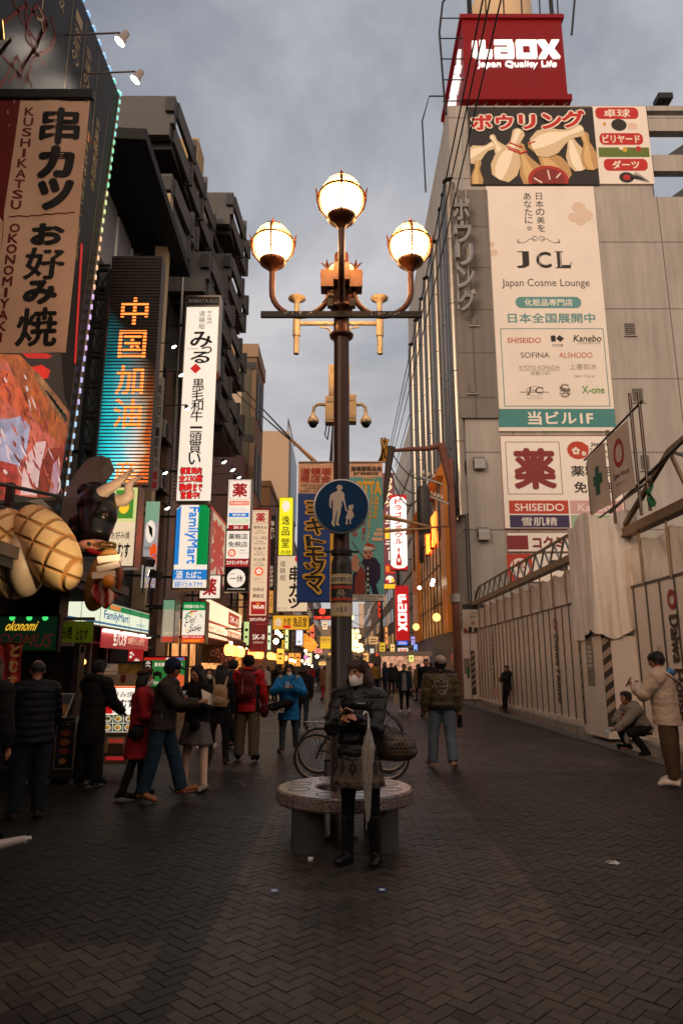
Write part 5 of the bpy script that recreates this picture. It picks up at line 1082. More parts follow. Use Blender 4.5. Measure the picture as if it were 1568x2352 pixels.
# ---------------------------------------------------------------- the sign columns
WH = E('#e9dccb', .95); RED = E((.55, .012, .012), .8); BK = mat('#0c0b0b', .5); ORG = E((.75, .09, .012), .9); GRN = E((.0, .21, .045), 1.0); BLU = E((.012, .17, .5), 1.0); YEL = E((.8, .72, .015), 1.0); MAR = mat((.16, .012, .014), .5, em=.25, emc=(.3, .02, .02)); DRD = E((.32, .012, .014), .9); GOLD = E((.85, .5, .03), .9); CRM = E('#e0c6a4', .75)
STEEL = mat((.28, .23, .19), .3, .9, var=.2, vs=5)
def mitsuru():
 Y = 22.6; px = (416, 680, 496, 1150)
 def m(x): return x
 it = [('r', 418, 707, 494, 1150, WH), ('r', 418, 682, 494, 702, BK), ('t', 'SHIBATA.BLD', 421, 688, 492, 696, mat('#9a8f85', em=.15)),
   ('v', '炭火焼肉', 467, 715, 478, 749, BK), ('v', '道頓堀', 446, 715, 464, 762, BK, {'keep': True}), ('t', 'み', 430, 766, 482, 805, BK, {'b': .03}), ('t', 'つ', 458, 802, 482, 820, BK, {'b': .03}), ('t', 'る', 432, 814, 478, 842, BK, {'b': .03}), ('t', 'MATSURU', 425, 806, 450, 809, BK),
   ('p', [(446, 842), (459, 854), (446, 866), (433, 854)], RED)]
 y = 878
 for c in '黒毛和牛一頭買い': it.append(('t', c, 440 if c not in '一' else 440, y+(12 if c == '一' else 0), 468, y+(17 if c == '一' else 26), BK, {'b': .025})); y += 24.2 if c != '一' else 23
 for tx, ya, yb, xa, xb in (('個室焼肉', 1078, 1092, 424, 470), ('全230席', 1094, 1110, 422, 473), ('朝8時まで', 1113, 1130, 424, 473), ('営業中!', 1131, 1146, 428, 468)): it += [('t', tx, xa-2, ya-1.5, xb+2, yb+1.5, BK, {'b': .13}), ('t', tx, xa, ya, xb, yb, E((.75, .012, .012), 1.0), {'b': .05})]
 out = [(414, 678), (498, 678), (498, 860), (488, 876), (488, 1152), (416, 1152), (416, 876), (414, 860)]
 t = fsign('beef_restaurant_sign', 'tall white beef restaurant sign with brush lettering under a black SHIBATA header', 'sign', px, Y, .42, it, body=STEEL, outline=out, wall=-6.2)
 W = P(496, 915, Y).x-P(416, 915, Y).x; b = MB(); k = W/80
 H = P(0, 680, Y).z-P(0, 1150, Y).z
 for i in range(60): b.tube([(-W/2-.05, -.03-.0, H/2-.1-i*H/60), (-W/2-.05, -.06, H/2-.1-i*H/60)], .035, BLACK, 6)
 b.build('stud_row', t)
 px = (400, 1158, 480, 1352); out = [(409, 1156), (471, 1156), (482, 1168), (480, 1354), (398, 1354), (399, 1168)]
 it = [('r', 402, 1168, 478, 1350, WH), ('p', [(411, 1160), (469, 1160), (478, 1170), (402, 1170)], WH), ('p', [(402, 1172), (412, 1161), (412, 1298), (402, 1298)], BLU), ('p', [(453, 1160), (470, 1160), (478, 1170), (478, 1298), (453, 1298)], GRN)]
 vs = [('tv', 'FamilyMart')]
 it += [('r', 401, 1309, 478, 1332, BLU), ('t', '酒', 407, 1312, 423, 1330, WH, {'b': .03}), ('t', 'たばこ', 430, 1313, 466, 1329, WH, {'b': .03}), ('t', '銀行ATM', 405, 1335, 468, 1349, BLU, {'b': .02})]
 t = fsign('convenience_store_sign', 'white blue and green convenience store sign lettered downwards', 'sign', px, Y-.05, .4, it, body=STEEL, outline=out, wall=-6.2)
 W = P(480, 1255, Y).x-P(400, 1255, Y).x; H = P(0, 1158, Y).z-P(0, 1352, Y).z; vs, fs, bb = glyph('FamilyMart', 0); k = W/80; L_ = 132*k; hh = 24*k
 b = MB(); [b.add([(d*.012-.012*W+hh*((v[1]-bb[1])/(bb[3]-bb[1])-.5)*1.25, -.012-.001*abs(d)-.001*d, e*.012+H/2-8*k-(v[0]-bb[0])/(bb[2]-bb[0])*L_) for v in vs], fs, BLU) for d, e in ((0, 0), (1, 0), (-1, 0), (2, 1))]; b.build('lettering', t)
mitsuru()
def flower(cx, cy, r): return [('c', cx, cy, r, ORG)]+[('c', cx+.42*r*cos(k*1.2566-1.57), cy+.42*r*sin(k*1.2566-1.57), .26*r, WH) for k in range(5)]
def drug_signs():
 it = [('r', 521, 1102, 573, 1216, WH), ('f', 523, 1104, 571, 1148, .8, DRD), ('t', '薬', 530, 1110, 565, 1143, DRD, {'b': .07}), ('r', 524, 1152, 570, 1162, ORG), ('t', 'SHISEIDO', 526, 1154, 568, 1160, WH, {'b': .02}), ('t', 'Kanebo', 530, 1168, 566, 1175, mat('#cfc6c0', em=.6)), ('r', 524, 1180, 570, 1190, BLU), ('t', '雪肌精', 532, 1182, 563, 1188, WH, {'b': .02}), ('r', 524, 1194, 570, 1204, E('#c4d3b2', .8)), ('t', 'SOFINA', 527, 1196, 567, 1202, WH), ('r', 524, 1208, 570, 1218, DRD), ('t', 'SK-II', 536, 1210, 557, 1217, WH, {'b': .02}),
   ('r', 521, 1222, 573, 1285, WH), ('t', '薬粧店', 525, 1228, 569, 1241, BK, {'b': .03}), ('t', '免税店', 525, 1246, 569, 1259, BK, {'b': .03}), *flower(534, 1272, 9), ('t', 'Japan.', 552, 1264, 568, 1268, BK), ('t', 'Tax-free', 550, 1270, 569, 1274, mat('#b5aaa0', em=.5)),
   ('r', 521, 1286, 573, 1303, DRD), ('t', 'コクミンドラッグ', 522, 1289, 572, 1299, WH, {'b': .06}), ('r', 521, 1304, 573, 1357, BK), ('c', 546, 1329, 20.5, 20.5, 28, WH), ('t', '一休', 531, 1322, 562, 1338, BK, {'b': .02}), ('t', '居酒屋', 532, 1318, 543, 1321, BK), ('t', '完全個室居酒屋', 526, 1352, 567, 1354.5, WH)]
 fsign('drugstore_sign', 'white drugstore sign column ending in a black panel with white circle', 'sign', (520, 1100, 574, 1358), 30.5, .4, it, body=STEEL, wall=-6.2)
 it = [('r', 576, 1172, 614, 1414, CRM), ('f', 578, 1174, 612, 1204, .8, DRD), ('t', '薬', 584, 1178, 607, 1201, DRD, {'b': .06})]
 y = 1209
 for a, c, e in (('健康食品', '保健食品', 'HEALTH FOOD'), ('ベビー用品', '母嬰用品', 'BABY GOODS'), ('お菓子', '零食', 'SNACK'), ('お土産', '土特產', 'SOUVENIR')):
  it += [('t', a, 579 if len(a) > 3 else 582, y, 611 if len(a) > 3 else 609, y+7, BK, {'b': .01}), ('t', c, 588, y+10, 603, y+13, BK), ('t', e, 582, y+15, 608, y+18.5, BK)]; y += 25
 it += [*flower(595, 1315, 10), ('t', 'Japan.', 584, 1330, 602, 1334, BK), ('t', 'Tax-free Shop', 583, 1338, 607, 1342, mat('#b39f88', em=.4)), ('t', '免税店', 582, 1352, 608, 1360, BK, {'b': .02}), ('t', '薬粧店', 582, 1366, 608, 1375, BK, {'b': .02}), ('r', 579, 1383, 612, 1412, DRD), ('t', 'Wi-Fi', 583, 1391, 609, 1400, WH, {'b': .04}), ('o', 595, 1389, 3.4, 1, GOLD, 3), ('t', 'コクミンドラッグ', 577, 1419, 613, 1427, WH, {'b': .05})]
 fsign('drugstore_column_sign', 'narrow cream drugstore sign in a dark red frame with Wi-Fi panel', 'sign', (573, 1168, 617, 1432), 36, .4, it, face=MAR, body=MAR, wall=-6.2)
 fsign('cosmetics_sign', 'dark red cosmetics sign lettered SK-II above the awning', 'sign', (574, 1436, 612, 1496), 35.5, .3, [('t', 'SK-II', 580, 1457, 607, 1469, WH, {'b': .01}), ('t', '正規取扱店', 581, 1473, 605, 1478, CRM)], face=MAR, body=MAR, wall=-6.2)
 fsign('pharmacy_kanji_sign', 'small square white sign with one red kanji near the drugstore', 'sign', (460, 1322, 506, 1374), 27, .3, [('t', '薬', 466, 1328, 498, 1368, DRD, {'b': .07})], face=WH, body=DARKMETAL, wall=-6.2)
 fsign('meat_bar_sign', 'white meat bar sign with green top and red foot', 'sign', (419, 1383, 471, 1476), 22, .5, [('r', 419, 1383, 471, 1402, GRN), ('t', '肉問屋の肉バル', 422, 1389, 468, 1397, WH, {'b': .03}), ('t', 'Del', 428, 1414, 448, 1432, BK, {'sk': .3}), ('t', 'Sole', 436, 1434, 464, 1450, BK, {'sk': .3}), ('r', 419, 1459, 471, 1467, RED), ('t', 'OPEN 11:30~25:30', 421, 1461, 466, 1465.5, WH, {'b': .01}), ('r', 419, 1467, 471, 1476, ORG), ('t', '2nd 系列店 BEST', 424, 1469, 462, 1474, GOLD, {'b': .01}), ('l', [(424, 1422), (430, 1410), (440, 1405)], 3, GRN), ('l', [(436, 1405), (452, 1404)], 3, RED), ('l', [(430, 1454), (446, 1448), (458, 1442)], 1.6, BK), ('l', [(424, 1434), (428, 1440)], 2, BK), ('c', 430, 1447, 3, 2, 10, GOLD), ('c', 440, 1410, 3, 3, 10, GOLD), ('l', [(458, 1410), (464, 1418)], 2, GRN)], face=WH, body=STEEL, wall=-6.2)
 fsign('blank_box_sign', 'pale box sign fading to orange left of the meat bar sign', 'sign', (374, 1378, 400, 1474), 20.5, .6, [('r', 374, 1378, 400, 1400, E('#7fae8e', .5)), ('r', 374, 1462, 400, 1474, E((.6, .06, .02), .6)), ('t', 'SHIBATA', 377, 1452, 398, 1457, CRM)], face=E('#b9b09a', .55), body=STEEL, wall=-6.2)
 # drugstore front: slanting facade panels along the street
 X = -6.0
 def strip(name, label, x0, x1, y0a, y0b, items, face, body=MAR, cat='sign', X=X):
  "facade sign along the street between pixel columns x0 and x1; top at y0a.., bottom y0b at x0"
  Ya = YX(x0, y0a, X)[0]; Yb = YX(x1, y0a, X)[0]; zt = YX(x0, y0a, X)[1]; zb = YX(x0, y0b, X)[1]
  return sign(name, label, cat, (X, (Ya+Yb)/2, (zt+zb)/2), Yb-Ya, zt-zb, .25, pi/2, items, (0, 0, 100, 100), body=body, face=face, rim=.02)
 strip('drugstore_fascia', 'long lit white drugstore fascia with red katakana above the awning', 473, 556, 1372, 1462, [('r', 0, 55, 100, 62, DRD), ('t', 'コクミンドラッグ', 6, 68, 48, 88, DRD, {'b': .05}), ('r', 55, 66, 96, 96, DRD), ('r', 57, 8, 92, 48, DRD), ('t', 'SK-II', 62, 18, 88, 38, WH, {'b': .02}), ('t', '正規取扱店', 60, 76, 92, 86, CRM)], E('#f0d2ac', 1.25))
 strip('pharmacy_facade_panel', 'tall facade panel with huge slanting red kanji behind the sign columns', 484, 522, 1160, 1330, [('t', '薬', 10, 10, 92, 90, DRD, {'b': .08}), ('r', 0, 0, 100, 4, DRD), ('r', 0, 96, 100, 100, DRD)], E('#d9bfa2', .45), X=-6.3)
 t = thing('drugstore_building', 'dark red drugstore building with lit ground floor behind the awning', 'building', (0, 0, 0)); Ya, Yb = YX(473, 1400, -6.35)[0]-2.5, YX(556, 1400, -6.35)[0]+3
 b = MB(); b.box(-16, -6.4, Ya, Yb, 2.7, 15, mat((.09, .02, .018), .6, var=.2, vs=.4)); b.build('wall', t)
 b = MB(); b.box(-16, -10, Ya, Yb, 0, 2.7, E((.7, .27, .06), 1.3, var=.7, vs=1.3)); b.box(-10, -6.3, Ya-.15, Ya, 0, 2.7, mat((.4, .3, .22), .5)); b.build('shop_interior', t)
 for k in range(6): b = MB(); b.box(-9.4, -6.6, Ya+1+k*2.4, Ya+1.5+k*2.4, 0, 1.4, mat((.3, .12, .06), .6)); b.box(-9.4, -6.6, Ya+1+k*2.4, Ya+1.5+k*2.4, 1.4, 1.7, E((.8, .35, .12), 1.4, var=.7, vs=9)); b.build('shelf', t)  # goods on the shelves glow to add warm shop light
 Y0, z0 = YX(473, 1468, -6.0); Y1 = YX(612, 1500, -5.2)[0]
 for k, (ya, yb) in enumerate(((Y0-1, Y0+5), (Y0+5.1, Y0+11.5), (Y0+11.6, Y1+2))):
  q = thing('shop_awning', ('first', 'second', 'third')[k]+' brown canvas awning over the drugstore counter, counted from the camera', 'awning', (-6.0, 0, 0), 0, 'brown awnings along the drugstore')
  b = MB(); aw = mat((.24, .09, .045), .8, var=.15, vs=2)
  b.add([(0, ya, 3.05), (1.35, ya, 2.62), (1.35, yb, 2.62), (0, yb, 3.05), (0, ya, 3.09), (1.36, ya, 2.66), (1.36, yb, 2.66), (0, yb, 3.09), (1.35, ya, 2.42), (1.35, yb, 2.42)], [(0, 1, 2, 3), (7, 6, 5, 4), (1, 8, 9, 2), (0, 4, 5, 1), (3, 2, 6, 7), (1, 5, 6, 2)], aw); b.build('canvas', q)
  b = MB(); b.tube([(.05, ya+.3, 2.6), (1.3, ya+.3, 2.6)], .02, GREYMETAL, 6); b.tube([(.05, yb-.3, 2.6), (1.3, yb-.3, 2.6)], .02, GREYMETAL, 6); b.build('arm', q)
 # cherry blossom garland under the awning
 b = MB(); pks = [mat('#e0a0a8', .6), mat('#d0808e', .6), mat('#ecc0c2', .6)]
 rn = random.Random(5)
 for k in range(1500):
  y = rn.uniform(Y0, Y1-2); x = -5.9+rn.uniform(0, .9); z = 2.28-rn.random()**2*.75+.12*sin(y*2); s_ = rn.uniform(.02, .05); a = V((rn.gauss(0, 1), rn.gauss(0, 1), rn.gauss(0, 1))).normalized(); c = a.orthogonal().normalized(); d = a.cross(c); p = V((x, y, z))
  b.add([p+c*s_, p+d*s_, p-c*s_, p-d*s_], [(0, 1, 2, 3)], rn.choice(pks))
 for k in range(6): b.tube([(-5.6, Y0+k*1.9, 2.25), (-5.4, Y0+1+k*1.9, 2.2), (-5.6, Y0+2+k*1.9, 2.1)], .015, mat((.1, .05, .03)), 5)
 tag(b.build('blossom_garland'), 'pink artificial cherry blossom garland under the brown awnings', 'garland')
drug_signs()
def convenience_store():
 X = -6.0; t = thing('convenience_store', 'convenience store front under lit green and white fascia', 'building', (0, 0, 0))
 Ya = YX(155, 1400, X)[0]-2.2; Yb = YX(343, 1410, X)[0]+2.6
 b = MB(); b.box(-16, X-.3, Ya-1, Yb, 3.2, 12, CONCD); b.box(X-.35, X-.1, Yb-1.2, Yb, 0, 12, mat((.16, .1, .07), .5)); b.build('wall', t)
 b = MB(); b.box(-12, -10, Ya, Yb, 0, 3.2, E((.7, .33, .14), 1.2, var=.7, vs=1.2)); b.box(-12, X, Ya-.1, Ya, 0, 3.2, mat((.3, .25, .2), .6)); b.build('shop_interior', t)
 b = MB()
 for k in range(5): b.box(X-.25, X-.2, Ya+.8+k*1.2, Ya+.86+k*1.2, 0, 2.5, GREYMETAL)
 b.box(X-.25, X-.2, Ya, Yb, 2.1, 2.16, GREYMETAL); b.build('door_frame', t)
 for k in range(8): b = MB(); b.box(-8.6, -8.2, Ya+.3+k*1.0, Ya+1.0+k*1.0, 0, 1.9, E((.7, .3, .16), 1.1, var=.8, vs=8)); b.build('shelf', t)  # stock made to glow in place of light falling on it
 ya, yb = YX(155, 1400, X)[0]-.6, YX(343, 1410, X)[0]; zt = YX(240, 1383, X)[1]; zb = YX(341, 1455, X)[1]
 wh = E('#d3dcc2', 1.05); gn = E((.0, .17, .055), 1.1); bl = E((.02, .12, .25), .9)
 it = [('r', 0, 84, 100, 93, bl), ('r', 40, 2, 100, 27, gn), ('r', 48, 4, 60, 22, E((.8, .25, .05), .7)), ('t', 'FamilyMart', 42, 31, 71, 80, bl, {'b': .03}), ('t', '道頓堀店', 82, 62, 94, 74, bl)]+[('l', [(k, 0), (k, 100)], .5, mat('#6b6a58')) for k in (20, 38, 72, 88)]
 sign('store_fascia', 'lit white and green convenience store fascia reading FamilyMart along the street', 'sign', (X, (ya+yb)/2, (zt+zb)/2), yb-ya, zt-zb, .3, pi/2, it, body=STEEL, face=wh)
 for k in range(3):
  b = MB(); c0 = P(218+k*33, 1452+k*3, 16.2+k*1.4); b.box(-.04, .04, 0, 1.1, -.03, .03, E((1, .85, .68), 5)); b.box(-.06, .06, -.04, 1.14, .03, .06, GREYMETAL)
  tag(b.build('fluorescent_tube', loc=(X+.12, 17.2+k*1.5, zb-.12)), ('nearest', 'middle', 'farthest')[k]+' of three fluorescent tubes below the convenience store fascia', 'lamp', 'tubes below the store fascia')
 rd = E((.33, .02, .03), .6)
 sign('pasta_banner', 'red cloth banner with white kana beneath the fluorescent tubes', 'banner', (X+.05, 19.3, 2.25), 4.2, .5, .02, pi/2, [('t', '生パスタ', 22, 15, 48, 85, WH, {'b': .05}), ('t', '1000円からしっかりと', 52, 30, 90, 72, CRM, {'b': .02})], face=rd, body=rd, rim=0)
 fsign('sakura_flag', 'small red flag with white blossoms hanging by the shop entrance', 'flag', (294, 1491, 328, 1540), 15.5, .02, [('t', '生', 308, 1512, 322, 1530, WH, {'b': .04}), ('c', 301, 1500, 3, WH), ('c', 300, 1509, 3, WH), ('c', 306, 1504, 2, WH)], face=E((.45, .02, .02), .5), body=DRD, rim=0)
 fsign('beef_screen', 'green digital beef menu screen with white lettering on a stand', 'sign', (330, 1510, 425, 1577), 16.5, .2, [('r', 330, 1510, 425, 1516, RED), ('r', 380, 1511, 400, 1515, WH), ('r', 402, 1511, 421, 1515, BLU), ('r', 331, 1517, 349, 1550, BK), ('v', 'みつる', 334, 1518, 345, 1546, WH, {'b': .02}), ('t', '黒毛和牛一頭買い', 354, 1522, 418, 1531, WH, {'b': .03}), ('p', [(380, 1577), (388, 1552), (405, 1545), (424, 1552), (424, 1577)], E((.7, .12, .04), .8)), ('p', [(352, 1560), (352, 1545), (362, 1541), (372, 1546), (372, 1560), (368, 1560), (367, 1553), (357, 1553), (356, 1560)], BK), ('t', '道頓堀 焼肉 みつる', 334, 1564, 376, 1572, WH, {'b': .01})], face=E((.02, .14, .03), .9), body=DARKMETAL)
 b = MB(); p = P(378, 1600, 16.6); b.box(-.25, .25, 0, .3, 0, p.z+.4, BLACK); tag(b.build('screen_stand', loc=(p.x, 16.6, 0)), 'black stand holding up the green beef menu screen', 'stand')
 t = thing('bar_building', 'bronze panelled bar front with warm lit glass behind the meat bar sign', 'building', (0, 0, 0)); b = MB(); b.box(-14, -6.15, Yb+.05, Yb+5.4, 0, 9, mat((.12, .07, .045), .45, .3, var=.25, vs=.8)); b.build('wall', t)
 b = MB(); b.box(-6.15, -6.1, Yb+.6, Yb+5.1, .3, 3.3, E((.75, .32, .1), 1.0, var=.7, vs=1.1)); b.build('window', t)
 b = MB()
 for k in range(4): b.box(-6.1, -6.02, Yb+.55+k*1.5, Yb+.62+k*1.5, .2, 3.4, DARKMETAL)
 b.box(-6.1, -6.02, Yb+.5, Yb+5.1, 1.5, 1.56, DARKMETAL); b.build('frame', t)
convenience_store()
def mid_panels():
 fsign('beef_side_banner', 'greyish white banner with brush kanji between the LED screen and the beef sign', 'banner', (346, 868, 370, 1126), 18.2, .05, [('v', '黒毛和牛一頭買い', 350, 884, 366, 1080, mat('#3a3a38', .6), {'b': .03}), ('r', 349, 1084, 367, 1102, MAR), ('r', 349, 1106, 367, 1122, MAR)], face=mat('#a9a8a2', .7, var=.15, vs=3), body=STEEL, rim=0, wall=-6.4)
 pt = [('r', 330, 1152, 362, 1200, E('#8fb99a', .6)), ('c', 344, 1222, 11, 26, 20, WH), ('p', [(338, 1206), (348, 1214), (350, 1238), (342, 1226)], BK), ('t', 'KURU', 333, 1256, 350, 1264, BK), ('p', [(344, 1262), (354, 1248), (361, 1258), (361, 1296), (350, 1302)], ORG)]
 rn = random.Random(8)
 for k in range(70): x = rn.uniform(331, 358); y = rn.uniform(1272, 1346); pt.append(('r', x, y, x+rn.uniform(2, 5), y+rn.uniform(2, 5), E(rn.choice(((.5, .2, .2), (.25, .2, .5), (.6, .5, .2), (.7, .65, .6), (.35, .1, .1))), .6)))
 fsign('patterned_poster', 'tall pale poster with eye shape and coloured specks behind the bull horns', 'poster', (330, 1152, 362, 1350), 17.8, .05, pt, face=E('#b9b4b8', .55), body=STEEL, rim=0, wall=-6.4)
mid_panels()
def wall_lamps():
 # row of little white spot lamps on arms along the facade
 L_ = [(400, 797, 20.5), (417, 862, 20.5), (431, 940, 20.5), (489, 1012, 33), (503, 1040, 33), (515, 1062, 33), (535, 1080, 33), (548, 1098, 33), (380, 1087, 19), (385, 1168, 19)]
 names = ['uppermost', 'second', 'third', 'fourth', 'fifth', 'sixth', 'seventh', 'eighth', 'ninth', 'lowest']
 order = sorted(range(len(L_)), key=lambda i: L_[i][1])
 for r_, i in enumerate(order):
  x, y, Y = L_[i]; p = P(x, y, Y); q = thing('sign_lamp', names[r_]+' small arm lamp lighting the left signs, counted downwards', 'lamp', p, 0, 'small arm lamps along the left signs'); s_ = Y/25
  b = MB(); b.tube([(-1.3*s_, 0, .15*s_), (0, 0, .18*s_)], .02, DARKMETAL, 6); b.lathe([(.03*s_, .2*s_), (.06*s_, .15*s_), (.11*s_, 0)], DARKMETAL, 12, M=Matrix.Rotation(-.5, 4, 'Y')); b.build('arm', q)
  b = MB(); b.lathe([(.105*s_, .005), (0, .01)], E((1, .88, .7), 9), 12, M=Matrix.Rotation(-.5, 4, 'Y')); b.ell((0, 0, -.01), .04*s_, E((1, .88, .7), 7), 8, 6); b.build('bulb', q)
wall_lamps()
def far_signs():
 fsign('yellow_shop_sign', 'bright yellow vertical sign with three black kanji', 'sign', (641, 1143, 672, 1275), 48, .5, [('t', '逸', 647, 1185, 665, 1206, BK, {'b': .02}), ('t', '品', 647, 1211, 665, 1231, BK, {'b': .02}), ('t', '堂', 647, 1236, 665, 1258, BK, {'b': .02}), ('t', '赤壁', 645, 1264, 669, 1274, BK), ('c', 656, 1163, 9, 13, 14, WH)], face=YEL, wall=-6.4)
 fsign('kushikatsu_sign', 'white sign with big black brush katakana below the yellow sign', 'sign', (637, 1277, 706, 1404), 44, .2, [('v', '道頓堀', 642, 1287, 655, 1336, BK, {'keep': True}), ('t', '串', 664, 1300, 690, 1338, BK, {'b': .05}), ('t', 'カ', 664, 1340, 690, 1372, BK, {'b': .05}), ('t', 'ツ', 662, 1374, 692, 1398, BK, {'b': .05}), ('c', 688, 1284, 12, 10, 16, RED), ('t', 'ぼっちり', 640, 1394, 660, 1400, BK)], face=E('#dcc4a2', .8), wall=-6.4)
 fsign('yellow_crosswise_sign', 'yellow crosswise sign with black kanji above the far stalls', 'sign', (627, 1414, 709, 1446), 50, .4, [('t', '赤壁', 650, 1419, 668, 1435, BK, {'b': .02}), ('t', '逸品堂', 672, 1417, 705, 1440, BK, {'b': .03}), ('r', 650, 1436, 668, 1443, RED), ('c', 639, 1430, 8, 10, 12, CRM)], face=E((.7, .35, .02), .9), wall=-6.6)
 fsign('okonomiyaki_board', 'dark green board with golden kanji beside the far dragon', 'sign', (641, 1446, 669, 1497), 52, .3, [('t', '千', 646, 1448, 664, 1464, GOLD, {'b': .03}), ('t', '房', 646, 1468, 664, 1488, GOLD, {'b': .03}), ('t', 'CHIBO', 645, 1491, 664, 1494, GOLD)], face=mat((.005, .03, .015), .5), wall=-6.6)
 fsign('small_white_lightbox', 'small glowing white lightbox beside the far golden dragon', 'sign', (680, 1444, 695, 1482), 53, .4, [('c', 687, 1474, 4, 2, 10, GREEN_ := E((.2, .4, .1), .8))], face=E('#d8dcea', 1.1), wall=-6.6)
 fsign('black_strip_sign', 'thin dark strip sign with pale kana behind the drugstore column', 'sign', (618, 1185, 630, 1410), 40, .3, [('v', '味わい', 620, 1195, 628, 1240, CRM), ('v', 'お好み焼き', 620, 1300, 628, 1350, CRM), ('r', 619, 1358, 629, 1408, E((.6, .3, .06), .7)), ('v', 'つる', 621, 1366, 627, 1396, BK)], face=mat((.03, .025, .02)), wall=-6.4)
 fsign('far_yellow_sign', 'small yellow sign with dark kana far behind the lamp post', 'sign', (735, 1462, 760, 1490), 75, .4, [('t', '道頓堀今井', 737, 1466, 758, 1472, BK), ('r', 735, 1478, 760, 1490, GOLD)], face=E((.75, .4, .04), .9), wall=-6.6)
 n = E((1, .06, .03), 2.2); t = fsign('neon_cafe_sign', 'small red neon sign with round face and word above the far street', 'sign', (720, 1398, 760, 1424), 60, .1, [('o', 740, 1404, 7, 2, n, 7), ('c', 740, 1404, 4, n), ('t', 'CAVE CAFE', 721, 1415, 759, 1422, n, {'b': .02})], face=mat((.04, .03, .03)), rim=0, wall=-6.6)
 # right side
 fsign('bowling_lightbox', 'white lightbox with red katakana and bowling pin', 'sign', (896, 1137, 934, 1309), 66, .8, [('p', [(896, 1137), (934, 1137), (934, 1150), (927, 1143), (915, 1140), (903, 1143), (896, 1150)], RED), ('p', [(896, 1309), (934, 1309), (934, 1298), (927, 1304), (915, 1306), (903, 1304), (896, 1298)], RED), ('v', 'ドラゴンボウル', 907, 1144, 923, 1252, RED, {'b': .04}), ('R', 912.5, 1259, 916.5, 1268, 2, RED), ('p', [(914.5, 1268), (917, 1276), (921, 1288), (920, 1299), (909, 1299), (908, 1288), (912, 1276)], RED), ('c', 914.5, 1287, 3.5, 5, 10, WH)], face=E('#ece4dc', 1.2), body=DARKMETAL, wall=6.9)
 fsign('karaoke_sign', 'purple karaoke sign with cream katakana and fruit picture', 'sign', (879, 1087, 906, 1352), 82, .6, [('v', 'カラオケ', 883, 1094, 902, 1168, E('#e8d2a4', .9), {'b': .03}), ('v', 'パラパラー', 884, 1172, 901, 1290, WH, {'b': .01}), ('r', 884, 1215, 900, 1240, GOLD), ('r', 884, 1298, 904, 1318, RED), ('t', 'MAX 350円', 885, 1300, 903, 1316, GOLD), ('c', 893, 1331, 9, 8, 12, WH), ('c', 888, 1336, 4, RED), ('c', 900, 1334, 4, GOLD), ('r', 880, 1342, 906, 1352, GOLD)], face=E((.13, .035, .045), .8), wall=6.9)
 t = fsign('red_shop_sign', 'vertical red shop sign with white logo lettered downwards', 'sign', (909, 1346, 938, 1470), 63, .7, [], face=E((.45, .008, .01), .9), body=DRD, wall=6.9)
 W = P(938, 1408, 63).x-P(909, 1408, 63).x; H = P(0, 1346, 63).z-P(0, 1470, 63).z; b = MB(); glow = E('#e8efe6', 1.4)
 z0 = H/2-H*.16; L_ = H*.68
 for q in LAOX(): b.prism([(z*W*.68-W*.34, z0-L_*x) for x, z in q], -.12, -.02, glow)
 b.build('lettering', t)
 fsign('blue_cosmetics_panel', 'small blue lit panel below the vertical red shop sign', 'sign', (912, 1472, 936, 1482), 62, .4, [('t', 'SOFINA', 915, 1474, 933, 1480, WH, {'b': .02})], face=E((.02, .1, .6), 1.1), wall=6.9)
 fsign('tax_free_panel', 'small white panel with red kanji below the blue lit panel', 'sign', (913, 1488, 937, 1502), 62, .4, [('t', '免税', 916, 1490, 934, 1500, ORG, {'b': .05})], face=E('#d8d0c8', 1.0), wall=6.9)
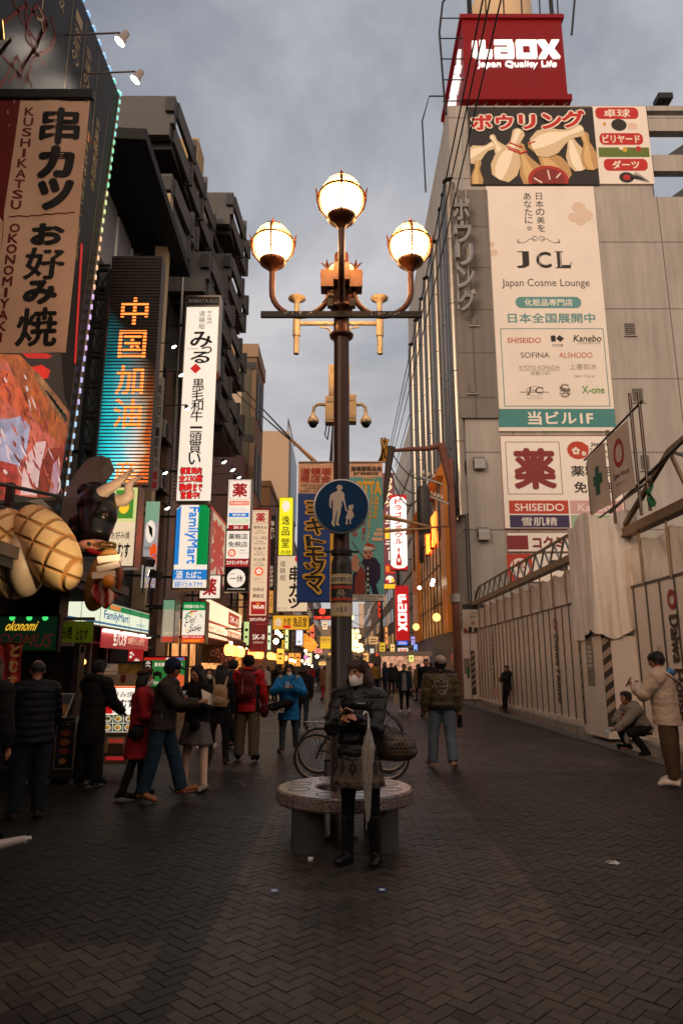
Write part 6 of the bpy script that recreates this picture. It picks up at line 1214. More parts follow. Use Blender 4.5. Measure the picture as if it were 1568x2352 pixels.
 for i, (x0, y0, x1, y1, Y, c, lab) in enumerate(((700, 1500, 716, 1524, 95, (.9, .7, .4), 'small glowing menu board beyond the blue coat'), (722, 1489, 740, 1500, 110, (.9, .25, .2), 'far pinkish lit sign left of the lamp post'), (846, 1462, 868, 1480, 120, (.5, .28, .12), 'far dull amber board right of the lanterns'), (862, 1500, 880, 1507, 90, (.6, .05, .03), 'far red strip sign right of the lamp post'), (868, 1380, 877, 1418, 100, (.5, .03, .01), 'far thin sign with red running lights'), (872, 1476, 884, 1500, 85, (.55, .35, .03), 'far yellow strip sign near the right poles'), (938, 1505, 950, 1520, 45, (.75, .7, .2), 'small pale yellow poster above the right crowd'), (944, 1462, 952, 1482, 56, (.35, .3, .7), 'violet window poster beside the orange shop'), (950, 1480, 958, 1520, 54, (.2, .35, .8), 'bluish lit doorway sign beside the orange shop'), (663, 1500, 676, 1530, 58, (.8, .35, .06), 'amber glowing noodle menu on the left stall'), (678, 1500, 690, 1530, 58, (.75, .28, .05), 'second amber menu next to the noodle menu'), (636, 1490, 652, 1525, 46, (.85, .4, .05), 'round topped orange lantern sign over the left crowd'), (655, 1446, 662, 1490, 47, (.5, .6, .3), 'thin greenish lit strip beside the dark green board'), (614, 1437, 622, 1492, 38, (.45, .6, .4), 'pale green lit strip right of the dark red cosmetics sign'), (560, 1428, 572, 1482, 34, (.4, .5, .2), 'yellow green lit poster left of the dark red cosmetics sign'),
   (712, 1440, 722, 1478, 88, (.7, .12, .06), 'thin red strip sign between golden figure and far yellow sign'), (740, 1428, 752, 1446, 96, (.75, .5, .3), 'small cream square sign below the red neon cafe sign'), (754, 1500, 764, 1518, 100, (.9, .45, .1), 'small orange square light hard by the lamp post'), (732, 1520, 748, 1528, 84, (.9, .5, .15), 'low amber strip light above the far lane'), (698, 1506, 706, 1514, 76, (.8, .25, .6), 'tiny pink sign beneath the golden figure'), (645, 1500, 655, 1506, 50, (.9, .6, .3), 'tiny cream strip light under the dark green board'), (834, 1500, 846, 1520, 110, (.8, .4, .12), 'small orange board beneath the round bulb frame'), (850, 1490, 858, 1500, 105, (.75, .7, .6), 'tiny pale square sign right of the bulb frame'), (884, 1440, 890, 1480, 88, (.7, .25, .08), 'thin orange strip sign left of the vertical red shop sign'), (896, 1480, 906, 1500, 78, (.85, .55, .2), 'small amber box sign beside the right poles'), (880, 1510, 894, 1520, 70, (.8, .7, .5), 'small cream board over the right crowd'), (820, 1520, 832, 1532, 100, (.9, .4, .1), 'low orange glow board at the far lane end'), (840, 1524, 856, 1534, 90, (.7, .2, .1), 'low red board at the far lane end'))):
  fsign('lit_sign', lab, 'sign', (x0, y0, x1, y1), Y, .3, [('l', [(x0+(x1-x0)*.2, y0+(y1-y0)*.35), (x0+(x1-x0)*.8, y0+(y1-y0)*.35)], (y1-y0)*.12, BK), ('l', [(x0+(x1-x0)*.25, y0+(y1-y0)*.65), (x0+(x1-x0)*.7, y0+(y1-y0)*.65)], (y1-y0)*.1, BK)], face=E(c, 1.2), body=DARKMETAL, group='small lit signs far down the street')
far_signs()
def far_blocks():
 def blk(name, label, x0, x1, y0, y1, z, m, win=None, face=1):
  t = thing(name, label, 'building', (0, 0, 0)); b = MB(); b.box(x0, x1, y0, y1, 0, z, m); b.build('wall', t)
  xf = x1 if face > 0 else x0; n = max(2, int((y1-y0)/5)); q = max(1, int((z-4)/3.4))
  wm = win or mat((.05, .05, .055), .15, .2); lit = E((.6, .32, .12), .5); rn = random.Random(len(label))
  for j in range(q):
   for i in range(n):
    ya = y0+(y1-y0)*(i+.18)/n; yb = y0+(y1-y0)*(i+.82)/n; za = 4.2+j*3.4; b = MB(); b.box(min(xf, xf+face*.04), max(xf, xf+face*.04), ya, yb, za, za+1.8, lit if rn.random() < .25 and not win else wm); b.box(min(xf, xf+face*.1), max(xf, xf+face*.1), ya-.1, yb+.1, za-.1, za, m); b.build('window', t)
  w = x1-x0; k = max(2, int(w/4))
  for j in range(q):
   for i in range(k): b = MB(); b.box(x0+w*(i+.25)/k, x0+w*(i+.75)/k, y0-.04, y0, 4.2+j*3.4, 5.9+j*3.4, wm); b.build('window', t)
  b = MB(); b.box(x0-.1, x1+.1, y0-.1, y1+.1, z, z+.5, m); b.build('parapet', t); return t
 Y, z = YX(591, 794, -6.0); t = thing('brown_office_building', 'brown office block with tall pale windows beyond the cornice building', 'building', (0, 0, 0)); br = mat((.20, .125, .075), .7, var=.15, vs=.4); gr = mat((.075, .065, .035), .6)
 b = MB(); b.box(-14, -6.0, Y, Y+4.5, 0, z, br); b.build('wall', t); b = MB()
 for j in range(4):
  zz = z-3.2-j*5.4; b.box(-9.6, -7.0, Y-.06, Y, zz-2.2, zz+1.4, mat((.55, .42, .3), .3)); b.box(-8.3, -8.2, Y-.1, Y-.06, zz-2.2, zz+1.4, gr); b.box(-9.6, -6.1, Y-.08, Y-.001, zz+1.4, zz+1.9, BLACK); b.box(-9.7, -6.05, Y-.05, Y-.001, zz-3.9, zz-2.2, gr); b.box(-6.0, -5.94, Y+.4, Y+1.8, zz-2, zz+1.2, BLACK); b.box(-6.0, -5.94, Y+2.4, Y+4, zz-2, zz+1.2, BLACK)
 b.box(-7.0, -6.4, Y-.07, Y-.001, 6, z-1.6, gr); b.build('window', t); b = MB(); b.box(-14, -5.9, Y-.12, Y+4.6, z-.9, z+.1, mat((.32, .2, .11), .6)); b.build('parapet', t)
 Y2, z2 = YX(664, 990, -6.0); t = thing('tan_rooftop_building', 'tan windowless block with billboard side above the left signs', 'building', (0, 0, 0)); b = MB(); b.box(-16, -6.0, Y2, Y2+12, 0, z2, mat((.5, .36, .25), .8, var=.1, vs=.2)); b.build('wall', t); b = MB(); b.box(-6.0, -5.8, Y2+1, Y2+11, z2-9, z2-1, mat((.3, .42, .55), .4)); b.build('billboard_panel', t)
 b = MB(); b.tube([(-6.2, Y2+1, z2), (-6.2, Y2+1, z2+1.8), (-6.2, Y2+11, z2+1.8)], .08, GREYMETAL, 6); b.build('railing', t)
 # mid-block infill behind the sign columns
 blk('dark_infill_building', 'dark narrow building behind the drugstore sign columns', -15, -6.4, 39.5, 44.9, 12.5, mat((.05, .04, .035), .7, var=.2)); blk('timber_building', 'low brown slatted building beside the brown office block', -15, -6.2, 49.6, 58, 13, mat((.22, .12, .06), .7, var=.2))
 blk('ochre_building', 'ochre building behind the yellow vertical sign', -15, -6.3, 58.2, 73, 17, mat((.3, .17, .07), .7, var=.2)); blk('grey_left_building', 'grey building beyond the tan block on the left', -15, -6.2, 86.5, 110, 17, mat((.2, .17, .15), .7, var=.2)); blk('red_left_building', 'reddish building far along the left side', -15, -6.4, 110.2, 150, 15, mat((.18, .07, .05), .7, var=.2)); blk('pale_left_building', 'pale building at the far left end of the street', -16, -6.2, 150.5, 210, 19, mat((.3, .25, .22), .7, var=.2))
 blk('tan_right_building', 'tan building behind the purple karaoke sign', 7.2, 18, 95, 125, 17, mat((.3, .22, .16), .7, var=.2), face=-1); blk('brown_right_building', 'brown building far along the right side', 7.0, 18, 125.5, 165, 14, mat((.2, .12, .08), .7, var=.2), face=-1); blk('grey_right_building', 'grey building at the far right end of the street', 7.2, 18, 166, 220, 20, mat((.22, .19, .17), .7, var=.2), face=-1)
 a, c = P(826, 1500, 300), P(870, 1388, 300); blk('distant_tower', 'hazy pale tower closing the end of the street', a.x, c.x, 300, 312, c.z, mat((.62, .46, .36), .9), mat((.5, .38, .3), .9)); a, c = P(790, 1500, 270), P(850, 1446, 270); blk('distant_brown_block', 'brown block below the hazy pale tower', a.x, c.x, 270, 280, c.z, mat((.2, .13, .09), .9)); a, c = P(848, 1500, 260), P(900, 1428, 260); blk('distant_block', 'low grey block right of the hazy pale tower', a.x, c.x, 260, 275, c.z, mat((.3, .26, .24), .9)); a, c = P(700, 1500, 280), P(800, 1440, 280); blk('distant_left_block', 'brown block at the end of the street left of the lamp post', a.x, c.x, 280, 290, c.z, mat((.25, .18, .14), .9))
 # orange shop on the right
 t = thing('orange_shop_building', 'orange framed shop front glowing on the right side', 'building', (0, 0, 0)); X = 6.55; Ya, za = YX(1010, 1262, X); Ya = 40.5; Yb = 60; og = mat((.62, .2, .018), .45, em=.08, emc=(.7, .2, .015)); zt = 13.0
 b = MB(); b.box(X-.3, X, Yb-4, Yb, 3.5, zt, og); b.box(X-.3, X, Ya, Ya+2, 3.5, zt, og); b.add([(X-.9, Ya, zt), (X-.9, Yb, zt), (X+.2, Yb, zt+1.6), (X+.2, Ya, zt+1.6), (X, Ya, zt), (X, Yb, zt)], [(0, 1, 2, 3), (0, 4, 5, 1), (0, 3, 4), (1, 5, 2)], og); b.build('frame', t)
 b = MB(); b.box(X-.1, X-.02, Ya+2, Yb-4, 3.6, zt, E((.42, .16, .04), .45, var=.9, vs=.6)); b.build('window', t); b = MB()
 for k in range(9): b.box(X-.16, X-.1, Ya+2+k*1.7, Ya+2.08+k*1.7, 3.6, zt, DARKMETAL)
 for k in range(3): b.box(X-.16, X-.1, Ya+2, Yb-4, 5.5+k*2.5, 5.56+k*2.5, DARKMETAL)
 b.build('mullion', t); glow = E((1, .25, .03), 2.4); b = MB(); M = Matrix(((0, 1, 0, X-.3), (-1, 0, 0, 50), (0, 0, 1, 9.6), (0, 0, 0, 1)))
 for q in LAOX(): b.prism([(x*5.2, z*2.1) for x, z in q], 0, .12, glow, M); b.build('lettering', t)
 b = MB(); b.box(X-.05, X+.1, 37, 62, 0, 3.5, E((.35, .12, .03), .5, var=.8, vs=.7)); b.build('ground_floor', t)
 for k, (x, y, Y_, s_, lab) in enumerate(((1002, 1418, 41, .24, 'amber ball standing in for the glow on carvings beside the utility pole'), (955, 1440, 52, .25, 'small amber wall light on the orange shop front'), (963, 1350, 48, .13, 'left of the tiny white spot lamps under the orange canopy'), (992, 1342, 44, .13, 'middle of the tiny white spot lamps under the orange canopy'), (994, 1334, 43, .13, 'right of the tiny white spot lamps under the orange canopy'))):  # the large amber ball stands in for glow on carvings
  b = MB(); b.ell((0, 0, 0), s_, E((1, .5, .12) if k < 2 else (1, .9, .7), 3 if k < 2 else 9), 12, 8); b.box(0, .25, -.04, .04, -.04, .04, DARKMETAL); tag(b.build('wall_light', loc=P(x, y, Y_)), lab, 'lamp')
far_blocks()
def behind():  # block added out of view to shade the lower street
 t = thing('unseen_shade_block', 'plain unseen building added behind the camera to shade the street', 'building', (0, -16, 0)); m = mat((.2, .17, .15), .8, var=.2, vs=.3)
 b = MB(); b.box(-30, 30, -10, 0, 0, 12.5, m); b.build('wall', t)
 for i in range(8):
  for j in range(3): b = MB(); b.box(-27+i*7, -23+i*7, 0, .05, 3.5+j*4, 6+j*4, GLASS); b.build('window', t)
behind()
# ================================================================ poles, wires, lanterns
def utility_pole(label, x, y, X, Y, h, arm=True, rust=(.16, .05, .028)):
 t = thing('utility_pole', label, 'utility pole', (X, Y, 0)); m = mat(rust, .7, var=.3, vs=2); b = MB(); b.lathe([(.2, 0), (.19, 4), (.15, h), (0, h+.1)], m, 16); b.build('pole', t)
 return t, m
def main_pole():
 Y = 33.6; X = P(1046, 1400, Y).x; t, m = utility_pole('rust brown utility pole with long arm and transformer at the grey building', 0, 0, X, Y, 11.9)
 def r(x, y): p = P(x, y, Y); return V((p.x-X, 0, p.z))
 b = MB(); b.tube([r(1012, 1022), r(985, 1030), r(940, 1032), r(890, 1036)], [.17, .13, .11, .08], m, 10); b.tube([r(1012, 1020), (0, 0, 10.4)], [.22, .17], m, 12); b.build('arm', t)
 ins = mat('#c9b9a6', .3); b = MB()
 for (xa, ya, xb, yb) in ((964, 1095, 1015, 1112), (986, 1140, 1030, 1158), (930, 1215, 1042, 1208)): b.bar(r(xa, ya), r(xb, yb), .08, .08, GREYMETAL if ya < 1200 else m)
 b.build('crossarm', t); b = MB()
 for k in range(4): p = r(990+k*8, 1138+k*3); b.lathe([(.05, 0), (.09, .06), (.05, .12), (.08, .18), (0, .22)], ins, 10, p)
 for k in range(3): p = r(972+k*12, 1090+k*4); b.lathe([(.05, 0), (.09, .06), (.05, .12), (.08, .18), (0, .22)], ins, 10, p)
 b.build('insulator', t)
 p, q = r(985, 1122), r(985, 1228); b = MB(); b.tube([(p.x-.35, -.3, q.z), (p.x-.35, -.3, q.z+.2), (p.x-.35, -.3, p.z-.15), (p.x-.35, -.3, p.z)], [.28, .33, .33, .28], mat((.03, .025, .022), .5), 18); b.build('transformer', t)
 b = MB(); p = r(1050, 1355); b.tube([(0, 0, 4.6), (0, 0, 5.0)], .27, GREYMETAL, 16); b.build('collar', t); b = MB(); b.box(-.3, -.22, -.3, -.1, 1.6, 2.4, mat('#8a7d70')); b.box(-.31, -.3, -.28, -.12, 1.75, 2.1, RED if 'RED' in globals() else m); b.build('notice', t)
 yl = mat((.5, .24, .03), .5); b = MB(); rn = random.Random(2); e = r(888, 1035)
 for k in range(4): b.tube([e+V((rn.uniform(-.5, .1), 0, rn.uniform(-.9, .7))) for _ in range(6)], .07, yl, 6)
 b.tube([e+V((.25, 0, .2)), e+V((.1, 0, -.6)), e+V((-.1, 0, -2.2)), e+V((-.35, 0, -3.4))], [.2, .18, .12, .06], mat((.05, .03, .02)), 8)
 b.build('cable_splice', t)
 return t, r, X, Y
MP, MR, MX, MY = main_pole()
def cable(pts, r, m, label, group='overhead cables', name='overhead_cable', sag=0, n=24):
 q = []
 for a, c in zip(pts, pts[1:]):
  a, c = V(a), V(c)
  for i in range(n+(c is pts[-1])): k = i/n; q.append(a.lerp(c, k)-V((0, 0, sag*4*k*(1-k))))
 q.append(V(pts[-1])); b = MB(); b.tube(q, r, m, 6); tag(b.build(name), label, 'cable', group)
def cables():
 bk = mat((.012, .012, .012), .6); yl = mat((.55, .25, .03), .5); a = P(893, 1032, MY)
 for k, (dx, dz, lab) in enumerate(((0, 0, 'left'), (.14, .12, 'middle'), (.3, .05, 'right'))):
  z = 13.2
  cable([(a.x+dx, MY, a.z+dz), (2.36+dx*1.1, -6, z+dz)], .016, bk, lab+' of the three black cables running overhead from the utility arm', sag=.35)
 cable([P(545, 878, 28), P(670, 1010, 13)], .02, bk, 'upper thin black cable crossing from the left facade to the camera pole'); cable([P(541, 902, 28), P(668, 1012, 13)], .018, bk, 'lower thin black cable crossing from the left facade to the camera pole')
 cable([P(669, 1010, 13), P(724, 1062, 8.35)], .03, yl, 'yellow sleeved cable end reaching the camera pole from the left', 'yellow sleeved cables', 'sleeved_cable')
 cable([P(880, 1186, 9), P(1000, 1212, 33.3)], .035, yl, 'upper yellow sleeved cable sloping to the utility pole', 'yellow sleeved cables', 'sleeved_cable'); cable([P(880, 1220, 9), P(1000, 1212, 33.3)], .03, yl, 'lower yellow sleeved cable reaching the utility pole', 'yellow sleeved cables', 'sleeved_cable')
 for k, (p, q, s_, lab) in enumerate(((P(893, 1062, MY), P(985, 1110, MY), 1.0, 'first drooping cable between utility arm and transformer'), (P(893, 1075, MY), P(975, 1105, MY), 1.6, 'lowest drooping cable between utility arm and transformer'), (P(900, 1040, MY), P(1000, 1085, MY), .8, 'highest drooping cable between utility arm and transformer'))): cable([p, q], .03, bk, lab, 'drooping cables at the utility pole', sag=s_)
 for k, (p, q, lab) in enumerate(((P(808, 1440, 60), P(880, 1410, 100), 'wire over the far street just above the lanterns'), (P(806, 1425, 70), P(880, 1430, 120), 'wire crossing in front of the hazy tower'), (P(700, 1405, 60), P(880, 1395, 110), 'highest wire over the far street'), (P(808, 1470, 80), P(900, 1450, 90), 'lowest wire over the far street'))): cable([p, q], .03, bk, lab, 'far wires over the street', sag=.8)
 for X, Y, h, lab in ((5.8, 70, 12, 'dark utility pole beyond the red shop sign'), (5.6, 96, 11, 'distant grey utility pole on the right side'), (-5.6, 64, 11, 'distant brown utility pole on the left side')): utility_pole(lab, 0, 0, X, Y, h, rust=(.06, .04, .03))
cables()
def lanterns():
 # strings of round lit bulbs on a far festive frame, right of the lamp post
 t = thing('bulb_frame', 'far frame hung with rows of glowing round bulbs right of the lamp post', 'lights', P(818, 1470, 80)); o = t.location; b = MB(); gl = E((1, .6, .22), 4)
 for x, y in ((808, 1418), (808, 1450), (820, 1450), (812, 1460), (824, 1462), (808, 1470), (817, 1472), (811, 1480), (820, 1481), (828, 1483), (808, 1490), (815, 1492), (823, 1494), (830, 1492)):
  q = MB(); q.ell(P(x, y, 80)-o, .26, gl, 10, 7); q.build('bulb', t)
 for k in range(3): b.tube([P(806+k*10, 1440, 80.2)-o, P(808+k*10, 1500, 80.2)-o], .04, DARKMETAL, 6)
 b.build('frame', t)
 # left stalls: bare bulbs in rows, each a lamp
 L_ = [(551, 1485, 34, .09), (530, 1477, 31, .07), (566, 1488, 36, .06), (636, 1452, 44, .13), (641, 1456, 46, .11), (646, 1461, 48, .1), (634, 1473, 45, .16), (702, 1495, 62, .12), (728, 1508, 70, .14), (668, 1516, 55, .1), (677, 1519, 58, .09), (685, 1521, 60, .09), (700, 1525, 64, .08), (694, 1518, 64, .08), (709, 1526, 64, .08), (716, 1530, 64, .08), (717, 1542, 64, .08), (700, 1535, 64, .08), (707, 1516, 64, .08), (584, 1452, 36, .14)]
 for i, (x, y, Y, s_) in enumerate(L_):
  b = MB(); b.ell((0, 0, 0), s_, E((1, .72, .4), 45), 10, 7); b.lathe([(s_*.4, s_*.8), (s_*.5, s_*1.3), (0, s_*1.6)], DARKMETAL, 8); b.tube([(0, 0, s_*1.5), (0, 0, s_*1.5+.4)], .012, BLACK, 5)
  tag(b.build('bare_bulb', loc=P(x, y, Y)), 'small warm glowing bulb hanging over the stalls on the left side', 'lamp', 'bare bulbs over the left stalls')
 wd_ = ('nearest', 'second', 'third', 'fourth', 'fifth', 'sixth', 'seventh', 'eighth', 'ninth', 'tenth')
 for k in range(10):  # row added to warm the stalls, extended from a single lantern
  Y = (29.5, 32, 34.5, 37, 40, 43, 46.5, 50, 54.5, 59)[k]; b = MB(); c = ((1, .40, .08), (1, .22, .06))[k % 2]
  b.lathe([(.08, -.24), (.17, -.2), (.21, -.08), (.215, .06), (.18, .19), (.08, .24)], E(c, 4.5), 14); b.lathe([(.085, .23), (.085, .28), (0, .28)], BLACK, 12); b.lathe([(0, -.27), (.085, -.27), (.085, -.23)], BLACK, 12); b.tube([(0, 0, .27), (0, 0, .5)], .01, BLACK, 5)
  tag(b.build('added_lantern', loc=(-4.75-.12*(k % 3), Y, 2.22)), wd_[k]+' glowing paper lantern added for warm light under the left awnings, counted from the camera', 'lantern', 'paper lanterns added for warm light along the left stalls')
 # golden dragon-like roof figure: a coiled body, whiskers and a round golden drum
 t = thing('golden_roof_figure', 'glowing golden coiled figure with spread feelers over the far left stalls', 'shop figure', P(703, 1465, 54)); o = t.location; g = E((.75, .3, .03), 1.0, var=.4, vs=3); b = MB(); pts = [P(700+12*cos(k*.7)*(1-k/14), 1468+14*sin(k*.7)*(1-k/14), 54)-o+V((0, .3*sin(k), 0)) for k in range(12)]
 b.tube(pts, [.32-.015*k for k in range(12)], g, 8); b.build('body', t)
 for k in range(4): b = MB(); b.tube([P(706, 1452, 54)-o, P(712+k*4, 1440-k*3, 54)-o], [.1, .03], g, 6); b.build('feeler', t)
 b = MB(); b.lathe([(.55, -.1), (.62, 0), (.55, .1), (0, .1)], E((.85, .38, .05), .9), 20, P(713, 1482, 54)-o, Matrix.Identity(4)); b.ell(P(713, 1482, 54)-o, (.5, .15, .5), E((.85, .38, .05), .9), 16, 10); b.build('drum', t)
 # left far stall canopies
 for k, (ya, yb, col, lab) in enumerate(((42, 52, (.12, .06, .04), 'brown stall canopy beyond the drugstore awnings'), (53, 64, (.25, .03, .02), 'dark red stall canopy further along the left side'), (66, 84, (.2, .05, .03), 'farthest reddish stall canopy on the left side'))):
  q = thing('stall_canopy', lab, 'awning', (-6.1, 0, 0)); b = MB(); b.add([(0, ya, 3.3), (1.5, ya, 2.7), (1.5, yb, 2.7), (0, yb, 3.3), (1.5, ya, 2.45), (1.5, yb, 2.45), (0, ya, 3.35), (1.52, ya, 2.75), (1.52, yb, 2.75), (0, yb, 3.35)], [(0, 1, 2, 3), (1, 4, 5, 2), (9, 8, 7, 6), (0, 6, 7, 1), (1, 7, 8, 2), (2, 8, 9, 3)], mat(col, .8, var=.2)); b.build('canvas', q)
  b = MB(); b.box(-.35, -.3, ya, yb, .9, 2.5, E((.85, .33, .05), 2.0, var=.8, vs=1.5)); b.box(-.3, .3, ya, yb, 0, .9, mat((.12, .05, .03), .5)); b.build('counter', q)  # glowing panel behind the counter adds warm stall light
 q = thing('market_stall', 'white canopied stall with glowing goods behind the right crowd', 'stall', P(930, 1560, 46)); q.location.z = 0; b = MB(); b.box(-1.6, 1.8, 0, 2.5, 2.2, 2.5, mat('#cfc0b4', .6)); b.build('canopy', q); b = MB(); b.box(-1.5, 1.7, .8, 1, .8, 2.2, E((.6, .3, .18), 1.0, var=1.0, vs=4)); b.box(-1.5, 1.7, 0, .8, 0, .8, mat('#b09888', .6)); b.build('counter', q)
 b = MB(); b.ell((0, 0, 0), .35, E((.9, .8, .15), 1), 14, 9); draw([('t', '15', 20, 20, 80, 80, BLACK, {'b': .06})], (0, 0, 100, 100), .5, .5, lambda x, z, l: (x, -.36-l, z), b); tag(b.build('balloon_sign', loc=P(1028/1.0-95, 1555, 38)+V((0, 0, 0))), 'round yellow sign at the right stall behind the crowd', 'sign')
lanterns()
# ================================================================ food figures over the restaurant
def food_figures():
 # canopy of the restaurant
 t = thing('restaurant_canopy', 'low black canopy of the okonomiyaki restaurant at left', 'canopy', (0, 0, 0)); b = MB(); dk = mat((.02, .019, .018), .55, var=.2, vs=1)
 b.box(-6, -4.25, 6.2, 13.4, 2.78, 3.02, dk); b.box(-4.25, -4.19, 6.1, 13.5, 2.9, 3.06, mat((.08, .06, .05), .5)); b.box(-5.6, -4.5, 9, 13.2, 3.02, 3.35, dk); b.build('slab', t)
 b = MB(); b.bar((-4.9, 9.8, 3.35), (-4.9, 9.8, 4.2), .1, .1, BLACK); b.bar((-4.5, 10.2, 3.1), (-3.6, 10.2, 3.25), .06, .06, BLACK); b.tube([(-4.6, 8.6, 3.9), (-4.6, 13, 4.6)], .03, BLACK, 6); b.tube([(-4.6, 8.6, 3.6), (-4.6, 13, 4.1)], .025, BLACK, 6); b.build('bracket', t)
 # bull's head
 Y = 10.5; t = thing('bull_head', 'glossy black bull head figure with long horns and nose ring', 'shop figure', P(212, 1190, Y)); o = t.location; r = lambda x, y, d=0: P(x, y, Y+d)-o
 bk = mat((.003, .003, .003), .3, spec=.32); hn = mat('#ecd2b8', .35); pk = mat('#c98e72', .35); rd = mat('#8c1014', .25)
 def blob(parts, vox, sm, m, name, parent):
  b = MB()
  for f in parts: f(b)
  for i in range(len(b.m)): b.m[i] = m
  return remesh(b, vox, sm, name, parent)
 blob([lambda b: b.ell(r(226, 1158, -.05), (.32, .36, .30), bk, 22, 14), lambda b: b.ell(r(240, 1182, -.2), (.2, .26, .24), bk, 20, 12), lambda b: b.tube([r(226, 1165, -.05), r(222, 1205, -.2), r(218, 1240, -.36)], [.31, .27, .2], bk, 20), lambda b: b.ell(r(200, 1205, .05), (.27, .32, .26), bk, 20, 12), lambda b: b.ell(r(190, 1228, .0), (.22, .28, .16), bk, 20, 12), lambda b: b.tube([r(205, 1125, .05), r(240, 1128, -.05)], .14, bk, 14), lambda b: b.ell(r(250, 1172, -.36), (.06, .06, .05), bk), lambda b: b.ell(r(222, 1178, -.42), (.06, .06, .05), bk)], .02, 14, bk, 'head', t)
 b = MB(); b.ell(r(217, 1252, -.42), (.25, .19, .085), pk, 22, 12); b.build('muzzle', t)
 for x in (206, 228): b = MB(); b.ell(r(x, 1249, -.6), (.04, .03, .03), BLACK, 10, 7); b.build('nostril', t)
 b = MB(); ring = [r(244, 1253, -.62)+V((.14*cos(a)+.02, -.05, .035*sin(a))) for a in [2*pi*i/20 for i in range(21)]]; b.tube(ring, .02, mat((.4, .28, .08), .25, 1), 8, cap=False); b.build('nose_ring', t)
 b = MB(); b.tube([r(204, 1261, -.42), r(216, 1268, -.55), r(234, 1271, -.62)], [.07, .07, .035], rd, 10, flat=.6); b.build('tongue', t)
 b = MB(); b.tube([r(230, 1136, -.25), r(248, 1124, -.36), r(278, 1104, -.45), r(305, 1078, -.5)], [.105, .092, .06, .024], hn, 14); b.ell(r(305, 1078, -.5), .024, hn); b.build('horn', t)
 b = MB(); b.tube([r(264, 1150, -.05), r(286, 1149, -.08), r(298, 1137, -.1), r(296, 1116, -.12), r(306, 1104, -.14), r(327, 1096, -.18)], [.1, .1, .085, .062, .045, .02], hn, 14); b.ell(r(327, 1096, -.18), .02, hn); b.build('horn', t)
 b = MB(); b.ell(r(197, 1126, -.18), (.14, .08, .11), bk, 16, 10); b.ell(r(204, 1131, -.27), (.075, .03, .065), pk, 12, 8); b.build('ear', t)
 b = MB(); b.ell(r(242, 1183, -.46), (.045, .03, .03), mat('#7d5a4a', .2), 12, 8); b.ell(r(244, 1184, -.485), (.028, .015, .024), BLACK, 10, 6); b.build('eye', t)
 for k in range(2): b = MB(); b.tube([r(254, 1163+k*6, -.3), r(266, 1174+k*6, -.2)], .009, hn, 5); b.build('brow_line', t)
 # dark curved shield behind the head
 b = MB(); sh = mat((.17, .16, .145), .38, .4, var=.25, vs=3); pts = [(262, 1078), (252, 1052), (232, 1046), (205, 1052), (178, 1080), (158, 1115), (145, 1160), (136, 1215), (150, 1228), (185, 1212), (225, 1130)]
 vs = [r(x, y, .32) for x, y in pts]; n = len(vs); b.add(vs+[v+V((0, .05, 0)) for v in vs], [tuple(range(n)), tuple(range(2*n-1, n-1, -1))]+[(i, i+n, (i+1) % n+n, (i+1) % n) for i in range(n)], sh); b.build('shield', t)
 # giant melon bread
 Y = 9.3; t = thing('bread_figure', 'giant melon bread bun figure with grooved crust split by cream', 'shop figure', P(75, 1258, Y)); o = t.location; r = lambda x, y, d=0: P(x, y, Y+d)-o
 cm = bpy.data.materials.new('crust'); cm.use_nodes = True; nt = cm.node_tree; N = nt.nodes; L = nt.links; B = N['Principled BSDF']; B.inputs['Roughness'].default_value = .6
 tc = N.new('ShaderNodeTexCoord'); mp = N.new('ShaderNodeMapping'); mp.inputs['Rotation'].default_value = (0, .65, 0); L.new(tc.outputs['Object'], mp.inputs[0]); br = N.new('ShaderNodeTexBrick'); br.offset = 0; br.inputs['Scale'].default_value = 1; br.inputs['Brick Width'].default_value = .24; br.inputs['Row Height'].default_value = .24; br.inputs['Mortar Size'].default_value = .034; br.inputs['Mortar Smooth'].default_value = 1
 br.inputs['Color1'].default_value = br.inputs['Color2'].default_value = (.72, .47, .2, 1); br.inputs['Mortar'].default_value = (.5, .2, .03, 1); sw = N.new('ShaderNodeSeparateXYZ'); L.new(mp.outputs[0], sw.inputs[0]); cb = N.new('ShaderNodeCombineXYZ'); L.new(sw.outputs[0], cb.inputs[0]); L.new(sw.outputs[2], cb.inputs[1]); L.new(cb.outputs[0], br.inputs[0]); L.new(br.outputs[0], B.inputs['Base Color'])
 bp = N.new('ShaderNodeBump'); bp.inputs['Strength'].default_value = 1; bp.inputs['Distance'].default_value = .04; bp.invert = True; L.new(br.outputs['Fac'], bp.inputs['Height']); L.new(bp.outputs[0], B.inputs['Normal'])
 for nm, cx, cy, a, bb_, dd, rot in (('upper_crust', 112, 1258, .36, .30, .74, -.55), ('lower_crust', 20, 1270, .40, .42, .72, -.25)):
  b = MB(); b.ell((0, 0, 0), (a, .5, dd*.9), cm, 30, 20); q = b.build(nm, t); q.location = r(cx, cy, -.05); q.rotation_euler = (0, rot, 0)
 b = MB(); b.ell(r(62, 1290, -.12), (.24, .42, .48), mat('#c9b190', .45), 24, 14, None); b.build('cream', t)
 b = MB(); vs = [r(60, 1150, -.3), r(96, 1146, -.2), r(122, 1170, -.3), r(100, 1160, -.42)]; b.add(vs, [(0, 1, 2, 3)], mat((.6, .55, .5), .05, alpha=.35)); b.build('plastic_wrap', t)
 # okonomiyaki with bacon, rice cakes and egg
 Y = 9.9; t = thing('topping_figure', 'hanging pancake figure topped with bacon slice, white blocks and egg', 'shop figure', P(235, 1330, Y)); o = t.location; r = lambda x, y, d=0: P(x, y, Y+d)-o
 b = MB(); b.ell((0, 0, 0), (.21, .12, .48), mat('#b07f3c', .7, var=.3, vs=14, bump=1, bs=22), 24, 16); q = b.build('pancake', t); q.rotation_euler = (0, .25, 0); q.location = r(234, 1330)
 wb = mat('#d6c4b2', .5)
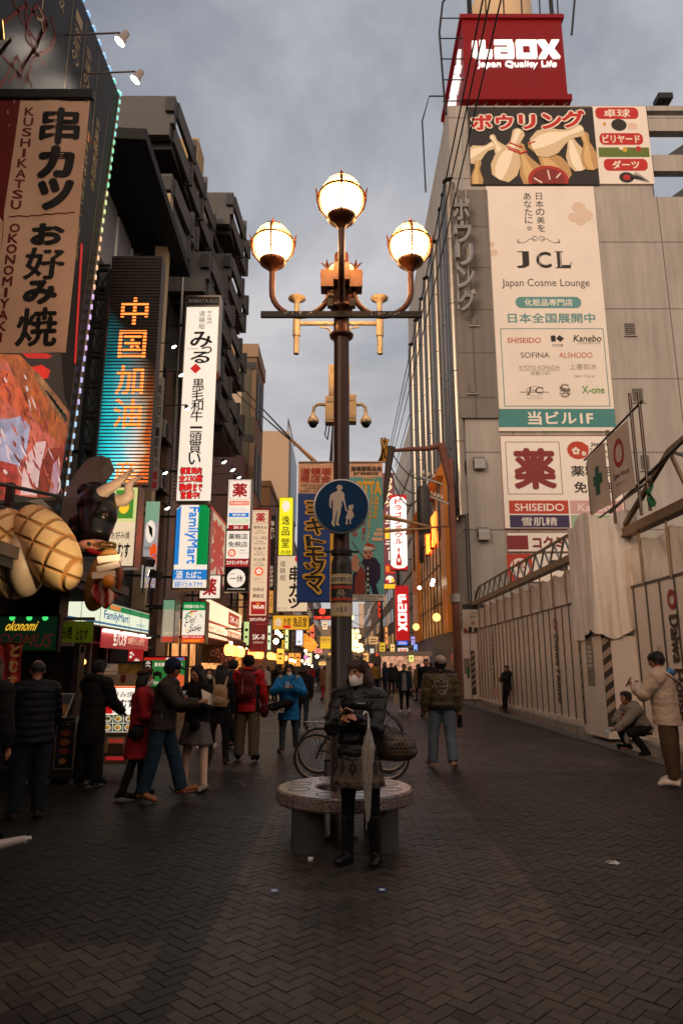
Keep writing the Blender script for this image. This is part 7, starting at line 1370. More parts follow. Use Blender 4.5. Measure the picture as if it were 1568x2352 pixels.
 for k, (x, y, a) in enumerate(((252, 1285, -.15), (250, 1304, -.3), (240, 1322, -.1))): b = MB(); b.box(-.16, .16, -.08, .08, -.05, .05, wb); q = b.build('rice_cake', t, bevel=.01); q.location = r(x, y, -.2); q.rotation_euler = (0, a, .2)
 b = MB(); b.ell(r(247, 1334, -.18), (.12, .05, .13), wb, 16, 9); b.ell(r(250, 1336, -.25), (.09, .07, .1), mat((.65, .22, .02), .25), 16, 10); b.build('egg', t)
 b = MB(); b.tube([r(268, 1290, -.1), r(276, 1320, -.14), r(272, 1352, -.1)], [.05, .06, .04], mat('#7d3a22', .4), 8); b.build('shrimp', t)
 b = MB(); bm = bpy.data.materials.new('bacon'); bm.use_nodes = True; nt = bm.node_tree; N = nt.nodes; L = nt.links; wv = N.new('ShaderNodeTexWave'); wv.inputs['Scale'].default_value = 2.2; wv.inputs['Distortion'].default_value = 5; wv.inputs['Detail'].default_value = 3; tc = N.new('ShaderNodeTexCoord'); L.new(tc.outputs['Object'], wv.inputs[0]); cr = N.new('ShaderNodeValToRGB'); e = cr.color_ramp.elements; e[0].color = (.3, .015, .012, 1); e[0].position = .45; e[1].color = (.62, .36, .28, 1); e[1].position = .62; L.new(wv.outputs[0], cr.inputs[0]); L.new(cr.outputs[0], N['Principled BSDF'].inputs['Base Color']); N['Principled BSDF'].inputs['Roughness'].default_value = .3
 g = [[(206, 1362), (222, 1384), (240, 1398)], [(214, 1345), (235, 1368), (258, 1388)], [(224, 1332), (250, 1352), (270, 1366)]]; vs = []
 for j in range(9):
  for i in range(9):
   u, w = i/8*2, j/8*2; a0, a1 = int(min(u, 1.999)), int(min(w, 1.999)); fu, fw_ = u-a0, w-a1
   x = sum(g[a1+q][a0+p][0]*(fu if p else 1-fu)*(fw_ if q else 1-fw_) for p in (0, 1) for q in (0, 1)); y = sum(g[a1+q][a0+p][1]*(fu if p else 1-fu)*(fw_ if q else 1-fw_) for p in (0, 1) for q in (0, 1)); vs.append(r(x, y, -.2-.05*sin(i*.9+j*.5)))
 b.add(vs, [(j*9+i, j*9+i+1, j*9+i+10, j*9+i+9) for j in range(8) for i in range(8)], bm, True); q = b.build('bacon', t); s_ = q.modifiers.new('s', 'SOLIDIFY'); s_.thickness = .03
 # side lightbox behind the bull: cream board with kana
 fsign('okonomi_lightbox', 'cream and green okonomiyaki lightbox behind the bull head', 'sign', (254, 1120, 312, 1300), 13.2, .35, [('r', 254, 1120, 312, 1200, E('#cdd58c', .8)), ('r', 262, 1126, 304, 1192, E((.05, .22, .02), .9)), ('c', 282, 1165, 12, 16, 14, GOLD), ('t', 'お好み焼', 258, 1222, 300, 1240, BK, {'b': .02}), ('t', 'とむす', 262, 1248, 302, 1282, BK, {'b': .05})], face=E('#e3cfae', .8), body=STEEL, wall=-6.2)
 for k, (x, y, Y, tgt, lab) in enumerate(((338, 1288, 8.7, (-3.95, 10.3, 3.9), 'upper black floodlight on an arm lighting the bull head'), (352, 1318, 8.4, (-4.2, 9.0, 3.1), 'lower black floodlight on an arm lighting the bread figure'))):
  p = P(x, y, Y); q = thing('floodlight', lab, 'floodlight', p, 0, 'floodlights before the food figures'); d = (V(tgt)-p).normalized(); M = d.to_track_quat('-Z', 'Y').to_matrix().to_4x4()
  b = MB(); b.box(-.07, .07, -.05, .05, -.02, .1, BLACK, M); b.build('housing', q, bevel=.01); b = MB(); b.box(-.06, .06, -.04, .04, -.026, -.02, E((1, .8, .55), 6), M); b.build('lens', q)
  b = MB(); b.tube([(0, 0, .05), (-.2, .6, -.02), (-.9, 3.0, -.1)], .014, BLACK, 6); b.build('arm', q)
  l = bpy.data.lights.new('flood_light', 'SPOT'); l.energy = (150, 75)[k]; l.spot_size = R(52); l.spot_blend = .6; l.shadow_soft_size = .06; l.color = (1, .74, .45); o = bpy.data.objects.new('flood_light', l); COL.objects.link(o); o.parent = q; o.location = d*.06; o.rotation_euler = d.to_track_quat('-Z', 'Y').to_euler()
def shopfront():
 t = thing('restaurant_building', 'dark okonomiyaki restaurant front with glass door under the canopy', 'building', (0, 0, 0)); b = MB(); dk = mat((.012, .011, .011), .4, var=.2, vs=2)
 b.box(-9, -5.0, 12.2, 12.6, 0, 2.8, dk); b.box(-9, -5.6, 6.5, 12.2, 0, 2.8, dk); b.box(-9, -6.2, 12.6, 16, 0, 3.5, dk); b.build('wall', t); a, c = P(52, 1484, 11), P(175, 1660, 11)
 b = MB(); b.box(a.x, a.x+.06, 10.95, 11.1, 0, a.z, dk); b.box(c.x-.09, c.x, 10.9, 11.15, 0, a.z+.02, mat((.05, .045, .04), .3, .5)); b.box(a.x, c.x, 10.95, 11.1, a.z-.1, a.z, dk); b.build('door_frame', t)
 b = MB(); b.box(a.x+.06, c.x-.09, 11.0, 11.03, .02, a.z-.1, mat((.02, .016, .012), .08)); b.build('door', t); b = MB(); b.ell((a.x+.65, 11.9, 1.62), .05, E((1, .45, .1), 5), 10, 6); b.build('inner_lamp', t)
 g = E((.006, .03, .012), .3); sign('okonomi_name_board', 'dark green lit name board reading okonomi DOMUS at far left', 'sign', (P(62, 1455, 10.4).x, 10.4, P(62, 1455, 10.4).z), .92, .5, .1, 0, [('t', 'okonomi', 16, 12, 66, 42, GOLD, {'b': .02, 'sk': .2}), ('t', 'DOMUS', 8, 50, 92, 90, mat((.12, .012, .012), em=.35), {'sk': .15})]+[('c', x, 4, 5, 8, 12, E((.05, .7, .15), 1.2)) for x in (24, 52, 78)], face=g)
 b = MB(); b.bar((P(108, 1424, 11.4).x-.02, 11.42, P(108, 1424, 11.4).z+.02), (P(214, 1424, 11.4).x+.02, 11.42, P(108, 1424, 11.4).z+.02), .05, .05, GREYMETAL); tag(b.build('banner_rod'), 'grey rod carrying the lime green cloth banner', 'rod')
 lm = mat('#86b024', .7); fsign('lime_banner', 'lime green cloth banner with black brush kana over the stall', 'banner', (101, 1427, 214, 1476), 11.4, .01, [('t', 'お好み焼', 117, 1438, 167, 1468, BK, {'b': .03}), ('t', 'とむす', 176, 1446, 203, 1470, BK, {'b': .04})], face=lm, body=lm, rim=0)
 # red shop curtain: strips of cloth
 a, c = P(-10, 1480, 9.6), P(44, 1580, 9.6); t = thing('shop_curtain', 'dark red shop curtain with white kana hanging at the left edge', 'curtain', (a.x, 9.6, 0)); cl = mat((.45, .03, .02), .8, var=.15, vs=3); W = c.x-a.x
 for k in range(2):
  vs = [(W*(k+.01)/2+W*.48*i/8, .03*sin(i*.9+j*.3+k), c.z+(a.z-c.z)*j/12) for j in range(13) for i in range(9)]; b = MB(); b.add(vs, [(j*9+i, j*9+i+1, j*9+i+10, j*9+i+9) for j in range(12) for i in range(8)], cl, True); q = b.build('cloth_panel', t); s_ = q.modifiers.new('s', 'SOLIDIFY'); s_.thickness = .006
 draw([('v', 'とむす', 0, 0, 100, 100, mat('#c9a06a', .7), {'b': .06})], (0, 0, 100, 100), .13, .62, lambda x, z, l: (W*.79+x, -.045-l, (a.z+c.z)/2+z)).build('lettering', t); b = MB(); b.tube([(-.1, 0, a.z+.02), (W+.1, 0, a.z+.02)], .018, mat((.1, .06, .03)), 8); b.build('rod', t)
 # lit A-board with dishes
 Y = 10.9; bk = BK; wh = E('#e9e0d2', 1.2); dish = [mat('#3c5a2a', em=.5), mat('#c99a3a', em=.6), mat('#d8cdb8', em=.6), mat('#a2502a', em=.5)]; it = [('r', 236, 1581, 309, 1641, wh), ('t', 'お好み焼', 240, 1588, 304, 1603, bk, {'b': .01}), ('p', [(237, 1603), (256, 1606), (258, 1640), (237, 1640)], RED), ('t', '味', 240, 1606, 257, 1632, bk, {'b': .03}), ('t', 'とむす', 262, 1606, 305, 1626, bk, {'b': .05}), ('t', 'の', 258, 1628, 268, 1640, bk)]
 rn = random.Random(4)
 for j in range(4):
  for i in range(3):
   x0 = 237+i*24; y0 = 1642+j*20; it.append(('r', x0, y0, x0+23, y0+19, [dish[0], mat('#20282c', em=.3), mat('#4a3422', em=.4)][rn.randrange(3)])); it.append(('c', x0+11.5, y0+9.5, 9, 7.5, 14, dish[2])); it.append(('c', x0+12+rn.uniform(-2, 2), y0+9, 6, 4.5, 12, dish[rn.choice((1, 3, 1, 0))])); it.append(('c', x0+10, y0+11, 2.5, 2, 8, dish[rn.choice((0, 3))]))
 t = fsign('menu_lightbox', 'lit standing menu board with brush title and photographs of dishes', 'sign board', (236, 1580, 310, 1722), Y, .12, it, face=wh, body=DARKMETAL); b = MB(); p = P(0, 1722, Y).z-t.location.z; 
 b.bar((-.25, .02, -t.location.z), (-.25, .02, p), .05, .05, BLACK); b.bar((.25, .02, -t.location.z), (.25, .02, p), .05, .05, BLACK); b.build('leg', t)
 b = MB(); z = t.location.z; W = P(310, 1650, Y).x-P(236, 1650, Y).x; zt = P(0, 1580, Y).z-z
 for k in range(28): b.ell((-W/2+W*k/27, -.03, zt+.02), .008, E((1, .12, .03), 4), 6, 4)
 b.build('light_string', t)
 br = mat('#8d735c', .6, em=.05); it = [('r', 228, 1525, 270, 1549, mat('#c3ad94', .6, em=.12)), ('t', 'Take Out OK!', 231, 1529, 252, 1533, bk, {'b': .03}), ('t', '可外帯', 231, 1535, 241, 1538, bk), ('t', 'We have the ENGLISH MENU', 231, 1541, 268, 1544, bk, {'b': .02}), ('r', 270, 1524, 326, 1548, mat('#8a6a2a', .6, var=.8, vs=9, em=.05)), ('r', 228, 1550, 264, 1577, mat('#a8917a')), ('r', 265, 1550, 325, 1577, mat('#a58c72', .6, var=.3, vs=9)), ('p', [(278, 1550), (290, 1550), (290, 1566), (284, 1570), (278, 1566)], mat('#6d1a16'))]+[('l', [(231, 1555+k*4), (258-(k % 3)*4, 1555+k*4)], 1, mat('#54463a')) for k in range(5)]
 fsign('menu_sheets', 'brownish menu sheets pinned above the lit menu board', 'notice board', (227, 1523, 327, 1578), Y+.15, .05, it, face=br, body=BLACK)
 it = [('r', 245, 1692, 287, 1746, mat('#b89f80', .6)), ('t', 'もちもち', 250, 1697, 282, 1706, RED, {'b': .04}), ('r', 248, 1708, 284, 1736, mat('#5a3f2a', .6, var=.8, vs=14)), ('r', 245, 1738, 287, 1746, DRD)]; fsign('framed_menu', 'small framed menu with red titles leaning below the lit menu board', 'menu', (242, 1687, 290, 1750), Y-.3, .05, it, face=mat((.2, .14, .08)), body=mat((.2, .13, .07), .5))
 b = MB()
 for x in (-.55, .45): b.bar((x, 0, 0), (x+.06, .25, 1.25), .05, .05, mat((.06, .035, .02), .5))
 b.bar((-.55, 0, .3), (.5, 0, .3), .04, .04, mat((.06, .035, .02), .5)); p = G(215, 1783); tag(b.build('wooden_easel', loc=(p.x+.1, Y-.45, 0)), 'dark wooden easel stand under the framed menu', 'easel')
 # tilted menu desk
 p = G(150, 1790); t = thing('menu_desk', 'black menu desk with tilted picture menu before the restaurant door', 'menu stand', (p.x, 9.9, 0)); b = MB(); b.box(-.42, .22, -.1, .5, .12, .85, dk); b.box(-.45, .25, -.12, .52, .06, .12, dk)
 for x in (-.4, -.1, .2): b.lathe([(.035, 0), (.035, .06)], GREYMETAL, 8, (x, -.05, 0))
 b.build('cabinet', t); M = Matrix.Translation((-.05, -.16, 1.02)) @ Matrix.Rotation(R(-40), 4, 'X')
 b = MB(); b.box(-.22, .2, 0, .02, -.2, .2, BLACK, M); draw([('r', 0, 0, 100, 45, mat('#3a3f45', .3)), ('r', 0, 45, 100, 100, mat('#8a5a3a', .3, var=.7, vs=9)), ('r', 5, 55, 55, 95, mat('#2a3040', .3)), ('f', 0, 0, 100, 100, 3, mat('#b5aaa0')), ('t', 'お品書き', 20, 6, 60, 16, mat('#c9c0b0')), ('c', 60, 30, 12, 9, 12, mat('#7a2a1a')), ('c', 75, 70, 14, 10, 12, mat('#c98a4a')), ('t', '680円', 12, 70, 40, 80, mat('#b53a2a'))], (0, 0, 100, 100), .42, .4, lambda x, z, l: M @ V((x-.01, -.002-l, z)), b); b.build('menu', t)
 b = MB(); draw([('r', 0, 0, 100, 100, mat('#15110f', .4)), ('f', 0, 0, 100, 100, 2, mat('#9a8f84')), ('t', 'おすすめ', 30, 4, 70, 9, mat('#a88a50')), ('c', 50, 25, 26, 7, 14, mat('#6d2a14')), ('c', 50, 44, 28, 7, 14, mat('#7a3a1c')), ('c', 50, 63, 26, 7, 14, mat('#6a2412')), ('c', 45, 84, 20, 6, 14, mat('#8a5a2a'))], (0, 0, 100, 100), .26, .62, lambda x, z, l: (.1+x, -.104-l, .5+z), b); b.build('menu_poster', t)
food_figures(); shopfront()
# ================================================================ people
SKIN = mat('#b0785a', .55); SKIN2 = mat('#8f5c42', .55); 
def hairmat(col):
 m = mat(col, .38, bump=.9, bs=1.0); nt = m.node_tree; N = nt.nodes; L = nt.links; tc = [n for n in N if n.type == 'TEX_COORD'][0]; ns = [n for n in N if n.type == 'TEX_NOISE'][0]
 mp = N.new('ShaderNodeMapping'); mp.inputs['Scale'].default_value = (150, 150, 12); L.new(tc.outputs['Object'], mp.inputs[0]); L.new(mp.outputs[0], ns.inputs[0]); return m
HAIRB = hairmat((.007, .0055, .0055)); HAIRBR = hairmat((.045, .016, .009))
def cloth(c, r=.85, **k): return mat(c, r, spec=k.pop('spec', .22), bump=k.pop('bump', .25), bs=k.pop('bs', 120), var=k.pop('var', .15), vs=k.pop('vs', 9), **k)
BLKC = cloth((.0055, .0055, .006), .8, spec=.2); NAVY = cloth((.012, .018, .035)); JEAN = cloth((.035, .06, .105)); KHAKI = cloth((.12, .095, .065))
def ik(a, c, l1, l2, hint):
 d = c-a; L = min(d.length, (l1+l2)*.999); d.normalize(); k = (l1*l1-l2*l2+L*L)/(2*L); h = math.sqrt(max(0, l1*l1-k*k)); hv = hint-d*hint.dot(d); hv.normalize()
 return a+d*k+hv*h, a+d*L
def person(label, loc, facing, H=1.65, lean=0, twist=0, head=(0, 0), ra=None, la=None, rl=(0, 3, 0, 0), ll=(0, 3, 0, 0), top=None, under=None, bottom=None, skirt=None, shoes=None, hair=('short', None), skin=None, mask=None, face=True, vox=.011, group=None, crouch=False, fat=1.0, hat=None, hands=True, fingers=None, boots=None, tights=None):
 skin = skin or SKIN; k = H/1.7; rz = math.atan2(facing[0], -facing[1]); t = thing('person', label, 'person', loc, rz, group)
 J = {}; R_ = lambda v: v
 pel = V((0, 0, 0)); 
 def legj(s_, sw, out, kn, fp):
  hip = pel+V((s_*.09*k, 0, 0)); a, o = R(sw), R(out); d = V((s_*sin(o), -sin(a)*cos(o), -cos(a)*cos(o))); knee = hip+d*.43*k; b_ = a-R(kn); d2 = V((s_*sin(o)*.4, -sin(b_), -cos(b_))).normalized(); ank = knee+d2*.42*k
  f = R(fp); toe = ank+V((s_*.03, -.17*k*cos(f), -.05*k+.17*k*sin(f))); heel = ank+V((0, .055*k*cos(f)+.0*k, -.05*k-.05*k*sin(f))); return hip, knee, ank, toe, heel
 Lg = {-1: legj(-1, *rl), 1: legj(1, *ll)}
 low = min(min(j[3].z, j[4].z, j[2].z-.05*k) for j in Lg.values())-.022*k
 off = V((0, 0, -low)); 
 Lg = {s_: tuple(p+off for p in j) for s_, j in Lg.items()}; pel = pel+off
 up = V((0, -sin(R(lean)), cos(R(lean)))); chest = pel+up*.30*k; shc = pel+up*.475*k; neck = pel+up*.53*k
 hd = neck+(up*.55+V((0, -.12, 1))*.45).normalized()*.135*k+V((0, -.012, 0)); tw = Matrix.Rotation(R(twist), 3, 'Z')
 Mh = Matrix.Translation(hd) @ Matrix.Rotation(R(head[0]), 4, 'Z') @ Matrix.Rotation(R(head[1]), 4, 'X') @ Matrix.Scale(k, 4)
 A = {}
 for s_, a in ((-1, ra), (1, la)):
  sh = shc+tw @ V((s_*.175*k*(.9+.1*fat), 0, -.03*k)); a = a or (0, 8, 12)
  if isinstance(a, dict):
   el, wr = ik(sh, V(a['w'])*1.0, .28*k, .25*k, V(a.get('h', (s_*.6, .5, -1)))); hdv = V(a['d']).normalized() if 'd' in a else (wr-el).normalized(); curl = a.get('curl', 45); pn = V(a['n']).normalized() if 'n' in a else None
  else:
   sw, o, be = R(a[0]), R(a[1]), R(a[2]); d = V((s_*sin(o), -sin(sw)*cos(o), -cos(sw)*cos(o))); el = sh+d*.28*k; d2 = V((s_*sin(o)*.3-s_*(R(a[3]) if len(a) > 3 else 0), -sin(sw+be), -cos(sw+be))).normalized(); wr = el+d2*.25*k; hdv = d2; curl = 30; pn = None
  A[s_] = (sh, el, wr, hdv, curl, pn)
 # ---- body: one continuous skin
 b = MB(); sk = skin
 b.tube([pel+V((0, 0, -.07*k)), pel, pel+up*.12*k, chest, shc-up*.04*k, shc+up*.02*k], [.13*k*fat, .155*k*fat, .135*k*fat, .15*k, .15*k, .09*k], sk, 18, flat=.68)
 b.tube([shc-up*.03*k, neck+up*.02*k, hd+V((0, .01, 0))], [.07*k, .052*k, .05*k], sk, 12)
 T = lambda p: Mh @ V(p)
 def he(c, r): b.ell((0, 0, 0), r, sk, 18, 12, Mh @ Matrix.Translation(c))
 he((0, .012, .02), (.073, .09, .095)); he((0, -.022, -.045), (.055, .062, .07)); he((0, -.05, -.085), (.03, .03, .028)); he((0, -.04, -.02), (.064, .052, .06)); he((0, -.092, -.018), (.012, .018, .02)); he((0, -.085, .0), (.009, .012, .03)); he((0, -.068, -.06), (.024, .02, .012)); he((0, -.07, .03), (.05, .022, .016))
 for s_ in (-1, 1): he((s_*.074, .012, -.012), (.011, .02, .03))
 for s_ in (-1, 1):
  hip, kn, an, toe, heel = Lg[s_]; b.tube([hip+V((0, 0, .03*k)), hip.lerp(kn, .35), kn, kn.lerp(an, .3), an.lerp(kn, .15), an], [.085*k*fat, .08*k*fat, .052*k, .054*k, .036*k, .036*k], sk, 14); b.ell(kn, .052*k, sk)
  b.tube([heel+V((0, 0, .02)), an+V((0, -.04*k, -.03*k)), toe+V((0, 0, .015))], [.035*k, .04*k, .03*k], sk, 10, flat=.7)
  sh, el, wr, hdv, curl, pn = A[s_]; b.ell(sh, .062*k, sk); b.tube([sh, sh.lerp(el, .5), el, el.lerp(wr, .3), wr], [.055*k, .046*k, .038*k, .04*k, .026*k], sk, 12); b.ell(el, .039*k, sk)
  if hands:
   n = pn or V((-s_, 0, 0)); n = (n-hdv*n.dot(hdv)).normalized(); w = hdv.cross(n)*(-s_)   # w: towards the thumb side
   if w.dot(V((0, -1, .3))) < 0 and pn is None: w = -w
   fk = .95*k
   pa = wr+hdv*.085*fk; 
   b.tube([wr-hdv*.01, wr+hdv*.04*fk, pa], [.026*k, .036*fk, .038*fk], sk, 12, flat=.45) if abs(w.z) > .7 else b.tube([wr-hdv*.01, wr+hdv*.04*fk, pa], [.026*k, .033*fk, .033*fk], sk, 12, flat=.6)
   for q, (oo, L_) in enumerate(((.029, .068), (.01, .078), (-.009, .072), (-.027, .056))):
    p0 = pa+w*oo*fk-hdv*.01; c = R(curl); pts = [p0]; d = hdv.copy()
    for e in (.42, .33, .25):
     d = (d*cos(c*.6)+n*sin(c*.6)).normalized(); 
     pts.append(pts[-1]+d*L_*e*fk); nn = n-d*n.dot(d); n2 = nn.normalized() if nn.length > .01 else n
    b.tube(pts, [.0095*fk, .009*fk, .008*fk, .0065*fk], sk, 8)
   tb = wr+hdv*.025*fk+w*.026*fk; b.tube([tb, tb+(w*.7+hdv*.7+n*.2).normalized()*.035*fk, tb+(w*.55+hdv*.9+n*.45).normalized()*.065*fk], [.013*fk, .011*fk, .008*fk], sk, 8)
 remesh(b, vox*.8 if hands else vox, 3, 'body', t, sk)
 # ---- face
 if face:
  for s_ in (-1, 1):
   q = MB(); q.ell((s_*.03, -.087, .004), (.012, .006, .0055), mat('#cfc3b6', .25), 10, 7); q.ell((s_*.03, -.0915, .004), (.0058, .003, .0056), mat((.012, .008, .006), .15), 8, 6); q.tube([(s_*.044, -.083, .007), (s_*.03, -.094, .0115), (s_*.017, -.091, .007)], .0022, BLACK, 5)
   q.tube([(s_*.047, -.082, .024), (s_*.03, -.0945, .03), (s_*.014, -.0935, .026)], [.002, .0035, .002], HAIRB, 5); o = q.build('eye', t); o.matrix_local = Mh
  if not mask: q = MB(); q.ell((0, -.087, -.058), (.022, .007, .0045), mat((.30, .09, .07), .4), 10, 6); q.ell((0, -.087, -.0645), (.017, .007, .0045), mat((.32, .1, .08), .4), 10, 6); o = q.build('mouth', t); o.matrix_local = Mh
 if mask:
  q = MB(); vs = []; n, m_ = 16, 10
  for j in range(m_+1):
   v = j/m_; z = -.108+.106*v
   for i in range(n+1):
    a = R(-74+148*i/n); rx = .068+.006*sin(pi*v)-.012*(1-v); ry = .096+.024*max(0, sin(pi*min(1, v*.9+.08)))**1.2*(1-.6*abs(a)/1.3)-.006*(v > .95); vs.append((rx*sin(a), -ry*cos(a)-.008*(1-abs(a)/1.3)*v+.01, z-.012*abs(sin(a))*(1-v)*-1+.0025*sin(v*22)*cos(a)))
  q.add(vs, [(j*(n+1)+i, j*(n+1)+i+1, j*(n+1)+n+2+i, j*(n+1)+n+1+i) for j in range(m_) for i in range(n)], mask, True)
  for s_ in (-1, 1): q.tube([(s_*.066, -.02, -.02), (s_*.08, .02, .005), (s_*.078, .03, -.02), (s_*.064, -.02, -.085)], .002, mask, 5)
  o = q.build('mask', t); o.matrix_local = Mh
 # ---- hair and hats
 hk, hm = hair[0], hair[1] or HAIRB; q = MB()
 def hl(c, r, n=18): q.ell((0, 0, 0), r, hm, n, 12, Mh @ Matrix.Translation(c))
 if hk != 'none':
  hl((0, .02, .036), (.0805, .092, .085)); hl((0, .045, .0), (.074, .064, .082)); 
  for s_ in (-1, 1): hl((s_*.066, .03, .02), (.02, .05, .055))
  if hk in ('long', 'bob', 'fringe'):
   L_ = {'long': .42, 'bob': .17, 'fringe': .2}[hk]*k
   for x, y in ((-.07, .02), (.07, .02), (-.06, .06), (.06, .06), (0, .085), (-.03, .08), (.03, .08)):
    p = T((x, y, .03)); q.tube([p, p+V((x*.25, .012, -.1*k)), p+V((x*.3, .02, -.6*L_)), p+V((x*.2, .025, -L_))], [.036*k, .045*k, .046*k, .02*k], hm, 10)
   for s_ in ((-1, 1) if hk != 'fringe' else ()): p = T((s_*.068, -.035, .055)); q.tube([p, T((s_*.08, -.03, 0)), T((s_*.082, -.02, -.06)), T((s_*.08, 0, -.12))], [.016*k, .022*k, .022*k, .012*k], hm, 8)
  if hk in ('bob', 'fringe', 'short'):
   for i in range(9): x = -.06+.015*i; q.tube([T((x*.8, -.03, .105)), T((x, -.082+abs(x)*.35, .07)), T((x*1.04, -.094+abs(x)*.4, .038 if hk != 'short' else .05))], [.022*k, .016*k, .007*k], hm, 7)
  remesh(q, .010*max(1, vox/.011), 2, 'hair', t, hm, wr=.0015, ws=14)
  if vox < .013:
   q = MB(); rn = random.Random(hash(label) % 1000 if False else len(label)); LL = {'long': .40, 'bob': .19, 'fringe': .2, 'short': .1}.get(hk, .1)
   for i in range(90):
    a = rn.uniform(-pi*.80, pi*.80)+pi/2; r0 = rn.uniform(.02, .07); r1 = rn.uniform(.082, .092); e = rn.uniform(.75, 1.05); j_ = rn.uniform(-.15, .15)
    pts = [(r0*cos(a), .02+r0*sin(a), .124-r0*.25), (r1*.95*cos(a), .018+r1*1.08*sin(a), .075), (r1*1.02*cos(a), .02+r1*1.02*sin(a), .01)]
    if LL > .12: pts += [(r1*1.06*cos(a+j_*.5), .025+r1*.95*sin(a+j_*.5), -.1), (r1*(1.0)*cos(a+j_), .03+r1*.9*sin(a+j_), -LL*e)]
    else: pts += [(r1*.98*cos(a), .02+r1*.95*sin(a), -.045*e)]
    if sin(a) < -.35 and LL > .12: pts = pts[:3]
    q.tube([T(p) for p in pts], [.004, .0045, .004, .004, .0015][:len(pts)], hm, 4)
   for i in range(16):
    if hk in ('fringe', 'bob', 'short'): x = rn.uniform(-.062, .062); q.tube([T((x*.5, -.02, .122)), T((x*.9, -.08+abs(x)*.3, .08)), T((x*1.05, -.097+abs(x)*.42, rn.uniform(.022, .05)))], [.004, .005, .0015], hm, 4)
   q.build('hair_strands', t)
 if hat:
  hk2, hm2 = hat; q = MB()
  if hk2 == 'cap':
   q.ell((0, 0, 0), (.094, .108, .092), hm2, 20, 12, Mh @ Matrix.Translation((0, .012, .055))); q.ell((0, 0, 0), (.075, .075, .012), hm2, 18, 8, Mh @ Matrix.Translation((0, -.115, .042)) @ Matrix.Rotation(.18, 4, 'X'))
  elif hk2 == 'beret':
   q.ell((0, 0, 0), (.112, .12, .062), hm2, 20, 12, Mh @ Matrix.Translation((0, .025, .085)) @ Matrix.Rotation(-.35, 4, 'X')); q.ell((0, 0, 0), (.088, .1, .05), hm2, 18, 10, Mh @ Matrix.Translation((0, .02, .055)))
  remesh(q, .009, 2, 'hat', t, hm2)
 # ---- clothes
 def leg_tube(b, m, r0, r1, r2, lo=0., z0=None):
  for s_ in (-1, 1):
   hip, kn, an, toe, heel = Lg[s_]; e = an.lerp(kn, lo); b.tube([hip+V((0, 0, .05*k)), hip.lerp(kn, .4), kn, kn.lerp(e, .45), e], [r0*k*fat, r0*k*fat*.95, r1*k, (r1+r2)/2*k, r2*k], m, 16); b.ell(kn, r1*k*1.01, m)
  b.tube([pel+V((0, 0, -.08*k)), pel, pel+up*.11*k], [.148*k*fat, .155*k*fat, .135*k*fat], m, 18, flat=.74)
 if tights: b = MB(); leg_tube(b, tights, .092, .06, .045, -.02); remesh(b, vox, 3, 'tights', t, tights, wr=.002)
 if bottom:
  m, r1, r2, lo = bottom; b = MB(); leg_tube(b, m, .104, r1, r2, lo); remesh(b, vox, 3, 'trousers', t, m, wr=.006, ws=11)
 for s_ in (-1, 1):
  hip, kn, an, toe, heel = Lg[s_]
  if boots:
   b = MB(); m, hgt = boots; b.tube([an.lerp(kn, hgt), an.lerp(kn, hgt*.5), an], [.058*k, .055*k, .048*k], m, 14); b.tube([heel+V((0, .01, .035)), an+V((0, -.03*k, -.02*k)), toe+V((0, .01, .025)), toe+V((0, -.02, .018))], [.04*k, .048*k, .042*k, .02], m, 12, flat=.85); b.box(heel.x-.03, heel.x+.03, heel.y-.03, heel.y+.03, heel.z-.022*k, heel.z+.03, m); remesh(b, .009, 2, 'boot', t, m)
  elif shoes:
   m, sole = shoes; b = MB(); b.tube([heel+V((0, .012, .03)), an+V((0, -.01, -.012*k)), an+V((0, -.07*k, -.035*k)).lerp(toe, .35)+V((0, 0, .012)), toe+V((0, -.0, .015)), toe+V((0, -.03, .008))], [.04*k, .048*k, .045*k, .04*k, .018*k], m, 12, flat=.9)
   zc = lambda c: sole if c.z < (heel.z*(1-((c.y-heel.y)/(toe.y-heel.y)))+toe.z*((c.y-heel.y)/(toe.y-heel.y)))-.004 else m
   remesh(b, .009, 2, 'shoe', t, paint=zc)
 if skirt:
  m, z0, z1, r0, r1 = skirt; b = MB(); n, q = 48, 10; vs = []
  for side in (0, 1):
   for j in range(q+1):
    f = j/q; z = pel.z+z0+(z1-z0)*f; r = (r0+(r1-r0)*f-side*.008)
    for i in range(n): a = 2*pi*i/n; w = 1+.05*f*sin(a*9+.5); vs.append((r*w*cos(a), r*w*sin(a)*.78-.01, z))
  off_ = n*(q+1); fs = []
  for j in range(q):
   for i in range(n): a, c = j*n+i, j*n+(i+1) % n; fs += [(a, a+n, c+n, c), (off_+a, off_+c, off_+c+n, off_+a+n)]
  for i in range(n): a, c = q*n+i, q*n+(i+1) % n; fs.append((a, off_+a, off_+c, c))
  b.add(vs, fs, m, True); b.build('skirt', t)
 if under: m, r_, hem = under; b = MB(); b.tube([pel+V((0, 0, hem*k)), pel+up*.1*k, chest, shc], [r_*1.03*k, r_*.97*k, r_*k, .1*k], m, 20, flat=.72); remesh(b, vox, 2, 'shirt', t, m, wr=.004)
 if top:
  m = top['m']; th = top.get('th', .018); hem = top.get('hem', -.1); fl = top.get('flare', 1.05); b = MB(); R0 = .15*fat
  sl = top.get('sl', 1.0)
  low_ = pel+V((0, 0, hem*k)); pts = [low_]+([pel+V((0, 0, hem*.5*k))] if hem < -.15 else [])+[pel+up*.08*k, chest, shc-up*.05*k, shc+up*.01*k, shc+up*.045*k]; rr = [max((R0+th)*fl, (.125*fat+.085) if hem > -.2 else 0)*k]+([max((R0+th)*(1+(fl-1)*.55), .117*fat+.092)*k] if hem < -.15 else [])+[max(R0*.98+th, .108*fat+.08 if hem > -.3 else 0)*k, (R0*1.02+th)*k, (R0*1.04+th)*k, (.115+th)*k, (.07+th)*k]
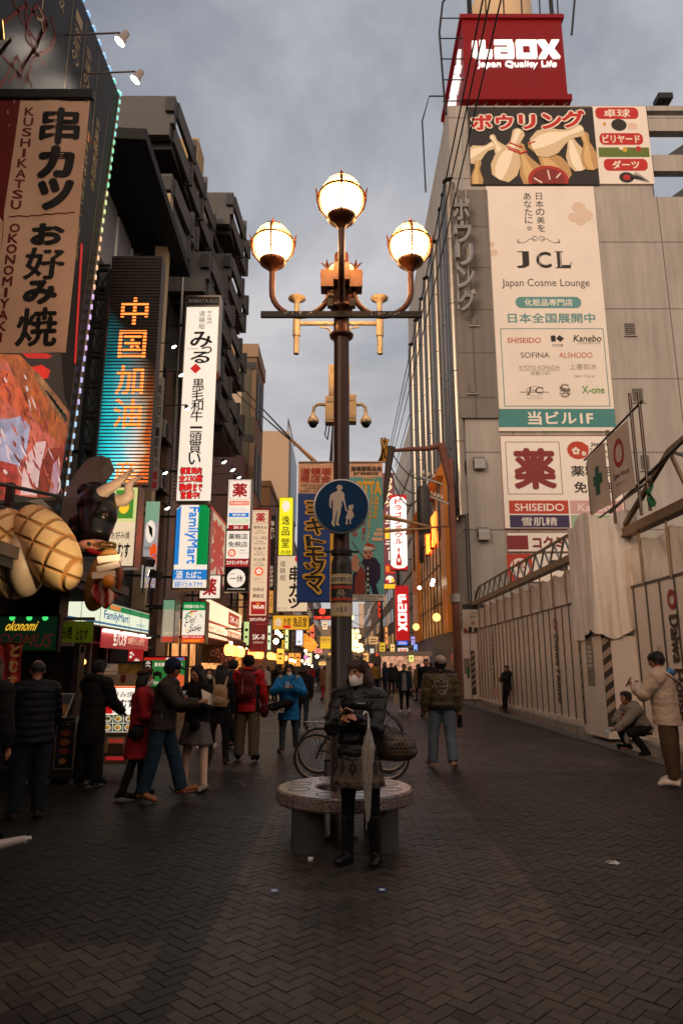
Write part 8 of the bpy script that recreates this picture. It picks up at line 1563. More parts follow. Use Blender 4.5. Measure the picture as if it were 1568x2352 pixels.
  b.tube(pts, rr, m, 22, flat=top.get('flat', .8))
  for s_ in (-1, 1):
   sh, el, wr = A[s_][:3]; e = el.lerp(wr, sl*.97); b.ell(sh, (.068+th)*k, m); b.tube([shc, sh], [(.085+th)*k, (.07+th)*k], m, 14); b.tube([sh, sh.lerp(el, .5), el, el.lerp(e, .5), e], [(.062+th)*k, (.055+th)*k, (.05+th)*k, (.047+th)*k, (.036+th*.8)*k], m, 14); b.ell(el, (.05+th)*k, m)
  if top.get('collar', True): b.tube([shc+up*.02*k, neck+up*.012*k], [.085*k, .07*k], m, 16)
  if top.get('hood'): b.tube([shc+V((0, .09*k, .06*k))+V((x, yy, 0)) for x, yy in ((-.1, -.07), (-.06, 0), (0, .02), (.06, 0), (.1, -.07))], [.04*k, .06*k, .065*k, .06*k, .04*k], m, 12); b.tube([shc+V((-.1*k, .02, .05*k)), shc+V((-.085*k, -.07*k, .01)), shc+V((-.03*k, -.115*k, -.05*k))], [.045*k, .035*k, .02*k], m, 10); b.tube([shc+V((.1*k, .02, .05*k)), shc+V((.085*k, -.07*k, .01)), shc+V((.03*k, -.115*k, -.05*k))], [.045*k, .035*k, .02*k], m, 10)
  o = remesh(b, vox, 3, top.get('name', 'jacket'), t, m, paint=top.get('paint') and (lambda c: top['paint'](c, pel, shc, k)), wr=top.get('wr', .006), ws=top.get('ws', 9), quilt=top.get('quilt'))
  t['_top'] = o.name
 J.update(pel=pel, shc=shc, neck=neck, hd=hd, A=A, L=Lg, k=k, Mh=Mh, up=up, root=t, rz=rz)
 if '_top' in t: J['top'] = bpy.data.objects[t['_top']]; del t['_top']
 return J
def W_(J, p):
 "local point of a person -> world"
 return Matrix.Rotation(J['rz'], 4, 'Z') @ V(p)+J['root'].location
from mathutils.bvhtree import BVHTree
def decal(J, items, px, W, H, cx, cz, name, back=True, off=.004):
 me = J['top'].data; bv = BVHTree.FromPolygons([v.co for v in me.vertices], [p.vertices for p in me.polygons]); s_ = 1 if back else -1
 def fm(x, z, l):
  X = cx-x if back else cx+x; h = bv.ray_cast(V((X, s_*2, cz+z)), V((0, -s_, 0))); y = h[0].y if h[0] else s_*.12; return (X, y+s_*(off+l), cz+z)
 o = draw(items, px, W, H, fm, step=.0012).build(name, J['root'])
 return o
def bagmesh(parts, vox, m, name, label, cat, loc, rz=0, wr=.004, extra=None):
 t = thing(name, label, cat, loc, rz); b = MB()
 for f in parts: f(b)
 remesh(b, vox, 3, 'body', t, m, wr=wr); return t
def phone(label, loc, rot, m=None, scr=.0):
 m = m or mat((.02, .02, .022), .25); t = thing('phone', label, 'phone', loc); t.rotation_euler = rot
 b = MB(); b.prism(rrect(-.036, -.073, .036, .073, .008), -.004, .004, m); b.build('case', t)
 b = MB(); b.prism(rrect(-.032, -.066, .032, .066, .004), -.0052, -.0042, mat((.01, .012, .016), .1, em=scr, emc=(.5, .55, .6))) ; b.build('screen', t)
 b = MB(); b.lathe([(.006, .0), (.006, .0015), (0, .0015)], BLACK, 10, M=Matrix.Translation((.022, .0042, .055)) @ Matrix.Rotation(-pi/2, 4, 'X')); b.build('camera_lens', t); return t
def strap(b, pts, w, m): b.tube(pts, w, m, 6, flat=.35)
DEN = cloth((.10, .13, .17), .9, var=.3, vs=5); MASK = mat('#eee4de', .8); WHT = mat('#b9aca0', .6); SOLE = mat('#b5a595', .6)
# ------------------------------------------------------------ the woman in front
def woman():
 p = G(832, 1990); Y = p.y; px = lambda x, y, d=0: P(x, y, Y+d)
 fx = (-.38, -1); rz = math.atan2(fx[0], 1); inv = Matrix.Rotation(-rz, 4, 'Z')
 loc = V((p.x-.02, Y+.05, 0)); L_ = lambda x, y, d: inv @ (P(x, y, Y+d)-loc)
 puf = mat((.0048, .005, .006), .36, bump=.3, bs=60, spec=.35)
 skm = bpy.data.materials.new('patterned_wool'); skm.use_nodes = True; nt = skm.node_tree; N = nt.nodes; L = nt.links; B = N['Principled BSDF']; B.inputs['Roughness'].default_value = .95
 J = person('woman in black puffer jacket, white mask and patterned skirt holding a phone', loc, fx, 1.60, lean=1, head=(-14, 4), ra=dict(w=L_(789, 1652, -.22), h=(-.8, .5, -.8), curl=70, d=(.75, -.25, .35)), la=dict(w=L_(805, 1646, -.19), h=(.9, .6, -.7), curl=60, d=(-.8, -.2, .25), n=(0, .6, .6)), rl=(0, 2, 0, 0), ll=(-2, 4, 2, 0),
  top=dict(m=puf, th=.028, hem=-.06, flare=1.0, hood=True, quilt=(34, .012), wr=.006), skirt=(mat((.10, .073, .052), .95, var=.25, vs=12, bump=.3, bs=160), .04, -.27, .165, .215), tights=mat((.003, .003, .0034), .85, spec=.12), boots=(mat((.004, .004, .0045), .38, spec=.25), .78), hair=('fringe', HAIRBR), mask=MASK, vox=.009)
 t = J['root']; pel = J['pel']
 kn = mat('#c7ad8a', .9, bump=.6, bs=140); b = MB(); b.lathe([(.172, 0), (.178, .012), (.176, .035), (.165, .04)], kn, 36, M=Matrix.Translation((0, -.005, pel.z-.125)) @ Matrix.Diagonal((1, .78, 1, 1))); b.build('knit_hem', t)
 # nordic pattern band on the skirt
 d1, d2 = mat((.014, .011, .01), .95), mat((.3, .22, .13), .95); q = MB(); n = 12
 def sk(a, z, l=.004): f = min(1, max(0, (.04-(z-pel.z))/.31)); r = (.165+.05*f)*(1+.05*f*sin(a*9+.5))+l; return (r*cos(a), r*sin(a)*.78-.01, z)
 for i in range(n):
  a0 = 2*pi*i/n; z0 = pel.z-.12
  for (da, dz) in ((.0, .0),): q.add([sk(a0, z0+.06), sk(a0+.2, z0), sk(a0, z0-.06), sk(a0-.2, z0)], [(0, 1, 2, 3)], d1); q.add([sk(a0, z0+.025, .006), sk(a0+.08, z0, .006), sk(a0, z0-.025, .006), sk(a0-.08, z0, .006)], [(0, 1, 2, 3)], mat((.06, .045, .035), .95))
 for i in range(n*5): a0 = 2*pi*i/(n*5); z0 = pel.z-.215+.008*(i % 2); q.add([sk(a0, z0+.008), sk(a0+.03, z0), sk(a0, z0-.008), sk(a0-.03, z0)], [(0, 1, 2, 3)], d2)
 for i in range(n): a0 = 2*pi*(i+.5)/n; z0 = pel.z-.245; q.add([sk(a0-.22, z0), sk(a0, z0+.025), sk(a0+.22, z0), sk(a0, z0-.012)], [(0, 1, 2, 3)], d1)
 q.build('skirt_pattern', t)
 decal(J, [('t', 'PYRENEX', 0, 0, 100, 100, mat('#c9c3bb'), {'b': .02, 'sk': .1})], (0, 0, 100, 100), .07, .012, .07, pel.z+.385, 'chest_lettering', back=False)
 q = MB(); [q.tube([J['Mh'] @ V(p) for p in ((.0, .05, .122), (s_*.02, .055, .142), (s_*.042, .06, .148), (s_*.05, .06, .135), (s_*.02, .055, .124))], [.006, .012, .012, .009, .006], HAIRBR, 8, flat=.5) for s_ in (-1, 1)]; q.build('hair_bow', t)
 ph = phone('gold phone held in both hands by the woman in front', P(795, 1638, Y-.235), (R(60), R(25), R(12)), mat((.42, .27, .16), .3, .5))
 # folded transparent umbrella hooked on her arm
 UY = Y-.27; tp = thing('umbrella', 'folded clear plastic umbrella hanging from the arm of the woman in front', 'umbrella', P(846, 1700, UY)); o = tp.location; r = lambda x, y, d=0: P(x, y, UY+d)-o
 pl = mat((.5, .44, .39), .1, alpha=.42, spec=.9, bump=.8, bs=26); b = MB(); n = 14; vs = []; prof = [(1672, .012), (1690, .03), (1702, .036), (1715, .05), (1740, .048), (1770, .04), (1810, .032), (1850, .024), (1880, .018), (1888, .006)]
 for i, (y, rr) in enumerate(prof):
  c = r(846-(y-1672)*.012, y)
  for j in range(n): a = 2*pi*j/n+i*.25; s_ = rr*(1+.25*sin(a*3+i)); vs.append(c+V((s_*cos(a), s_*sin(a), 0)))
 b.add(vs, [(i*n+j, i*n+(j+1) % n, (i+1)*n+(j+1) % n, (i+1)*n+j) for i in range(len(prof)-1) for j in range(n)], pl, True); b.build('canopy', tp)
 b = MB(); b.tube([r(846, 1672), r(841, 1905)], .005, mat('#b9b2aa', .2, .8), 6); b.tube([r(846, 1674), r(846, 1650), r(843, 1638, -.02), r(838, 1634, -.03), r(834, 1642, -.03)], .009, mat('#cfc8c0', .15), 8); b.build('shaft', tp)
 b = MB()
 for k in range(6): a = k*1.05; b.tube([r(846, 1690)+V((.03*cos(a), .03*sin(a), 0)), r(845, 1730)+V((.045*cos(a), .045*sin(a), 0)), r(843, 1885)+V((.008*cos(a), .008*sin(a), 0))], .003, mat('#c9c0b6', .25, .6), 5)
 b.build('rib', tp)
 # monogram handbag
 bm = bpy.data.materials.new('monogram'); bm.use_nodes = True; nt = bm.node_tree; N = nt.nodes; L = nt.links; B = N['Principled BSDF']; B.inputs['Roughness'].default_value = .45; tc = N.new('ShaderNodeTexCoord'); br = N.new('ShaderNodeTexBrick'); br.offset = .5; br.inputs['Scale'].default_value = 1; br.inputs['Brick Width'].default_value = .03; br.inputs['Row Height'].default_value = .026; br.inputs['Mortar Size'].default_value = .0016; br.inputs['Color1'].default_value = (.008, .005, .004, 1); br.inputs['Color2'].default_value = (.05, .033, .018, 1); br.inputs['Mortar'].default_value = (.15, .1, .05, 1)
 mp = N.new('ShaderNodeMapping'); mp.inputs['Rotation'].default_value = (R(90), 0, 0); L.new(tc.outputs['Object'], mp.inputs[0]); L.new(mp.outputs[0], br.inputs[0]); L.new(br.outputs[0], B.inputs['Base Color'])
 c = P(897, 1702, Y+.02); bl = mat((.02, .010, .008), .35, bump=.3, bs=40); t = thing('handbag', 'dark brown monogram handbag hanging at the elbow of the woman in front', 'handbag', c, R(-8)); t.scale = (1.18, 1.1, 1.18); s_ = Y/1645
 b = MB(); b.ell((.04, 0, -.03), (.145, .095, .11), bl, 22, 14); b.ell((-.05, 0, -.01), (.11, .085, .125), bl, 20, 12); b.ell((.06, 0, -.07), (.13, .09, .065), bl, 20, 12)
 remesh(b, .01, 5, 'body', t, paint=lambda c: bm if c.z < .045 and c.x > -.035 else bl, wr=.006)
 b = MB(); 
 for d in (-.05, .05): b.tube([(.09, d, .07), (.05, d, .14), (-.04, d*.6, .21), (-.12, d*.4, .16), (-.08, d, .06)], .01, bl, 8)
 b.build('handle', t); b = MB(); 
 for k in range(3): b.lathe([(.006, -.004), (.01, 0), (.006, .004)], mat((.35, .3, .25), .25, 1), 10, (-.04+.03*k, -.09, .06-.015*k))
 b.build('buckle', t)
woman()
# ------------------------------------------------------------ bicycles
def bicycle(label, loc, rz, wheel=.315, base=1.02, col=(.012, .014, .016), fender=False, steer=0):
 t = thing('bicycle', label, 'bicycle', loc, rz); ty = mat((.012, .012, .012), .7); rim = mat((.62, .46, .34), .3, .6); ch = mat((.35, .32, .3), .25, 1); fr = mat(col, .35); 
 for nm, x in (('wheel', -base/2), ('wheel', base/2)):
  w = thing(nm, None, None, (x, 0, wheel)); w.parent = t; w.rotation_euler = (0, 0, steer if x < 0 else 0)
  c = lambda r, n=40: [(r*cos(2*pi*i/n), 0, r*sin(2*pi*i/n)) for i in range(n+1)]
  b = MB(); b.tube(c(wheel-.018), .018, ty, 8, cap=False); b.build('tyre', w); b = MB(); b.tube(c(wheel-.044), .009, rim, 6, cap=False); b.build('rim', w)
  b = MB()
  for i in range(28): a = 2*pi*i/28; q = a+.6*(1 if i % 2 else -1); b.tube([(.025*cos(q), .02*(1 if i % 4 < 2 else -1), .025*sin(q)), ((wheel-.048)*cos(a), 0, (wheel-.048)*sin(a))], .0013, ch, 4)
  b.build('spokes', w); b = MB(); b.tube([(0, -.05, 0), (0, .05, 0)], .018, ch, 10); 
  for i in range(12): a = 2*pi*i/12; b.tube([(.07*cos(a), -.03, .07*sin(a)), (.07*cos(a+.53), -.03, .07*sin(a+.53))], .004, ch, 4)
  b.build('hub', w)
  if fender: b = MB(); vs = [((wheel+.02)*cos(a), y, (wheel+.02)*sin(a)) for a in [R(10+i*10) for i in range(17)] for y in (-.022, .022)]; b.add(vs, [(2*i, 2*i+1, 2*i+3, 2*i+2) for i in range(16)], ch, True); b.tube([(.0, .03, 0), ((wheel+.02)*cos(R(160)), .02, (wheel+.02)*sin(R(160)))], .003, ch, 5); q = b.build('fender', w); s_ = q.modifiers.new('s', 'SOLIDIFY'); s_.thickness = .003
 hx, hz = -base/2+.17, wheel+.36; st = (-base/2+.1+.13, 0, hz); sx = base/2-.42; bbx = (.06, 0, wheel-.05); seat = (.2, 0, wheel+.42)
 b = MB(); b.tube([(hx, 0, hz), bbx], .018, fr, 10); b.tube([(hx-.01, 0, hz+.06), seat], .015, fr, 10); b.tube([bbx, (.21, 0, wheel+.5)], .016, fr, 10); b.tube([(hx+.02, 0, hz-.06), (hx-.03, 0, hz+.12)], .022, fr, 10)
 for y in (-.05, .05): b.tube([bbx, (base/2, y, wheel)], .01, fr, 8); b.tube([seat, (base/2, y, wheel)], .008, fr, 8)
 b.build('frame', t); b = MB()
 for y in (-.055, .055): b.tube([(hx+.01, y*.6, hz-.05), (-base/2+.05, y, wheel+.12), (-base/2, y, wheel)], [.017, .014, .011], fr, 8)
 b.build('fork', t); b = MB(); b.tube([(hx-.03, 0, hz+.1), (hx-.05, 0, hz+.18)], .015, fr, 8); b.tube([(hx+.08, -.27, hz+.24), (hx-.03, -.16, hz+.2), (hx-.06, 0, hz+.18), (hx-.03, .16, hz+.2), (hx+.08, .27, hz+.24)], .012, fr, 8); b.build('handlebar', t)
 b = MB(); b.tube([(hx+.0, -.21, hz+.22), (hx+.13, -.29, hz+.255)], .017, BLACK, 8); b.tube([(hx+.0, .21, hz+.22), (hx+.13, .29, hz+.255)], .017, BLACK, 8); b.tube([(hx-.06, -.1, hz+.17), (hx-.2, -.14, hz+.1), (hx-.1, -.08, hz-.2)], .004, BLACK, 5); b.tube([(hx-.06, .08, hz+.17), (hx-.24, .05, hz+.12), (hx-.08, 0, hz-.05)], .004, BLACK, 5); b.build('grip', t)
 b = MB(); b.tube([(.05, 0, wheel+.56), (.2, 0, wheel+.56), (.31, 0, wheel+.57)], [.03, .055, .075], BLACK, 10, flat=.5); b.build('saddle', t)
 b = MB(); b.lathe([(.0, -.004), (.085, -.004), (.085, .004), (0, .004)], ch, 20, M=Matrix.Translation(bbx) @ Matrix.Rotation(pi/2, 4, 'X')); b.bar(V(bbx)+V((0, -.06, 0)), V(bbx)+V((.1, -.06, -.13)), .02, .012, ch); b.bar(V(bbx)+V((0, .06, 0)), V(bbx)+V((-.1, .06, .13)), .02, .012, ch); b.build('crank', t)
 if fender: b = MB(); [b.tube([(base/2-.3, y, wheel*2+.08), (base/2+.22, y, wheel*2+.08)], .006, ch, 6) for y in (-.06, 0, .06)]; b.tube([(base/2+.15, 0, wheel*2+.08), (base/2, .05, wheel)], .006, ch, 6); b.build('rack', t)
 return t
bicycle('black bicycle parked side on behind the bench', V(((P(726, 1740, 10.0).x+P(889, 1740, 10.0).x)/2, 10.0, .0)), 0, .315, P(889, 1740, 10.0).x-P(726, 1740, 10.0).x, steer=.12)
bicycle('dark bicycle with silver mudguard and rack parked behind the other bicycle', V((P(745, 1712, 10.7).x+.44, 10.7, 0)), pi+.12, .33, 1.04, (.03, .028, .026), fender=True)
# ------------------------------------------------------------ people on the left
def left_people():
 g = G(58, 1882); puf = mat((.0045, .0055, .008), .55, bump=.2, bs=60, spec=.12)
 J = person('man in black quilted jacket with bald crown looking away at far left', g, (-.55, .9), 1.62, lean=9, head=(0, 18), ra=(18, 14, 40), la=(15, 14, 45), top=dict(m=puf, th=.03, hem=-.13, quilt=(42, .012), fat=1), bottom=(cloth((.008, .012, .02)), .085, .07, 0), shoes=(cloth((.03, .02, .015)), SOLE), hair=('none', None), skin=SKIN2, fat=1.2)
 q = MB(); q.ell((0, 0, 0), (.083, .093, .08), HAIRB, 16, 10, J['Mh'] @ Matrix.Translation((0, .02, .02))); remesh(q, .01, 2, 'hair', J['root'], paint=lambda c: SKIN2 if (J['Mh'].inverted() @ c).z > .085 else HAIRB)
 J = person('dark silhouette of a person cut off by the left edge', G(-62, 1935), (.2, 1), 1.64, top=dict(m=BLKC, th=.03, hem=-.3, flare=1.15), bottom=(BLKC, .08, .06, 0), shoes=(BLKC, BLKC), hair=('long', HAIRBR), face=False)
 J = person('person in long black hooded coat and striped sneakers seen from behind', G(200, 1806), (.35, .9), 1.63, lean=5, head=(0, 14), ra=(25, 8, 30), la=(28, 8, 50), top=dict(m=BLKC, th=.035, hem=-.36, flare=1.12, hood=True, quilt=(22, .006), name='coat'), bottom=(cloth((.006, .006, .007)), .10, .105, .05), shoes=(cloth((.01, .015, .03)), SOLE), hair=('short', None), face=False)
 for s_ in (-1, 1):
  an, toe = J['L'][s_][2], J['L'][s_][3]; b = MB()
  for e in (0, 1):
   for k in range(3): c = an.lerp(toe, .3+.16*k)+V(((1 if e else -1)*.046, 0, -.005)); b.bar(c+V((0, .015, -.025)), c+V((0, -.012, .02)), .006, .014, WHT)
  b.build('shoe_stripes', J['root'])
 red = cloth((.28, .008, .016), .75, var=.1)
 J = person('woman in red coat, brown beret and face mask walking right', G(312, 1834), (1, .18), 1.50, lean=2, head=(-6, 4), ra=(10, 6, 70), la=(14, 6, 75), rl=(-8, 2, 8, -8), ll=(5, 2, 4, 0), top=dict(m=red, th=.024, hem=-.40, flare=1.38, name='coat', flat=.85, wr=.007), bottom=(cloth((.008, .008, .009)), .06, .055, .0), boots=(BLKC, .4), hair=('long', None), mask=MASK, hat=('beret', cloth((.075, .035, .02))))
 t = thing('crossbody_bag', 'dark strap and small bag worn over the red coat', 'bag', J['root'].location, J['rz']); b = MB(); strap(b, [J['shc']+V((.1, .0, .07)), J['shc']+V((.13, -.13, -.1)), J['pel']+V((-.1, -.19, .1)), J['pel']+V((-.2, .0, .0))], .014, BLKC); b.build('strap', t); b = MB(); b.ell(J['pel']+V((-.235, .02, -.05)), (.035, .1, .075), BLKC); b.build('pouch', t)
 gr = cloth((.030, .022, .017), .75)
 c = G(362, 1840); J = person('elderly man in navy cap, brown jacket and jeans striding right', c, (1, -.05), 1.62, lean=8, head=(4, 14), ra=dict(w=(-.08, -.46, 1.12), h=(-.5, .8, -1), curl=55, d=(.2, -.9, .15)), la=dict(w=(.08, -.40, 1.1), h=(.5, .8, -1), curl=55, d=(-.3, -.85, .2)), rl=(-8, 2, 5, -8), ll=(20, 2, 4, 6), top=dict(m=gr, th=.03, hem=-.08, flare=1.02, wr=.012, ws=7), bottom=(cloth((.012, .030, .055), .85, var=.25), .088, .082, .02), shoes=(mat((.24, .075, .022), .45, var=.25, vs=18), mat((.12, .05, .02))), hair=('short', None), skin=SKIN2, hat=('cap', cloth((.008, .014, .045))))
 b = MB(); b.tube([J['shc']+V((-.05, -.05, .05)), J['shc']+V((0, -.075, .045)), J['shc']+V((.05, -.05, .05))], .03, mat((.03, .06, .2), .8), 8); b.build('shirt_collar', J['root']); b = MB(); b.tube([J['pel']+V((-.18, -.05, .12)), J['pel']+V((-.185, -.045, .06))], .006, GREYMETAL, 5); b.build('zip_pull', J['root'])
 w = W_(J, (.0, -.52, 1.16)); b = MB(); b.add([(-.02, -.05, -.04), (.07, .03, -.07), (.06, .04, .06), (-.05, -.03, .12)], [(0, 1, 2, 3)], mat('#cfc2b4', .7)); b.add([(.07, .03, -.07), (.11, -.02, -.02), (.08, .0, .06), (.06, .04, .06)], [(0, 1, 2, 3)], mat('#bdb0a2', .7)); tag(b.build('paper_sheet', loc=w), 'folded white paper held by the man in the navy cap', 'paper')
 leg = mat('#e3bca6', .8, bump=.5, bs=90, var=.08)
 J = person('girl in black jacket, grey skirt and pale leggings looking at a phone', G(446, 1815), (-.45, -.9), 1.56, lean=3, head=(-6, 22), ra=dict(w=(-.04, -.27, 1.14), h=(-.8, .5, -.7), curl=55, d=(.5, -.5, .45)), la=dict(w=(.1, -.27, 1.12), h=(.8, .5, -.7), curl=55, d=(-.5, -.5, .4)), rl=(4, 6, 3, 0), ll=(2, 8, 2, 0), under=(cloth((.02, .02, .021)), .15, -.05), top=dict(m=BLKC, th=.022, hem=-.12, flare=1.08), skirt=(cloth((.15, .135, .125), .95, var=.3, vs=40, bump=.6, bs=160), .02, -.28, .17, .24), tights=leg, shoes=(mat('#8a7d7a', .6, var=.2, vs=30), SOLE), hair=('long', None), skin=SKIN)
 phone('dark phone in the hands of the girl in grey skirt', W_(J, (.03, -.36, 1.19)), (R(-40), 0, J['rz']), scr=.15); t = thing('shoulder_bag', 'small round black bag hanging before the grey skirt', 'bag', J['root'].location, J['rz']); b = MB(); b.ell((.12, -.2, .82), (.085, .04, .075), BLKC, 16, 10); b.build('pouch', t); b = MB(); strap(b, [(-.08, -.1, 1.34), (.0, -.2, 1.15), (.06, -.215, .9)], .009, BLKC); b.build('strap', t)
 wk = cloth((.55, .5, .46)); J = person('black haired girl in mask and dark clothes behind the pale leggings', G(474, 1722), (.1, -1), 1.5, ra=(5, 8, 20), la=(5, 8, 20), rl=(10, 3, 8, 0), ll=(-10, 3, 6, -8), top=dict(m=BLKC, th=.025, hem=-.2), bottom=(BLKC, .06, .05, .02), shoes=(WHT, SOLE), hair=('long', None), mask=MASK)
 b = MB(); b.ell((.12, -.2, .75), (.08, .03, .13), mat('#b0947c', .8), 14, 9); b.tube([(.1, -.17, .85), (.11, -.1, 1.25)], .008, mat('#b0947c'), 5); o = b.build('tote_bag', loc=J['root'].location, rz=J['rz']); tag(o, 'beige cloth bag carried by the masked girl in dark clothes', 'bag')
 J = person('long haired woman in black with boots seen from behind', G(500, 1755), (-.08, 1), 1.56, ra=(4, 8, 15), la=(4, 8, 15), rl=(-2, 4, 2, 0), ll=(-8, 5, 10, -12), top=dict(m=cloth((.009, .0075, .011)), th=.028, hem=-.24, flare=1.1), bottom=(cloth((.006, .006, .007)), .062, .052, .04), boots=(cloth((.02, .008, .008), .5), .4), hair=('long', None), face=False)
 def backpack(J, label, m, w, h, d, zc=-.2, ex=None):
  t = thing('backpack', label, 'backpack', J['root'].location, J['rz']); c = J['shc']+V((0, .155+d*.5, zc)); b = MB(); b.ell(c+V((0, 0, h*.2)), (w*.5, d*.52, h*.34), m, 20, 12); b.box(c.x-w*.46, c.x+w*.46, c.y-d*.46, c.y+d*.46, c.z-h*.45, c.z+h*.2, m); remesh(b, .012, 6, 'body', t, m, wr=.004)
  b = MB(); b.ell(c+V((0, d*.42, -h*.2)), (w*.4, d*.22, h*.2), m, 16, 10); b.build('front_pocket', t); b = MB()
  for s_ in (-1, 1): strap(b, [c+V((s_*w*.3, -d*.4, h*.45)), J['shc']+V((s_*.11, .06, .09)), J['shc']+V((s_*.12, -.1, .02)), J['shc']+V((s_*.14, -.1, -.2)), c+V((s_*w*.45, -d*.3, -h*.3))], .022, m)
  b.build('strap', t)
  if ex: ex(t, c)
 backpack(J, 'tan leather backpack on the long haired woman in black', mat((.33, .2, .1), .5, var=.2, vs=8, bump=.3, bs=40), .29, .36, .13, -.22)
 J = person('young man in dark jacket and lowered mask looking left', G(530, 1716), (-.9, .25), 1.66, head=(0, 4), ra=(5, 6, 20), la=(-5, 6, 15), rl=(8, 3, 4, 0), ll=(-6, 3, 6, -6), top=dict(m=cloth((.008, .012, .02)), th=.022, hem=-.12), bottom=(cloth((.01, .012, .018)), .065, .055, .03), shoes=(mat((.1, .03, .02), .5), SOLE), hair=('short', None)); q = MB(); q.ell((0, -.055, -.085), (.045, .035, .03), MASK, 12, 8); o = q.build('lowered_mask', J['root']); o.matrix_local = J['Mh']
 rd = cloth((.45, .012, .015), .6, var=.12); bkc = cloth((.008, .008, .009))
 J = person('man in red and black jacket and khaki trousers seen from behind', G(565, 1748), (.02, 1), 1.73, ra=(6, 14, 22), la=(8, 14, 25), rl=(-4, 4, 4, -4), ll=(4, 4, 2, 0), top=dict(m=rd, th=.032, hem=-.14, flare=1.05, hood=False, wr=.01, ws=7, paint=lambda c, pel, shc, k: bkc if (c.z > shc.z-.06 and abs(c.x) < .15) or (abs(c.x) > .15 and abs(c.x) < .21 and c.z < shc.z-.18 and c.y > -.03) else rd), bottom=(KHAKI, .098, .085, .03), shoes=(BLKC, BLKC), hair=('short', None), face=False, fat=1.08)
 b = MB(); sc = J['shc']; b.tube([sc+V((-.19, .08, .02)), sc+V((-.12, .15, .0)), sc+V((0, .19, -.09)), sc+V((.12, .15, .0)), sc+V((.19, .08, .02))], [.035, .05, .065, .05, .035], rd, 12, flat=.6); b.tube([sc+V((-.08, .05, .07)), sc+V((0, .09, .08)), sc+V((.08, .05, .07))], .03, rd, 10); b.build('hood', J['root'])
 def ex(t, c): b = MB(); [b.box(c.x+.03, c.x+.045, c.y+.13, c.y+.135, c.z-.12+k*.03, c.z-.105+k*.03, mat('#b5a59a')) for k in range(8)]; b.build('reflector', t)
 backpack(J, 'dark red backpack on the man in the red and black jacket', cloth((.1, .006, .01), .6), .33, .46, .16, -.2, ex)
 b = MB(); b.ell((-.3, .1, .82), (.08, .07, .12), cloth((.06, .006, .01))); b.tube([(-.3, .1, .92), (-.25, .04, 1.1)], .01, BLKC, 5); tag(b.build('carry_bag', loc=J['root'].location, rz=J['rz']), 'dark red carry bag at the side of the red jacket', 'bag')
 bl = cloth((.008, .17, .44), .65, var=.12)
 J = person('woman in long blue parka and white mask looking at a phone', G(661, 1733), (.0, -1), 1.58, head=(0, 16), ra=dict(w=(-.07, -.27, 1.18), h=(-1, .3, -.6), curl=55, d=(.6, -.4, .4)), la=dict(w=(.08, -.27, 1.18), h=(1, .3, -.6), curl=55, d=(-.6, -.4, .4)), rl=(-3, 3, 2, 0), ll=(-12, 5, 10, -14), top=dict(m=bl, th=.04, hem=-.28, flare=1.15, wr=.012, ws=7, name='parka'), bottom=(cloth((.07, .09, .105), .9, var=.3), .068, .058, .02), shoes=(cloth((.03, .02, .018)), SOLE), hair=('long', None), mask=MASK)
 b = MB(); sc = J['shc']; b.tube([sc+V((-.13, -.08, .01)), sc+V((-.17, .03, .05)), sc+V((0, .12, .07)), sc+V((.17, .03, .05)), sc+V((.13, -.08, .01))], .045, mat('#a3917c', .95, bump=1, bs=60), 10); b.build('fur_collar', J['root']); phone('phone with violet case held by the woman in blue parka', W_(J, (.0, -.36, 1.22)), (R(-40), 0, J['rz']), mat((.12, .02, .06), .4), scr=.1)
 b = MB(); b.lathe([(.035, 0), (.035, .004), (0, .004)], WHT, 14, M=Matrix.Translation(J['A'][-1][0]+V((-.1, 0, -.1))) @ Matrix.Rotation(-pi/2, 4, 'Y')); b.build('sleeve_badge', J['root'])
 t = thing('sports_bag', 'black sports bag with white lettering slung before the blue parka', 'bag', J['root'].location, J['rz']); b = MB(); c = V((-.12, -.28, .84)); b.tube([c+V((-.24, 0, .02)), c+V((-.1, -.02, -.02)), c+V((.1, 0, .04)), c+V((.22, .04, .08))], [.05, .14, .15, .08], BLKC, 14, flat=.7); remesh(b, .012, 5, 'body', t, BLKC, wr=.008); b = MB(); draw([('t', 'NIKE', 0, 0, 100, 100, WHT, {'b': .05, 'sk': .15})], (0, 0, 100, 100), .2, .09, lambda x, z, l: (c.x-.02+x, c.y-.135-l+.25*abs(x)**1.5, c.z-.05+z+.1*x), b); draw([('p', [(0, 40), (20, 80), (100, 10), (25, 60)], WHT)], (0, 0, 100, 100), .16, .06, lambda x, z, l: (c.x-.1+x, c.y-.125-l, c.z+.01+z), b); b.build('lettering', t); b = MB(); strap(b, [c+V((-.2, 0, .08)), (-.1, -.2, 1.1), (.1, -.13, 1.36), (.15, .05, 1.38)], .014, BLKC); b.build('strap', t)
 person('woman in dark coat walking away behind the blue parka', G(694, 1680), (.1, 1), 1.58, rl=(-12, 3, 20, -30), ll=(10, 3, 4, 4), top=dict(m=cloth((.012, .012, .014)), th=.025, hem=-.2), bottom=(cloth((.02, .03, .045)), .065, .055, .03), shoes=(mat((.05, .02, .015)), SOLE), hair=('bob', HAIRBR), face=False, vox=.014)
 person('woman in white top and black trousers standing side on far left', G(613, 1616), (-1, -.1), 1.56, ra=(20, 5, 60), la=(15, 5, 60), rl=(-4, 3, 2, 0), ll=(4, 3, 2, 0), top=dict(m=cloth((.5, .45, .42)), th=.018, hem=-.1), bottom=(BLKC, .06, .05, .02), shoes=(WHT, SOLE), hair=('long', None), mask=MASK, vox=.016)
 person('dark haired person in black beside the white top', G(630, 1612), (-.6, -.6), 1.6, top=dict(m=BLKC, th=.025, hem=-.2), bottom=(BLKC, .065, .055, .02), shoes=(BLKC, BLKC), hair=('long', None), vox=.016)
